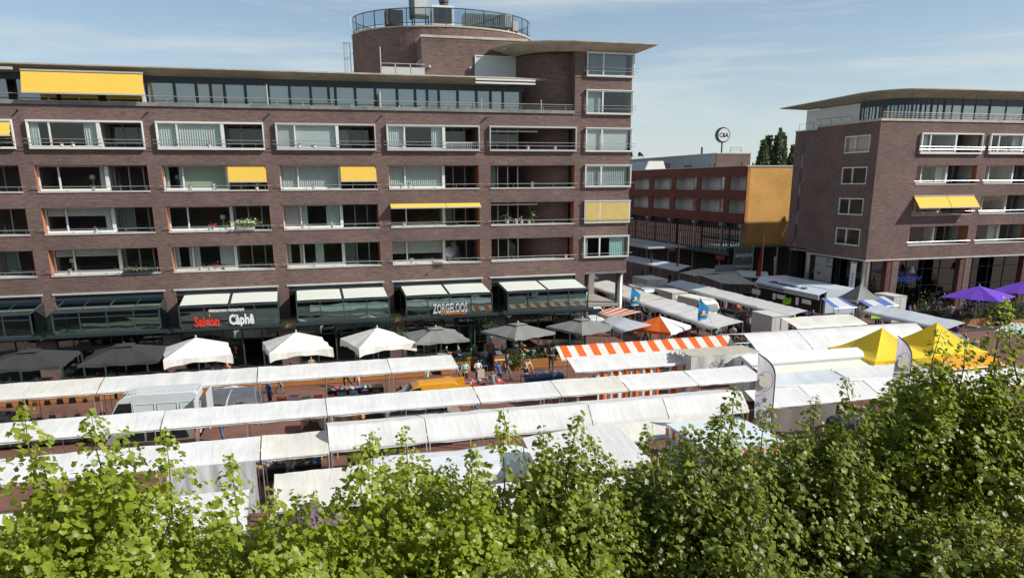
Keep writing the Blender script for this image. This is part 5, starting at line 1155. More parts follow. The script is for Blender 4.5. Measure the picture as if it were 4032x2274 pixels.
def put(mesh, name, x, y, rz, label, cat, group): o = bpy.data.objects.new(name, mesh); COL.objects.link(o); o.location = (x, y, 0); o.rotation_euler.z = rz; return tag(o, label, cat, group)
ter = [(9.7, 54.8, 1), (11.2, 54.4, 1), (9.5, 52.9, 1), (13.4, 54.0, 2), (14.9, 53.9, 0), (16.4, 54.2, 0), (15.4, 52.4, 2), (17.0, 52.5, 2), (18.4, 53.8, 0), (19.8, 54.6, 0), (13.7, 56, 0), (16.2, 56, 0), (18.6, 56, 0)]
for i, (x, y, k) in enumerate(ter):
    put(TM[k], 'terrace_table', x, y, R(rng.uniform(-8, 8)), ['pale wooden terrace table under the grey parasols', 'grey slatted terrace table near the terrace entrance', 'dark terrace table close to the planters'][k], 'table', ['wooden tables under the grey parasols', 'grey slatted tables', 'dark tables near the planters'][k])
    for j in range(3): a = R(90*j+rng.uniform(-15, 15)); put(CH if k == 1 else CH2, 'terrace_chair', x+.72*math.sin(a), y-.72*math.cos(a), a+math.pi, 'grey metal chair at a slatted terrace table' if k == 1 else 'dark chair on the terrace under the grey parasols', 'chair', 'grey terrace chairs' if k == 1 else 'dark terrace chairs')
for x, y, rz in ((12.35, 51.9, .4), (12.0, 52.3, .2), (12.1, 51.4, .1)): put(CH, 'terrace_chair', x, y, rz, 'grey metal chair standing left of the menu stand', 'chair', 'chairs beside the menu stand')
for i in range(9):
    x = -19+2.1*i; y = 54.6+.6*(i % 2); put(TM[2], 'terrace_table', x, y, 0, 'dark table under the charcoal and white parasols', 'table', 'dark tables on the left terrace')
    for j in range(2): a = R(180*j+90+rng.uniform(-20, 20)); put(CH2, 'terrace_chair', x+.72*math.sin(a), y-.72*math.cos(a), a+math.pi, 'dark chair on the left terrace', 'chair', 'dark chairs on the left terrace')
put(CH, 'blue_chair', -15.9, 53.0, .5, 'folding chair with bright blue seat left of the bald seated person', 'chair', 'blue chair').data = None or CH.copy(); bpy.data.objects['blue_chair'].data.materials[0] = mk('chair_blue', (.03, .2, .5), .5)
for i in range(16):
    x = 56.5+rng.uniform(0, 15); y = 57.2+rng.uniform(0, 5); put(TM[2 if i % 3 else 1], 'terrace_table', x, y, rng.uniform(0, 1), 'small table on the corner terrace by the purple parasols', 'table', 'tables on the corner terrace')
    for j in range(2): a = R(180*j+rng.uniform(-40, 40)); put(CH2, 'terrace_chair', x+.7*math.sin(a), y-.7*math.cos(a), a+math.pi, 'dark chair on the corner terrace by the purple parasols', 'chair', 'chairs on the corner terrace')
# flowers and things on the sills
def pot(label, x, y, z, mat, fol, n=60, r_=.13, potm=None):
    t = thing('flower_pot', label, 'flower pot', (x, y, z)); MB().lathe([(.09, z), (.13, z+.2), (.1, z+.2), (0, z+.17)], 10, (x, y)).obj('pot', potm or WHT, t)
    clump(t, 'flowers', n, lambda q: (x+q.gauss(0, r_), y+q.gauss(0, r_*.6), z+.28+abs(q.gauss(0, r_*.7))), .045, mat, (x, y, z)); 
    if fol: clump(t, 'leaves', n//2, lambda q: (x+q.gauss(0, r_), y+q.gauss(0, r_*.6), z+.2+abs(q.gauss(0, r_*.6))), .05, FOLP, (x, y, z))
L2 = LS[2]
rn = ['first', 'second', 'third', 'fourth']; bn = ['', 'left', 'restaurant', 'middle', 'dish', 'rounded']
for ri in range(4):
    for k in range(1, 6):
        for j in range(1+(ri+k) % 2):
            xx = LS[k]+.5+rng.random()*(3.2 if k < 5 else 6)
            pot('small %s on the %s-row sill of the %s bay%s' % (['pot plant', 'white vase', 'clay pot'][(ri+k+j) % 3], rn[ri], bn[k], [' near the rail', ' beside another pot'][j]), xx, YF-.1 if ri == 0 else YF+.02, ROWS[ri][0]+.1, [FOLP, FOLW, FOLR][(ri*2+k+j) % 3], True, 14, .06)
pot('red geranium in a white pot on the third-row sill of the second window bay', L2+3.0, 60.05, 9.88, FOLR, True); pot('red geranium in a pot on the lowest sill above the vietnamese restaurant', L2+2.95, 60.05, 7.0, FOLR, True); pot('purple-leaved pot beside the red geranium on the lowest sill', L2+3.4, 60.05, 7.0, leafmat('fol_purple', [(.1, .03, .06), (.15, .05, .1)]), False, potm=mk('terracotta', (.4, .2, .15), .7)); pot('small green pot plant beside the large white flower box', L2+3.9, 60.05, 9.88, FOLP, False)
t = thing('flower_box', 'large box of white flowers and green leaves on a loggia ledge', 'flower box', (L2+5.2, 59.95, 9.88)); MB().box(L2+4.6, L2+5.9, 59.85, 60.1, 9.88, 10.1).obj('box', WHTG, t)
clump(t, 'leaves', 420, lambda q: (L2+5.3+q.gauss(0, .42), 59.9+q.gauss(0, .14), 10.2+abs(q.gauss(0, .16))), .06, leafmat('fol_lime', [(.16, .3, .05), (.25, .4, .1)]), (L2+5.2, 59.95, 9.88)); clump(t, 'flowers', 220, lambda q: (L2+5.25+q.gauss(0, .4), 59.86+q.gauss(0, .14), 10.38+abs(q.gauss(0, .1))), .05, FOLW, (L2+5.2, 59.95, 9.88))
t = thing('herb_boxes', 'row of grey-green plants on the lowest loggia ledge of the left bay', 'flower box', (LS[1]+5.3, 59.9, 7.0)); MB().box(LS[1]+4.6, LS[1]+6.6, 59.86, 60.05, 7.0, 7.15).obj('box', DARK, t); clump(t, 'leaves', 260, lambda q: (LS[1]+5.5+q.gauss(0, .55), 59.9+q.gauss(0, .1), 7.2+abs(q.gauss(0, .1))), .06, leafmat('fol_sage', [(.2, .24, .1), (.3, .32, .16)]), (LS[1]+5.3, 59.9, 7.0))
t = thing('rubber_plant', 'tall dark leafy plant in the loggia of the fifth bay', 'plant', (LS[5]+3.6, 60.5, 9.6)); MB().tube((LS[5]+3.6, 60.6, 9.5), (LS[5]+3.6, 60.6, 10.9), .02, 5).obj('stem', BARK, t); clump(t, 'leaves', 46, lambda q: (LS[5]+3.6+q.gauss(0, .16), 60.55+q.gauss(0, .12), 10.4+q.gauss(0, .38)), .12, FOLP, (LS[5]+3.6, 60.5, 9.6))
pot('small white orchids on the third-row ledge of the fifth bay', LS[5]+1.4, 60.1, 9.88, FOLW, True, 30, .25); pot('second pot of white orchids on the same ledge', LS[5]+2.6, 60.1, 9.88, FOLW, True, 26, .2); pot('yellow-green plant below the awning in the second row', L2+6.3, 60.0, 12.72, leafmat('fol_yel', [(.4, .4, .05), (.25, .3, .05)]), False, 60, .16)
for (x, z, lab, m_) in ((LS[1]+3.1, 12.75, 'white tripod floor lamp standing inside the second-row window', SIGNW), (LS[1]+1.0, 6.95, 'cream table lamp standing inside the lowest left window', CREAM), (L2+.75, 12.7, 'small white lamp inside the narrow second-row window', SIGNW), (L2+3.6, 9.85, 'white floor lamp inside the dark third-row window', SIGNW)):
    t = thing('floor_lamp', lab, 'lamp', (x, 61.8, z)); MB().lathe([(.2, z+.78), (.17, z+1.06)], 14, (x, 61.8)).obj('lamp_shade', m_, t); MB().tube((x-.15, 61.8, z), (x, 61.8, z+.8), .015, 4).tube((x+.15, 61.75, z), (x, 61.8, z+.8), .015, 4).tube((x, 61.95, z), (x, 61.8, z+.8), .015, 4).obj('leg', WHT, t)
# ------------------------------------------------------------------ vehicles
PGL = mk('car_glass', (.012, .016, .018), .08, 0, .1, spec=.8); LAMP = mk('head_lamp', (.6, .62, .64), .15, .2, .05); TAIL = mk('tail_lamp', (.4, .02, .02), .25)
TYRE = RUB; RIM = mk('wheel_rim', (.35, .36, .37), .35, .7)
PROF = {
 'van': [(-2.9, .35), (-2.9, 1.05), (-2.62, 1.25), (-2.05, 1.45), (-1.5, 2.3), (-1.15, 2.52), (-.4, 2.62), (2.85, 2.62), (3.0, 2.5), (3.05, .9), (3.0, .35)],
 'small': [(-2.1, .3), (-2.12, .8), (-1.95, .98), (-1.25, 1.12), (-.55, 1.66), (-.2, 1.82), (1.85, 1.84), (2.1, 1.7), (2.15, .8), (2.1, .3)],
 'car': [(-2.1, .3), (-2.14, .68), (-1.95, .82), (-1.05, .95), (-.35, 1.42), (.1, 1.48), (1.0, 1.46), (1.7, 1.0), (2.05, .92), (2.1, .6), (2.05, .3)]}
def vehicle(name, label, cat, kind, loc, rz, paint, W=None, sideglass=None, sx=1, group='parked vehicles', doors=False):
    pr = [(x*sx, z) for x, z in PROF[kind]]; W = W or {'van': 1.98, 'small': 1.78, 'car': 1.74}[kind]; h = W/2
    t = bpy.data.objects.new(name, None); COL.objects.link(t); t.location = loc; t.rotation_euler.z = rz; OFF[t] = (0, 0, 0); tag(t, label, cat, group)
    m = MB(); n = len(pr); zt = max(z for _, z in pr)
    secs = [(-h, .93), (-h*.97, 1.0), (h*.97, 1.0), (h, .93)]
    def tuck(y, z): return y*(1-.13*max(0, (z-.95)/(zt-.95)))
    k = 0
    ys = [-h, -h*.8, 0, h*.8, h]
    for y in ys:
        for x, z in pr: m.v.append((x, tuck(y, z), z+(.03*(1-(y/h)**2) if z > zt-.1 else 0)))
    for i in range(len(ys)-1):
        for j in range(n): q = (j+1) % n; m.f.append((i*n+j, (i+1)*n+j, (i+1)*n+q, i*n+q)); m.m.append(0)
    m.f.append(tuple(range(n))); m.f.append(tuple(4*n+j for j in reversed(range(n)))); m.m += [0, 0]
    body = m.obj('body', paint, t, fixn=True, bevel=.045, smooth=False)
    # glass
    if kind == 'van': ws = (pr[3], pr[4]); sg = [[(-1.95, 1.5), (-1.45, 2.2), (-.75, 2.2), (-.75, 1.42)]]
    elif kind == 'small': ws = (pr[3], pr[4]); sg = [[(-1.15, 1.14), (-.55, 1.6), (-.1, 1.66), (-.1, 1.1)]] + ([[(0, 1.1), (0, 1.66), (1.7, 1.68), (1.9, 1.12)]] if sideglass else [])
    else: ws = (pr[3], pr[4]); sg = [[(-.95, .98), (-.3, 1.36), (.1, 1.4), (.1, .97)], [(.17, .97), (.17, 1.4), (.95, 1.38), (1.5, 1.0)]]
    a, b = Vector((ws[0][0], ws[0][1])), Vector((ws[1][0], ws[1][1])); nn = Vector((a.y-b.y, b.x-a.x)).normalized(); 
    if nn.x > 0: nn = -nn
    a2, b2 = a.lerp(b, .08)+nn*.012, a.lerp(b, .96)+nn*.012
    MB().face([(a2.x, -tuck(h*.9, a2.y), a2.y), (a2.x, tuck(h*.9, a2.y), a2.y), (b2.x, tuck(h*.88, b2.y), b2.y), (b2.x, -tuck(h*.88, b2.y), b2.y)]).obj('windscreen', PGL, t)
    if kind != 'van':
        rr = (pr[6], pr[7]) if kind == 'car' else (pr[7], pr[8]); a, b = Vector(rr[0]), Vector(rr[1]); nn = Vector((b.y-a.y, a.x-b.x)).normalized(); nn = nn if nn.x > 0 else -nn
        lo = .95 if kind == 'car' else .55
        a2, b2 = a.lerp(b, .06)+nn*.012, a.lerp(b, lo)+nn*.012
        MB().face([(a2.x, -tuck(h*.85, a2.y), a2.y), (a2.x, tuck(h*.85, a2.y), a2.y), (b2.x, tuck(h*.88, b2.y), b2.y), (b2.x, -tuck(h*.88, b2.y), b2.y)]).obj('rear_window', PGL, t)
    for s_ in (-1, 1):
        for poly in sg: MB().face([(x*sx, s_*(tuck(h, z)+.012), z) for x, z in poly]).obj('side_window', PGL, t)
        for x in ((-1.85, 1.75) if kind == 'van' else (-1.3, 1.3)):
            r_ = .36 if kind == 'van' else .31
            m = MB().lathe([(0, -.09), (r_*.6, -.11), (r_, -.1), (r_, .1), (r_*.6, .11), (0, .09)], 18); m.v = [(x*sx+p, s_*(h-.1)+q, r_+z) for p, z, q in m.v]
            wl_ = m.obj('wheel', TYRE, t); m = MB().lathe([(0, .12), (r_*.6, .115)], 12); m.v = [(x*sx+p, s_*(h-.1)+s_*q, r_+z) for p, z, q in m.v]; m.obj('rim', RIM, wl_)
        fx = pr[1][0]; MB().box(fx-.015, fx+.14, s_*h*.62-.17, s_*h*.62+.17, pr[1][1]-.2, pr[1][1]-.02).obj('headlight', LAMP, t)
        bx = pr[-2][0]; MB().box(bx-.06, bx+.015, s_*h*.86-.06, s_*h*.86+.06, .8, 1.25 if kind != 'car' else .9).obj('tail_light', TAIL, t)
        MB().box((sg[0][0][0]-.02)*sx, (sg[0][0][0]+.1)*sx, s_*(h+.02), s_*(h+.2), sg[0][0][1]-.02, sg[0][0][1]+.2).obj('mirror', BLACK, t)
    if kind == 'van':
        for s_ in (-1, 1):
            for x0, x1 in ((-.55, .45), (.6, 1.55), (1.7, 2.7)):
                yy = lambda z: s_*(tuck(h, z)+.004)
                P4 = [(x0, 1.3), (x1, 1.3), (x1, 2.1), (x0, 2.1)]
                MB().path([(x, yy(z), z) for x, z in P4+[P4[0]]], .016, 4).obj('panel_bead', paint, t)
            MB().box(-2.5, 2.9, s_*h-.01, s_*(h+.012), .62, .74).obj('side_trim', DARK, t)
            MB().path([(-.68, s_*(tuck(h, z)+.003), z) for z in (.5, 1.2, 2.3)], .008, 4).obj('door_seam', DARK, t)
        for i in range(26): x = -1.0+i*.145; MB().box(x, x+.05, -h*.72, h*.72, 2.645, 2.665).obj('roof_rib', paint, t)
        MB().box(3.0, 3.06, -h*.86, h*.86, .5, 2.45).obj('rear_door', paint, t)
    return t
VW = mk('van_white', (.62, .66, .66), .3, var=.03, coat=.5); VWC = mk('van_cream', (.72, .7, .62), .35, var=.03, coat=.4); VY = mk('van_yellow', (.75, .33, .02), .3, var=.04, coat=.6); VB = mk('car_black', (.02, .022, .025), .2, .2, .1, coat=.8); VS = mk('car_silver', (.35, .35, .34), .3, .4, .05, coat=.6); VG = mk('car_beige', (.32, .29, .25), .3, .3, .05, coat=.6)
v = vehicle('delivery_van', 'long high white delivery van with ribbed roof behind the front stall row', 'van', 'van', (-8.3, 42.35, 0), R(-2), VW, sx=.86)
MB().box(2.55, 2.6, -1.9, -.95, .8, 2.35).obj('open_door', VW, v)
v = vehicle('delivery_van', 'small yellow van with its rear doors open behind the stall tables', 'van', 'small', (6.3, 43.0, 0), R(-1), VY)
MB().box(2.1, 2.75, -.98, -.93, .4, 1.7).box(2.1, 2.75, .85, .9, .4, 1.7).obj('open_door', VY, v)
vehicle('parked_car', 'pale silver car with its nose showing between two canopies', 'car', 'small', (5.9, 39.9, 0), R(180), VS, sideglass=True)
vehicle('parked_car', 'black car at the far left between the canopy rows', 'car', 'car', (-15.7, 43.9, 0), R(180), VB)
vehicle('parked_car', 'beige car hidden below a canopy behind the left tree', 'car', 'small', (-7.8, 39.2, 0), R(0), VG, sideglass=True)
vehicle('parked_car', 'dark car with yellow plate below the ridged canopy', 'car', 'car', (12.2, 32.6, 0), R(182), VB)
tag(MB().box(13.25, 13.75, 31.9, 32.0, .72, .86).obj('number_plate', mk('plate_yellow', (.8, .5, .02), .5)), 'yellow number plate lying on the dark car below the ridged canopy', 'plate') if False else None
vehicle('delivery_van', 'high white van between the two side street canopy rows', 'van', 'van', (35.7, 62.9, 0), R(98), VWC, sx=.85)
vehicle('parked_car', 'dark estate car with roof bars in front of the high white side street van', 'car', 'small', (38.0, 59.6, 0), R(100), VB, sideglass=True)
vehicle('delivery_van', 'white van with its roof showing behind the white canopy row', 'van', 'van', (34.2, 71.5, 0), R(95), VW, sx=.8)
vehicle('parked_car', 'dark car beside the steel column in the side street', 'car', 'car', (33.0, 78.5, 0), R(95), VB)
vehicle('delivery_van', 'white van with its nose showing beside the glazed corner room', 'van', 'small', (26.2, 66.5, 0), R(90), VW)
vehicle('parked_car', 'dark blue car with roof bars below the canopy between the feather flags', 'car', 'small', (26.6, 29.6, 0), R(180), mk('car_navy', (.02, .03, .06), .2, .2, coat=.8), sideglass=True)
vehicle('parked_car', 'silver car at the right behind the rightmost tree top', 'car', 'small', (47.0, 45.5, 0), R(80), VS, sideglass=True)
def box_truck(label, x0, x1, y0, y1, z0, z1, mat):
    t = thing('box_trailer', label, 'trailer', ((x0+x1)/2, (y0+y1)/2, 0), 'box trailers in the side street')
    MB().box(x0, x1, y0, y1, z0, z1).obj('box', mat, t, bevel=.04); MB().box(x0-.02, x1+.02, y0-.02, y0+.06, z1-.08, z1+.01).box(x0-.02, x1+.02, y1-.06, y1+.02, z1-.08, z1+.01).box(x0-.02, x0+.05, y0+.06, y1-.06, z1-.08, z1+.01).box(x1-.05, x1+.02, y0+.06, y1-.06, z1-.08, z1+.01).obj('roof_rim', WHTG, t)
    for x in (x0+.05, x1-.25):
        for y in (y0+.5, y1-.7): m = MB().lathe([(0, -.1), (.3, -.1), (.3, .1), (0, .1)], 14); m.v = [(x+.1+c_, y+a, .3+b) for a, b, c_ in m.v]; m.obj('wheel', RUB, t)
    MB().box(x0+.3, x1-.3, y0-.012, y0, z0+.15, z1-.2).obj('door', mat, t); MB().box((x0+x1)/2-.015, (x0+x1)/2+.015, y0-.02, y0-.012, z0+.15, z1-.2).obj('door_seam', DARK, t)
BXW = mk('box_white', (.6, .6, .55), .45, var=.06); BXC = mk('box_cream', (.6, .58, .5), .5, var=.08)
box_truck('cream box truck body behind the white canopy row', 35.5, 37.9, 74.2, 78, .7, 3.0, BXC); box_truck('small white box trailer left of the high white van', 34.8, 36.5, 67, 70.9, .6, 2.6, BXC); box_truck('grey-sided box trailer right of the dark estate car', 36.1, 37.65, 52.3, 55.2, .6, 2.6, BXW); box_truck('white refrigerated trailer next to the blue striped canopies', 51.2, 52.6, 56.2, 58.7, .6, 3.0, BXW)
# food trailer with red and white scalloped valance
t = thing('food_trailer', 'pale food trailer with red and white scalloped edge behind the right trees', 'trailer', (16.2, 26.5, 0))
MB().box(15.05, 18.4, 25.2, 28.6, .5, 2.7).obj('body', mk('trailer_pale', (.55, .62, .64), .5, var=.04), t, bevel=.05); MB().box(14.9, 18.5, 25.0, 28.7, 2.72, 2.82).obj('roof', mk('trailer_roof', (.62, .68, .7), .5, var=.05), t)
def scall(ax, p0, n, sgn):
    for i in range(n):
        c_ = SIGNR if i % 2 else SIGNW; m = MB(); pts = [(0, 0), (.3, 0)] + [(.15+.15*math.cos(a), -.28-.1*math.sin(a)) for a in [j*math.pi/6 for j in range(7)]]
        if ax == 'x': m.prism([(p0[0]+i*.3+x, p0[2]+z) for x, z in pts], p0[1], p0[1]+.02)
        else: m.prism([(p0[1]+i*.3+x, p0[2]+z) for x, z in pts], p0[0], p0[0]+.02); m.v = [(y, x, z) for x, y, z in m.v]
        m.obj('scallop', c_, t)
scall('y', (14.87, 25.05, 2.7), 12, 1); scall('x', (14.95, 24.97, 2.7), 11, 1)
# ------------------------------------------------------------------ flags
def feather(label, x, y, h, lean):
    t = thing('feather_flag', label, 'flag', (x, y, 0), 'feather flags'); FL = canvas('flag_lilac_white', (.66, .64, .68), trans=.3) if 'flag_lilac_white' not in MATS else MATS['flag_lilac_white']
    def edge(v): return x+.02*v, (h-1.0)*v+1.0
    def xr(v): k = max(0, (v-.74)/.26); return x-.02-.95*k**2.6
    pts = [(x, y, 0), (x, y, 1.0)]+[(xr(i/20), y, 1.0+(h-1.0)*i/20) for i in range(1, 21)]
    MB().path(pts, .022, 6).obj('pole', BLACK, t)
    def f(u, v):
        z = 1.0+(h-1.0)*v; a_ = xr(v)-.015; b_ = x-1.0+.22*(1-v)**1.5; return (a_+(b_-a_)*u, y+.05*math.sin(v*9+u*3)*u, z-.04*u)
    MB().grid(f, 8, 26).obj('flag_cloth', FL, t, smooth=True)
    GR = mk('flag_print', (.1, .1, .11), .8)
    m = MB(); cz = h-1.25
    m.path([(x-.58+.38*math.cos(a), y-.095, cz+.45*math.sin(a)) for a in [i*math.pi/12 for i in range(25)]], .012, 4)
    st = [((.18 if i % 2 == 0 else .075)*math.sin(i*math.pi/5), (.18 if i % 2 == 0 else .075)*math.cos(i*math.pi/5)) for i in range(10)]
    m.prism([(x-.55+a, cz-.85+b) for a, b in st], y-.105, y-.095); m.obj('print', GR, t)
    MB().prism([(x-.58+.3*math.cos(i*.314), cz+.26*math.sin(i*.314)) for i in range(20)], y-.092, y-.086).obj('print_disc', mk('print_gold', (.55, .5, .4), .8), t)
    text('letters', 'SALE', GR, 1.05, (x-.88, y-.11, cz-1.25), t, rot=(R(90), R(90), 0), offset=.03)
    return t
feather('lilac-white feather flag rising from the left dark tree', 19.75, 28.0, 5.85, 0); feather('lilac-white feather flag rising between the right trees', 26.95, 28.0, 6.2, 0)
def bflag(label, x, y, z):
    t = thing('blue_flag', label, 'flag', (x, y, z), 'blue flags on the side street canopies'); BL = mk('flag_blue', (.01, .26, .55), .7, var=.06)
    MB().tube((x+1.35, y+.1, z-1.3), (x, y, z+1.05), .018, 5).obj('pole', STEEL, t)
    MB().grid(lambda u, v: (x-.08*v+.8*u*(1-.05*v), y+.05*math.sin(u*5+v*3), z+.95-u*.8*(1-v)-(1.7)*v), 8, 8).obj('flag_cloth', BL, t, smooth=True)
    m = MB(); m.prism([(x+.35+.18*math.cos(i*.314), z-.15+.2*math.sin(i*.314)) for i in range(20)], y-.09, y-.08); m.obj('emblem', mk('emblem_orange', (.6, .15, .03), .6), t)
    MB().prism([(x+.34+.09*math.cos(i*.314), z-.12+.12*math.sin(i*.314)) for i in range(20)], y-.1, y-.091).obj('emblem_centre', SIGNW, t)
    MB().box(x+.08, x+.62, y-.1, y-.09, z-.36, z-.26).obj('emblem_bar', mk('emblem_yellow', (.7, .5, .05), .6), t); MB().box(x+.08, x+.62, y-.09, y-.08, z-.72, z-.65).obj('print_strip', SIGNW, t)
bflag('blue flag with round emblem next to the steel column', 26.2, 57.6, 3.9); bflag('blue flag with round emblem at the near end of the white canopy row', 28.0, 49.6, 3.9)
def redflag(label, x, y, h, wd):
    t = thing('beach_flag', label, 'flag', (x, y, 0), 'red beach flags'); MB().tube((x, y, 0), (x, y, h), .03, 5).obj('pole', STEEL, t)
    RD_ = mk('flag_red', (.45, .03, .02), .7, var=.1)
    MB().grid(lambda u, v: (x-.05-wd*u*(1-v**1.4), y+.04*math.sin(v*8), 1.6+(h-1.6)*v), 4, 16).obj('flag_cloth', RD_, t, smooth=True)
redflag('tall red beach flag beside the kiosk lettering', 49.9, 75, 7.3, .75); redflag('thin red banner pole in front of the arcade', 46.4, 88, 6.9, .3)
t = thing('white_banner', 'narrow white pennant in front of the passage entrance', 'flag', (53.6, 78, 0)); MB().tube((53.6, 78, 0), (53.6, 78, 4.6), .03, 5).obj('pole', STEEL, t); MB().face([(53.35, 77.95, 4.6), (53.75, 77.95, 4.6), (53.6, 77.95, 1.6)]).obj('cloth', SIGNW, t)
t = thing('corner_banner', 'white vertical banner hanging at the corner column of the right block', 'banner', (52.3, 62.5, 0)); MB().box(52.14, 52.17, 62.6, 63.4, 2.2, 5.3).obj('cloth', W1, t); MB().tube((52.15, 62.5, 5.4), (52.15, 63.5, 5.4), .03, 5).obj('rod', STEEL, t); text('letters', 'het oude dorp', mk('ink_grey', (.2, .2, .22), .6), .34, (52.12, 62.9, 2.4), t, rot=(R(90), R(-90), R(-90)), xs=1)
# ------------------------------------------------------------------ goods on the stalls
GC = [mk('goods_%d' % i, c, .7, var=.2, scale=8) for i, c in enumerate([(.35, .05, .04), (.05, .08, .25), (.4, .3, .18), (.6, .58, .5), (.1, .1, .1), (.15, .3, .15), (.5, .35, .1), (.3, .12, .3), (.1, .3, .42), (.55, .1, .25)])]
GN = ['red', 'blue', 'brown', 'cream', 'black', 'green', 'ochre', 'purple', 'teal', 'pink']
def crate(i, x, y, z, w_, d, h, where, rz=0):
    k = i % len(GC); t = thing('goods_crate', '%s goods in an open crate %s' % (GN[k], where), 'crate', (x, y, z), 'crates of goods ' + where)
    m = MB()
    for s_ in (-1, 1): m.box(x-w_/2, x+w_/2, y+s_*(d/2-.015)-.015, y+s_*(d/2-.015)+.015, z, z+h); m.box(x+s_*(w_/2-.015)-.015, x+s_*(w_/2-.015)+.015, y-d/2+.03, y+d/2-.03, z, z+h)
    m.box(x-w_/2+.03, x+w_/2-.03, y-d/2+.03, y+d/2-.03, z, z+.02); m.obj('box', GC[(i*3+2) % 10], t)
    MB().grid(lambda u, v: (x+(u-.5)*(w_-.07), y+(v-.5)*(d-.07), z+h*.8+.1*noise.noise(Vector((x*7+u*5, y*7+v*5, 2)))+.06*(1-(2*u-1)**4)*(1-(2*v-1)**4)), 6, 6).obj('contents', GC[k], t)
ci = 0
for (x0, x1, y, z, where, n) in [(-10, -3.4, 44.5, .8, 'behind the long white van', 6), (-2, 4.2, 44.6, .8, 'left of the yellow van', 9), (4.9, 8.2, 44.6, .8, 'behind the yellow van', 4), (-6, .4, 36.6, .8, 'under the canopy below the white van', 9), (1, 7.8, 36.6, .8, 'under the canopy below the yellow van', 8), (12.6, 15.8, 36.6, .8, 'left of the striped curtains', 4), (-1.9, .3, 31.2, .8, 'under the short cream canopy', 3), (35.8, 41, 49, .8, 'under the off-white crossing canopy', 8), (15.6, 21, 43.9, .8, 'under the long striped canopy', 6)]:
    for i in range(n): crate(ci, x0+(x1-x0)*(i+.5)/n, y+rng.uniform(-.25, .25), z, rng.uniform(.4, .6), .45, rng.uniform(.18, .3), where); ci += 1
# low display tables on the paving
def display(label, x0, x1, y0, y1, mat, n, nm, h=.75, drape=True):
    t = thing('display_table', label, 'table', ((x0+x1)/2, (y0+y1)/2, 0)); m = MB().box(x0, x1, y0, y1, h-.04, h)
    for x in (x0+.06, x1-.06):
        for y in (y0+.06, y1-.06): m.box(x-.03, x+.03, y-.03, y+.03, 0, h-.04)
    m.obj('frame', WOODL, t)
    if drape: MB().grid(lambda u, v: (x0-.03+(x1-x0+.06)*u, y0-.04+.025*math.sin(u*50), h+.01-(h*.75)*v), 50, 2).grid(lambda u, v: (x0-.03+(x1-x0+.06)*u, y0-.04+(y1-y0+.08)*v, h+.012), 2, 2).obj('table_cloth', mat, t, smooth=True)
    for i in range(n):
        x, y = rng.uniform(x0+.15, x1-.15), rng.uniform(y0+.12, y1-.12); k = rng.randrange(10); o = MB().box(-.1, .1, -.07, .07, 0, rng.uniform(.03, .12)).obj('small_goods', GC[k], loc=None)
        o.location = (x, y, h+.014); o.rotation_euler.z = rng.uniform(0, 3); tag(o, '%s trinket lying on the %s' % (GN[k], nm), 'goods', 'trinkets on the ' + nm)
RED_T = mk('cloth_red', (.42, .06, .05), .8, var=.1); BLU_T = mk('cloth_navy', (.03, .07, .16), .8, var=.2)
display('table with red cloth full of trinkets right of the yellow van', 8.9, 12.0, 45.2, 46.8, RED_T, 60, 'red market table'); display('table with blue cloth and folded clothes left of the striped stall', 13.5, 16.2, 45.6, 47.0, BLU_T, 26, 'blue market table', .8)
BRN_T = mk('cloth_brown', (.08, .055, .04), .85, var=.3); BLK_T = mk('cloth_black', (.02, .02, .022), .85, var=.3)
display('dark table of bric-a-brac left of the yellow van', -.6, 3.9, 40.6, 41.8, BRN_T, 50, 'dark bric-a-brac table'); display('black table of boxes right of the man in blue', 1.0, 4.4, 46.3, 47.2, BLK_T, 36, 'black box table'); display('dark book table below the white van canopy', -5.2, .2, 33.6, 34.5, BLK_T, 50, 'dark book table'); display('low table by the pale silver car', 2.2, 4.0, 33.7, 34.5, BRN_T, 20, 'low brown table'); display('table in the shade left of the striped curtains', 9.4, 12.0, 38.4, 39.4, BLK_T, 24, 'shaded black table'); display('black table under the far left canopy', -18, -11.2, 42.2, 43.2, BLK_T, 30, 'far left black table')
tag(MB().box(10.55, 11.0, 46.6, 46.66, .75, 1.4).obj('cardboard_panel', mk('card_cream', (.55, .5, .36), .8)), 'cream cardboard panel standing on the red market table', 'board')
# handbags on and under the left stall
for i in range(22):
    x = -17.5+.3*i*1.02; hang = i % 2 == 0; z = 1.55 if hang else .82; y = 44.9 if hang else 44.3
    t = thing('handbag', 'dark handbag hanging under the far left canopy' if hang else 'dark handbag standing on the far left counter', 'handbag', (x, y, z), 'hanging handbags' if hang else 'handbags on the counter')
    s_ = rng.uniform(.8, 1.2); MB().prism([(x-.16*s_, z), (x+.16*s_, z), (x+.12*s_, z+.26*s_), (x-.12*s_, z+.26*s_)], y-.06, y+.06).obj('bag', GC[4] if i % 5 else GC[2], t, bevel=.02); MB().path([(x-.08, y, z+.25*s_), (x-.05, y, z+.42*s_), (x+.05, y, z+.42*s_), (x+.08, y, z+.25*s_)], .01, 4).obj('strap', BLACK, t)
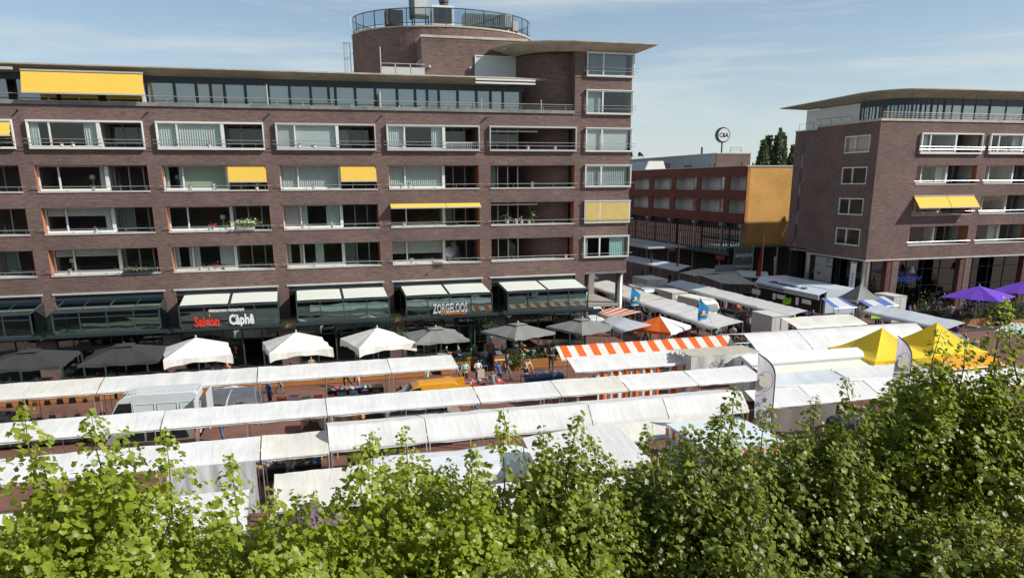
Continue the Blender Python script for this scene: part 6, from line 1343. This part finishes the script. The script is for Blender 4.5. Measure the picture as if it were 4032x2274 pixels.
# clothes racks along the side street row and under the big gable
def rack(label, x0, x1, y0, y1, n, grp):
    t = thing('clothes_rack', label, 'clothes rack', ((x0+x1)/2, (y0+y1)/2, 0), grp); a, b = Vector((x0, y0, 1.6)), Vector((x1, y1, 1.6))
    MB().tube(a, b, .018, 5).tube((x0, y0, 0), a, .02, 5).tube((x1, y1, 0), b, .02, 5).obj('frame', STEEL, t)
    d = (b-a).normalized(); nr = Vector((-d.y, d.x, 0))
    for i in range(n):
        p = a.lerp(b, (i+.5)/n); w_ = .22; MB().face([p-nr*w_, p+nr*w_, p+nr*w_*.8-Vector((0, 0, rng.uniform(.6, .95))), p-nr*w_*.8-Vector((0, 0, .8))]).face([p-nr*w_+d*.05, p+nr*w_+d*.05, p+nr*w_*.8+d*.05-Vector((0, 0, .85)), p-nr*w_*.8+d*.05-Vector((0, 0, .85))]).obj('garment', GC[rng.choice((4, 4, 4, 1, 8, 3, 0, 7, 9))], t)
for i in range(6): rack('clothes rack %s under the white canopy row' % ['at the near end', 'second from the near end', 'third from the near end', 'fourth from the near end', 'fifth from the near end', 'at the far end'][i], 29.3, 29.3, 50+3.4*i, 52.8+3.4*i, 14, 'clothes racks under the white row')
for i in range(3): rack(['clothes rack left behind the orange parasol', 'clothes rack in the middle behind the long striped canopy', 'clothes rack right behind the long striped canopy'][i], 25.5+3.2*i, 28.3+3.2*i, 47.9+.2*i, 47.9+.2*i, 18, 'clothes racks behind the striped canopy')
for i in range(4): rack('clothes rack %s below the narrow side street canopies' % ['nearest', 'second', 'third', 'farthest'][i], 37.9, 37.9, 56+4*i, 59+4*i, 12, 'clothes racks in the narrow row')
for i in range(2): rack(['clothes rack left below the front drab canopy', 'clothes rack right below the front drab canopy'][i], 43.6+1.3*i, 44.6+1.5*i, 74-1.2*i, 71.6-.9*i, 12, 'clothes racks by the arcade')
tag(MB().box(14.0, 15.3, 36.0, 36.8, .82, .95).obj('wooden_crate_lid', WOODL), 'flat pine tray under the canopy left of the striped curtains', 'tray')

for i in range(46):
    lane = i % 4; x = [rng.uniform(-5.5, .5), rng.uniform(-13, -7), rng.uniform(1.2, 4.2), rng.uniform(13, 15.8)][lane]; y = [38.0, 38.3, 45.8, 38.0][lane]+rng.uniform(-.5, .5); zz = .32*(i % 3)
    crate(i*7+3, x, y, zz if i % 3 == 0 else 0, rng.uniform(.45, .7), .45, .3, ['on the paving below the white van canopy', 'on the paving behind the left tree', 'on the paving left of the yellow van', 'on the paving left of the striped curtains'][lane])
# ------------------------------------------------------------------ people
def skin_body(J, E):
    """J: joint -> (x,y,z,radius); E: edges. One continuous surface grown with a Skin modifier."""
    names = list(J); me = bpy.data.meshes.new('sk'); me.from_pydata([J[n][:3] for n in names], [(names.index(a), names.index(b)) for a, b in E], [])
    o = bpy.data.objects.new('sk', me); COL.objects.link(o); md = o.modifiers.new('s', 'SKIN'); md.use_smooth_shade = True
    lay = me.skin_vertices[0].data
    for i, n in enumerate(names): r_ = J[n][3]; lay[i].radius = (r_, r_*(J[n][4] if len(J[n]) > 4 else 1)); lay[i].use_root = n == 'pelvis'
    o.modifiers.new('b', 'SUBSURF').levels = 1
    dg = bpy.context.evaluated_depsgraph_get(); dg.update(); r = bpy.data.meshes.new_from_object(o.evaluated_get(dg)); bpy.data.objects.remove(o); return r
BE = [('pelvis', 'waist'), ('waist', 'chest'), ('chest', 'neck'), ('neck', 'head'), ('head', 'crown'), ('head', 'nose')]
for s_ in 'LR': BE += [('pelvis', 'hip'+s_), ('hip'+s_, 'knee'+s_), ('knee'+s_, 'ank'+s_), ('ank'+s_, 'toe'+s_), ('chest', 'sho'+s_), ('sho'+s_, 'elb'+s_), ('elb'+s_, 'wri'+s_), ('wri'+s_, 'han'+s_), ('wri'+s_, 'thu'+s_)]
def pose(kind):
    # facing -Y, 1.74 m tall
    J = {'pelvis': (0, 0, .95, .15, .7), 'waist': (0, 0, 1.1, .135, .75), 'chest': (0, .01, 1.33, .165, .7), 'neck': (0, .01, 1.5, .058), 'head': (0, -.02, 1.6, .088, 1.1), 'crown': (0, 0, 1.7, .075, 1.1), 'nose': (0, -.115, 1.6, .018)}
    for s_, d in (('L', -1), ('R', 1)):
        J['hip'+s_] = (.1*d, 0, .88, .095); J['knee'+s_] = (.11*d, -.02, .49, .062); J['ank'+s_] = (.11*d, .02, .09, .042); J['toe'+s_] = (.13*d, -.15, .04, .036)
        J['sho'+s_] = (.19*d, .01, 1.42, .062); J['elb'+s_] = (.25*d, .03, 1.14, .045); J['wri'+s_] = (.25*d, -.06, .9, .033); J['han'+s_] = (.25*d, -.1, .8, .03); J['thu'+s_] = (.21*d, -.12, .84, .014)
    def mv(n, *p): J[n] = tuple(p)+J[n][3:]
    if kind == 'walk':
        mv('kneeL', -.1, -.2, .52); mv('ankL', -.1, -.16, .1); mv('toeL', -.12, -.33, .06); mv('kneeR', .1, .06, .5); mv('ankR', .1, .33, .16); mv('toeR', .11, .2, .04); mv('elbL', -.25, .16, 1.16); mv('wriL', -.25, .12, .93); mv('hanL', -.25, .1, .84); mv('thuL', -.21, .06, .87); mv('elbR', .25, -.08, 1.15); mv('wriR', .22, -.26, 1.02); mv('hanR', .2, -.34, .98); mv('thuR', .17, -.33, 1.0)
    if kind == 'reach':
        for n in ('chest', 'neck', 'head', 'crown', 'nose', 'shoL', 'shoR'): x, y, z = J[n][:3]; a = .45; dy, dz = y, z-1.0; mv(n, x, dy*math.cos(a)-dz*math.sin(a), 1.0+dz*math.cos(a)+dy*math.sin(a))
        for s_, d in (('L', -1), ('R', 1)): mv('elb'+s_, .22*d, -.36, 1.1); mv('wri'+s_, .18*d, -.5, .9); mv('han'+s_, .17*d, -.55, .82); mv('thu'+s_, .13*d, -.53, .87)
    if kind == 'fold':
        for s_, d in (('L', -1), ('R', 1)): mv('elb'+s_, .26*d, -.05, 1.14); mv('wri'+s_, .04*d, -.24, 1.15); mv('han'+s_, -.06*d, -.23, 1.17); mv('thu'+s_, -.02*d, -.23, 1.22)
    if kind == 'sit':
        for n in list(J): x, y, z = J[n][:3]; mv(n, x, y, z-.42)
        for s_, d in (('L', -1), ('R', 1)): mv('hip'+s_, .1*d, -.04, .5); mv('knee'+s_, .12*d, -.46, .52); mv('ank'+s_, .12*d, -.44, .1); mv('toe'+s_, .13*d, -.6, .04); mv('elb'+s_, .25*d, -.1, .74); mv('wri'+s_, .16*d, -.34, .74); mv('han'+s_, .13*d, -.42, .76); mv('thu'+s_, .1*d, -.38, .79)
    return J
PO = {}; PMI = {}
for k in ('stand', 'walk', 'reach', 'fold', 'sit'):
    J = pose(k); me = skin_body(J, BE); hd = Vector(J['head'][:3]); ms = []
    segs = [(Vector(J['elb'+s_][:3]).lerp(Vector(J['wri'+s_][:3]), .15), Vector(J['han'+s_][:3])) for s_ in 'LR']; hipz = J['pelvis'][2]-.03
    for p in me.polygons:
        c = Vector(p.center); mi = 2
        if c.z > J['neck'][2]+.0 and (c-hd).length < .3: mi = 1 if (c.z > hd.z+.06 or c.y > hd.y+.055) else 0
        elif min((c-a.lerp(b, min(1, max(0, (c-a).dot(b-a)/(b-a).length_squared)))).length for a, b in segs) < .062: mi = 0
        elif (k != 'sit' and c.z < hipz) or (k == 'sit' and (c.z < .6 and (c.z < .5 or c.y < -.02))): mi = 3
        if c.z < .1: mi = 4
        ms.append(mi)
    me.polygons.foreach_set('material_index', ms); me.polygons.foreach_set('use_smooth', [True]*len(ms)); PO[k] = me; PMI[k] = ms
SK = [mk('skin_a', (.5, .3, .22), .6, var=.05), mk('skin_b', (.38, .22, .15), .6, var=.05), mk('skin_c', (.14, .08, .055), .6, var=.05)]
HA = {'grey': (.4, .38, .35), 'dark': (.02, .016, .014), 'brown': (.08, .045, .025), 'blond': (.4, .27, .13), 'bald': (.5, .3, .22)}
CC = {'black': (.018, .018, .02), 'charcoal': (.05, .052, .056), 'navy': (.02, .03, .08), 'blue': (.03, .1, .34), 'pale blue': (.35, .45, .6), 'white': (.7, .7, .68), 'cream': (.6, .54, .4), 'grey': (.22, .22, .23), 'red': (.5, .04, .04), 'coral': (.6, .2, .16), 'green': (.08, .2, .1), 'mint': (.4, .6, .5), 'orange': (.6, .2, .04), 'purple': (.15, .06, .2), 'khaki': (.3, .26, .17), 'denim': (.08, .12, .2), 'checked': (.5, .4, .35), 'lime': (.35, .6, .05)}
def person(where, k, x, y, rz, top, bottom='denim', hair='brown', sk=0, z=0, sc=1.0, bag=None):
    me = PO[k].copy(); me.materials.clear()
    for m_ in (SK[sk], mk('hair_'+hair, HA[hair], .7), mk('cloth_'+top.replace(' ', '_'), CC[top], .85, var=.15, scale=6), mk('cloth_'+bottom, CC[bottom], .85, var=.15, scale=6), BLACK): me.materials.append(m_)
    me.polygons.foreach_set('material_index', PMI[k])
    o = bpy.data.objects.new('person', me); COL.objects.link(o); o.location = (x, y, z); o.rotation_euler.z = rz; o.scale = (sc,)*3
    tag(o, where, 'person', 'people on the square')
    if bag:
        m = MB().prism([(.2, .75), (.42, .75), (.4, 1.0), (.22, 1.0)], -.12, .06).path([(.23, -.03, 1.0), (.19, -.02, 1.42)], .012, 4); b_ = m.obj('shoulder_bag', GC[bag]); b_.location = o.location; b_.rotation_euler = o.rotation_euler
        tag(b_, 'bag carried by the ' + where, 'bag')
    return o
person('man in dark jacket and grey shorts walking past the red table', 'walk', 13.1, 48.7, R(75), 'charcoal', 'grey', 'dark', sc=1.08); person('person in black with a handbag standing by the planter', 'fold', 16.8, 50.35, R(-20), 'black', 'navy', 'blond', bag=4)
person('woman in pale blue leaning behind the red table', 'reach', 9.6, 48.3, R(20), 'pale blue', 'khaki', 'brown', 1); person('dark-haired woman in mint top behind the red table', 'fold', 10.0, 48.0, R(0), 'mint', 'black', 'dark', 1); person('long-haired woman in white print top behind the red table', 'fold', 10.9, 48.1, R(5), 'white', 'black', 'brown', 1); person('man in grey T-shirt with hand raised in front of the red table', 'reach', 11.1, 44.8, R(170), 'grey', 'khaki', 'brown')
person('man in blue T-shirt holding the silver tarpaulin', 'stand', -2.4, 46.2, R(120), 'blue', 'navy', 'dark', sc=1.05); person('person with only legs showing below the greyish canopy', 'walk', -1.9, 49.6, R(80), 'grey', 'grey', 'dark'); person('walker in dark clothes below the white canopy by the planter', 'walk', 2.4, 49.9, R(-80), 'charcoal', 'black', 'dark')
person('person in a flower-print dress in the gap below the short cream canopy', 'walk', -.8, 28.8, R(150), 'khaki', 'black', 'dark', 1); person('second shopper in dark clothes in the gap below the short cream canopy', 'stand', 1.3, 29.6, R(20), 'charcoal', 'black', 'dark')
person('shopper bending over boxes below the yellow van canopy', 'reach', 1.6, 34.2, R(190), 'brown' if False else 'khaki', 'black', 'dark')
for (x, y, rz, top, h, lab) in ((28.3, 70.5, 20, 'black', 'brown', 'woman in black top between corner and white canopy row'), (29.4, 68.2, -30, 'white', 'blond', 'blond woman in white top near the steel column'), (27.4, 66.5, 60, 'red', 'dark', 'person in red near the building corner'), (28.8, 65.2, 10, 'pale blue', 'grey', 'grey-haired man in pale blue near the building corner'), (27.9, 62.9, 40, 'navy', 'brown', 'person in navy just right of the glazed corner room')): person(lab, 'stand', x, y, R(rz), top, 'denim', h)
seats = [(11.0, 55.1, -90, 'cream', 'brown', 'woman in cream at the slatted tables'), (10.1, 55.2, 90, 'charcoal', 'dark', 'man in charcoal facing the woman in cream'), (12.7, 53.4, -60, 'pale blue', 'grey', 'man in light blue seated behind the grey chairs'), (13.5, 54.7, 0, 'khaki', 'grey', 'person with hat-like grey hair behind the menu stand'), (14.2, 54.3, 10, 'white', 'dark', 'person in white shirt seated behind the menu stand'), (14.1, 52.3, 200, 'coral', 'blond', 'woman in coral next to the trailing shrub'), (14.7, 52.1, 120, 'charcoal', 'dark', 'man in dark jacket left of the mint shirt'), (15.1, 51.95, 170, 'mint', 'grey', 'grey-haired person in mint shirt by the planter'), (16.2, 52.9, 180, 'grey', 'brown', 'person in grey pattern at the dark tables'), (16.9, 52.1, 150, 'red', 'grey', 'grey-haired person in red by the planter'), (17.6, 53.2, 90, 'navy', 'dark', 'person in navy right of the red shirt'), (18.3, 54.6, 0, 'green', 'brown', 'person in green below the right grey parasol'), (15.9, 55.0, 0, 'black', 'dark', 'person in black deep under the middle grey parasol'), (19.4, 53.8, 90, 'charcoal', 'brown', 'person in charcoal below the right grey parasol'), (12.0, 54.5, 90, 'purple', 'dark', 'person in purple near the shop door'),
 (-18.5, 54.0, 20, 'checked', 'grey', 'man in checked shirt below the far left charcoal parasol'), (-17.1, 54.3, 200, 'white', 'dark', 'person in white below the far left charcoal parasol'), (-14.6, 53.0, 160, 'cream', 'bald', 'bald person in cream jacket between the charcoal parasols'), (-13.4, 53.9, 10, 'red', 'dark', 'person in red below the second charcoal parasol'), (-12.6, 54.0, 0, 'checked', 'brown', 'person in striped top below the second charcoal parasol'), (-11.6, 53.6, 90, 'orange', 'dark', 'person in orange below the second charcoal parasol'), (-10.2, 53.5, -20, 'charcoal', 'brown', 'man in charcoal next to the leftmost white parasol'), (-12.1, 53.2, 180, 'navy', 'dark', 'person in navy below the second charcoal parasol'), (-6.6, 54.2, 30, 'purple', 'brown', 'person in purple under the leftmost white parasol'), (-5.4, 54.3, -30, 'coral', 'dark', 'person in coral under the leftmost white parasol'), (.2, 54.4, 20, 'khaki', 'grey', 'person in khaki under the middle white parasol')]
for x, y, rz, top, h, lab in seats: person('seated ' + lab, 'sit', x, y, R(rz), top, 'black' if len(lab) % 2 else 'denim', h, 0)
tops = list(CC); hs = ['dark', 'brown', 'grey', 'blond', 'dark']
spots = ['left of the purple parasol', 'under the purple parasol', 'right of the purple parasol pole']
for i, (x, y) in enumerate(((57.4, 60.8), (58.5, 61.4), (60.3, 61.9), (61.6, 62.2), (63.2, 63.0), (56.9, 59.7), (64.0, 60.7), (66.5, 61.5), (65.2, 59.0), (68.4, 60.3), (63.5, 56.8), (63.8, 62.2), (59.4, 59.2), (61.2, 59.6), (67.2, 58.4), (62.4, 58.2), (69.5, 59.3), (60.2, 57.4))):
    tp = tops[(i*5+3) % len(tops)]; person('seated person in %s %s on the corner terrace, %s' % (tp, spots[0 if x < 59 else 1 if x < 63 else 2], ['front', 'middle', 'back'][min(2, int((y-56.5)/2.3))]), 'sit', x, y, R(rng.uniform(0, 360)), tp, 'denim', hs[i % 5], i % 2)
for i, (x, y, w_) in enumerate(((40.5, 67.0, 'behind the high white van'), (40.4, 64.4, 'right of the high white van'), (43.6, 70.2, 'in front of the drab canopy'), (44.3, 66.4, 'at the fish truck'), (44.5, 61.5, 'at the near end of the fish truck'), (43.8, 68.9, 'between drab canopy and fish truck'), (41.5, 76, 'left of the drab canopy'), (42.8, 84, 'in the far side street'), (43.5, 90, 'far up the side street'), (37.2, 60.9, 'beside the dark estate car'), (42.5, 58.3, 'left of the blue striped canopy'), (43.2, 63.2, 'at the lime price board'), (44.9, 58.9, 'under the left blue canopy'), (42.1, 54.6, 'in the lane behind the off-white canopy'), (33.5, 58.4, 'between white row and vans'), (33.9, 55.8, 'beside the near white row'), (48.6, 47.0, 'right of the blue-grey canopy'), (50.2, 47.6, 'near the right edge of the square'), (49.5, 44.6, 'behind the small blue-grey canopy'))):
    tp = tops[(i*7+1) % len(tops)]; person('shopper in %s %s' % (tp, w_), ('stand', 'walk', 'reach')[i % 3], x, y, R(rng.uniform(0, 360)), tp, ('denim', 'black', 'khaki')[i % 3], hs[i % 5], (0, 1, 0, 2)[i % 4])
lanes = [((32.3, 34.2), (50, 75), 16, 'in the lane between the white row and the vans'), ((40.6, 44.0), (51, 76), 30, 'in the lane in front of the fish truck'), ((26.8, 28.6), (50, 64), 10, 'in the lane left of the white canopy row'), ((22.5, 34), (46.6, 48.4), 14, 'behind the long striped canopy'), ((42, 46), (80, 98), 12, 'far up the side street'), ((47.5, 52), (44, 52), 8, 'at the right end of the square')]
for i, (x, y, w_) in enumerate(((-4.6, 40.4, 'left of the dark bric-a-brac table'), (.9, 40.0, 'in front of the dark bric-a-brac table'), (2.6, 39.7, 'between white and yellow van canopies'), (9.2, 41.5, 'below the red market table'), (13.2, 41.2, 'left of the white front canopy'), (-3.4, 33.0, 'at the dark book table'), (-1.1, 33.2, 'right end of the dark book table'), (10.4, 34.3, 'between the front canopy rows'), (14.2, 47.9, 'behind the blue market table'), (7.4, 47.6, 'behind the yellow van'), (3.0, 47.8, 'behind the black box table'), (12.2, 47.3, 'right end of the red market table'))):
    tp = tops[(i*5+2) % len(tops)]; person('shopper in %s %s' % (tp, w_), ('walk', 'stand', 'reach')[i % 3], x, y, R(rng.uniform(0, 360)), tp, ('denim', 'khaki', 'black')[i % 3], hs[i % 5], i % 2)
for (xa, xb), (ya, yb), n, w_ in lanes:
    for i in range(n):
        tp = tops[(i*5+int(xa)) % len(tops)]; bt = ('denim', 'black', 'khaki', 'navy')[i % 4]; hr = hs[(i*3) % 5]
        person('%s-haired shopper in %s and %s %s' % (hr, tp, bt, w_), ('stand', 'walk', 'fold', 'reach', 'walk')[i % 5], rng.uniform(xa, xb), ya+(yb-ya)*(i+rng.random())/n, R(rng.uniform(0, 360)), tp, bt, hr, (0, 0, 1, 2)[i % 4], sc=rng.uniform(.94, 1.05))
# ------------------------------------------------------------------ plane trees in the foreground
OUT = [(180, .32), (-108, .85), (-66, .6), (-42, .98), (0, 1.15), (42, .98), (66, .6), (108, .85)]
LV = [(0, 0, 0)] + [(r_*math.sin(R(a)), r_*math.cos(R(a)), -.26*r_*r_+.16*abs(math.sin(R(a)))*r_) for a, r_ in OUT]
LV = np.array(LV); LF = np.array([(0, i, i % 8+1) for i in range(1, 9)]); nL = len(LV)
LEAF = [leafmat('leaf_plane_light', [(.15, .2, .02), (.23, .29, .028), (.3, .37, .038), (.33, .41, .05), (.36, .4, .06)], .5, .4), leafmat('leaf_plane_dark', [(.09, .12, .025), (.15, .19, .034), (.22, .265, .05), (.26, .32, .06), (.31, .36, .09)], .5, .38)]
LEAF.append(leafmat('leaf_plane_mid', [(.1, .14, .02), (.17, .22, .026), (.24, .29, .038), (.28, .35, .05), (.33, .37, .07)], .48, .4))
LMESH = []
for m_ in LEAF: me = bpy.data.meshes.new('leaf'); me.from_pydata(LV.tolist(), [], LF.tolist()); me.materials.append(m_); me.update(); LMESH.append(me)
TWIG = mk('twig_bark', (.13, .1, .06), .9, var=.2, scale=8)
def plane_tree(label, x, y, h, rad, mi, seed, nsh=64, tips=()):
    q = random.Random(seed); a = np.random.RandomState(seed)
    t = thing('plane_tree', label, 'tree', (x, y, 0), 'plane trees in front of the square')
    MB().tube((x, y, 0), (x+.05, y, h*.45), .16, 9, .12).tube((x+.05, y, h*.45), (x, y, h*.72), .12, 8, .05).obj('trunk', BARK, t)
    br = MB(); P = []; Nn = []; Sz = []
    base = Vector((x, y, h*.4))
    shoots = []
    for i in range(int(nsh*1.45)):
        an = q.uniform(0, 6.283); rr = rad*math.sqrt(q.random()); fr = rr/rad
        topz = h*(1-.30*fr**2)-abs(q.gauss(0, .25))-.55
        st = Vector((x+rr*.75*math.cos(an), y+rr*.75*math.sin(an), max(2.4, topz-q.uniform(1.6, 3.2))))
        en = Vector((x+rr*math.cos(an), y+rr*math.sin(an), topz-q.random()**2*1.6)); shoots.append((st, en, 1.0))
    for tx, tz in tips: shoots.append((Vector((tx, y+q.uniform(-.6, .4), tz-1.8)), Vector((tx+q.uniform(-.08, .08), y+q.uniform(-.6, .4), tz)), .95))
    def add(p, n_, s0): P.append(p); Nn.append(n_); Sz.append(s0)
    for st, en, wd in shoots:
        d = en-st; ln = d.length
        br.tube(base+Vector(((st.x-x)*.2, (st.y-y)*.2, q.uniform(0, h*.12))), st, .045, 5, .025, caps=False); mid = st.lerp(en, .55)+Vector((q.gauss(0, .07), q.gauss(0, .07), 0)); br.tube(st, mid, .022, 4, .014, caps=False).tube(mid, en, .014, 4, .005, caps=False)
        for j in range(int(ln*88)):
            u = q.random()**.85; c = st.lerp(en, u); w_ = .72*(1-u)**.8+.1
            aa = q.uniform(0, 6.283); r2 = w_*math.sqrt(q.random())*wd
            add((c.x+r2*math.cos(aa), c.y+r2*math.sin(aa), c.z+q.gauss(0, .07)), (.5*math.cos(aa)+.4, .5*math.sin(aa)-.3, .85), (.05+.075*q.random()**1.2)*(1-.35*u*u))
    # leaf blanket over a lumpy crown surface, thinning inwards
    for j in range(int(rad*rad*950)):
        an = q.uniform(0, 6.283); fr = math.sqrt(q.random()); px_, py_ = x+rad*1.06*fr*math.cos(an), y+rad*1.06*fr*math.sin(an)
        l0 = noise.noise(Vector((px_*.62, py_*.62, seed))); lump = l0*1.3+noise.noise(Vector((px_*2.1, py_*2.1, seed+5)))*.55
        if noise.noise(Vector((px_*1.1, py_*1.1, seed+17))) < -.22: continue
        top = h*(1-.24*fr**2.2)-1.15+lump; dz = q.expovariate(1.0)
        if dz > 3.2: continue
        add((px_, py_, top-dz), (.45*math.cos(an)*fr+.4, .45*math.sin(an)*fr-.3, .85), (.052+.078*q.random()**1.2))
    P = np.array(P); Nn = np.array(Nn)+a.normal(scale=.42, size=(len(P), 3)); Nn /= np.linalg.norm(Nn, axis=1)[:, None]
    T = np.cross(Nn, a.normal(size=(len(P), 3))); T /= np.linalg.norm(T, axis=1)[:, None]; T[:, 2] -= .25; T -= Nn*(T*Nn).sum(1)[:, None]; T /= np.linalg.norm(T, axis=1)[:, None]; Bn = np.cross(T, Nn); S_ = np.array(Sz)
    br.obj('branches', TWIG, t)
    # the leaves that show largest stay single objects
    D_ = np.linalg.norm(P-np.array((0, 0, CAMZ)), axis=1)/S_; vis = P[:, 2] > h*.45; order = np.argsort(np.where(vis, D_, 1e9)); big = order[:300]; rest = np.setdiff1d(np.arange(len(P)), big)
    M3 = np.stack([Bn, T, Nn], 2)*S_[:, None, None]
    V = (np.einsum('nij,kj->nki', M3[rest], LV)+P[rest][:, None, :]-np.array((x, y, 0))).reshape(-1, 3); F = (LF[None]+np.arange(len(rest))[:, None, None]*nL).reshape(-1, 3)
    me = bpy.data.meshes.new('crown'); me.vertices.add(len(V)); me.vertices.foreach_set('co', V.ravel()); me.loops.add(F.size); me.loops.foreach_set('vertex_index', F.ravel().astype(np.int32)); me.polygons.add(len(F)); me.polygons.foreach_set('loop_start', np.arange(0, F.size, 3, dtype=np.int32)); me.polygons.foreach_set('loop_total', np.full(len(F), 3, dtype=np.int32)); me.materials.append(LEAF[mi]); me.update(calc_edges=True)
    o = bpy.data.objects.new('crown', me); COL.objects.link(o); o.parent = t; o['kind'] = 'stuff'
    for i in big:
        o = bpy.data.objects.new('leaf', LMESH[mi]); COL.objects.link(o); o.parent = t
        M = Matrix(M3[i].tolist()).to_4x4(); M.translation = Vector(P[i])-Vector((x, y, 0)); o.matrix_local = M
    return t
plane_tree('light green plane tree at the left edge of the foreground', -4.6, 16.0, 8.1, 3.1, 0, 21, 70, [(-5.3, 8.95), (-4.1, 8.75), (-2.9, 8.3), (-5.0, 8.2), (-3.6, 8.3)])
plane_tree('light green plane tree second from the left', -.6, 15.4, 6.8, 2.9, 0, 22, 64, [(-1.65, 7.75), (-.9, 7.1), (.9, 7.8), (-.1, 6.9), (.35, 6.9), (-.45, 6.7)])
plane_tree('light green plane tree in the middle of the foreground', 2.9, 15.8, 7.4, 2.9, 0, 23, 70, [(1.15, 7.95), (1.9, 7.8), (4.2, 7.95), (3.3, 7.4)])
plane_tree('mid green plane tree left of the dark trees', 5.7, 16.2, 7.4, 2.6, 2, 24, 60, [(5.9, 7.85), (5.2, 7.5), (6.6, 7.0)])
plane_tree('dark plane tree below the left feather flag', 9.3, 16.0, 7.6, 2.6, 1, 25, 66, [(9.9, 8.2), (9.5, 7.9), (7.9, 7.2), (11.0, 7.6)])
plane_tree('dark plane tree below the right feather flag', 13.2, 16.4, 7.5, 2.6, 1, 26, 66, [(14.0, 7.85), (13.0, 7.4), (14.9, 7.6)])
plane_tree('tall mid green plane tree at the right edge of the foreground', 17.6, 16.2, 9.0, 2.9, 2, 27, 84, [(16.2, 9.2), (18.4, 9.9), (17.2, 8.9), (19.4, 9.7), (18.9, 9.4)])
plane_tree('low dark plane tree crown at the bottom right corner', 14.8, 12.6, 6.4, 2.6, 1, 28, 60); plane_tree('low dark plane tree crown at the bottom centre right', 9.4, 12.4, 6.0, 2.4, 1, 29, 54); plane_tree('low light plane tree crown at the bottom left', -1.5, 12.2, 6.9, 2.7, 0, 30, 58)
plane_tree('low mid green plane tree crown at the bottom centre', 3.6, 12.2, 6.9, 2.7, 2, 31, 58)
# ------------------------------------------------------------------ the block the photograph is taken from (mirrored in the windows)
Hh = thing('apartment_building', 'brick block behind the photographer, seen only as a reflection', 'building', (0, -8, 0))
MB().box(-70, 60, -16, -2.5, 0, 19).obj('wall', BR, Hh)
for r_ in range(6):
    for i in range(26): MB().box(-66+4.8*i, -63+4.8*i, -2.5, -2.46, 1.2+3*r_, 2.9+3*r_).obj('window', DARK2, Hh)

# low red-brick block across the side street, mirrored in the flank windows of the corner block
I_ = thing('apartment_building', 'red brick block hidden behind the main building, seen only as a reflection', 'building', (20, 105, 0))
MB().box(8, 30, 84, 130, 7.6, 15).obj('wall', BR, I_); MB().box(8.2, 29.8, 84.2, 129.8, 0, 7.6).obj('shop_floor', BR, I_)
for i in range(8): MB().box(29.8, 29.9, 85+5.6*i, 88.5+5.6*i, .4, 5.2).obj('shop_window', DARK, I_)
for r_ in range(2):
    for i in range(8): MB().box(30.0, 30.04, 86+5.4*i, 89.5+5.4*i, 8.4+3.2*r_, 10.2+3.2*r_).obj('window', DARK2, I_)
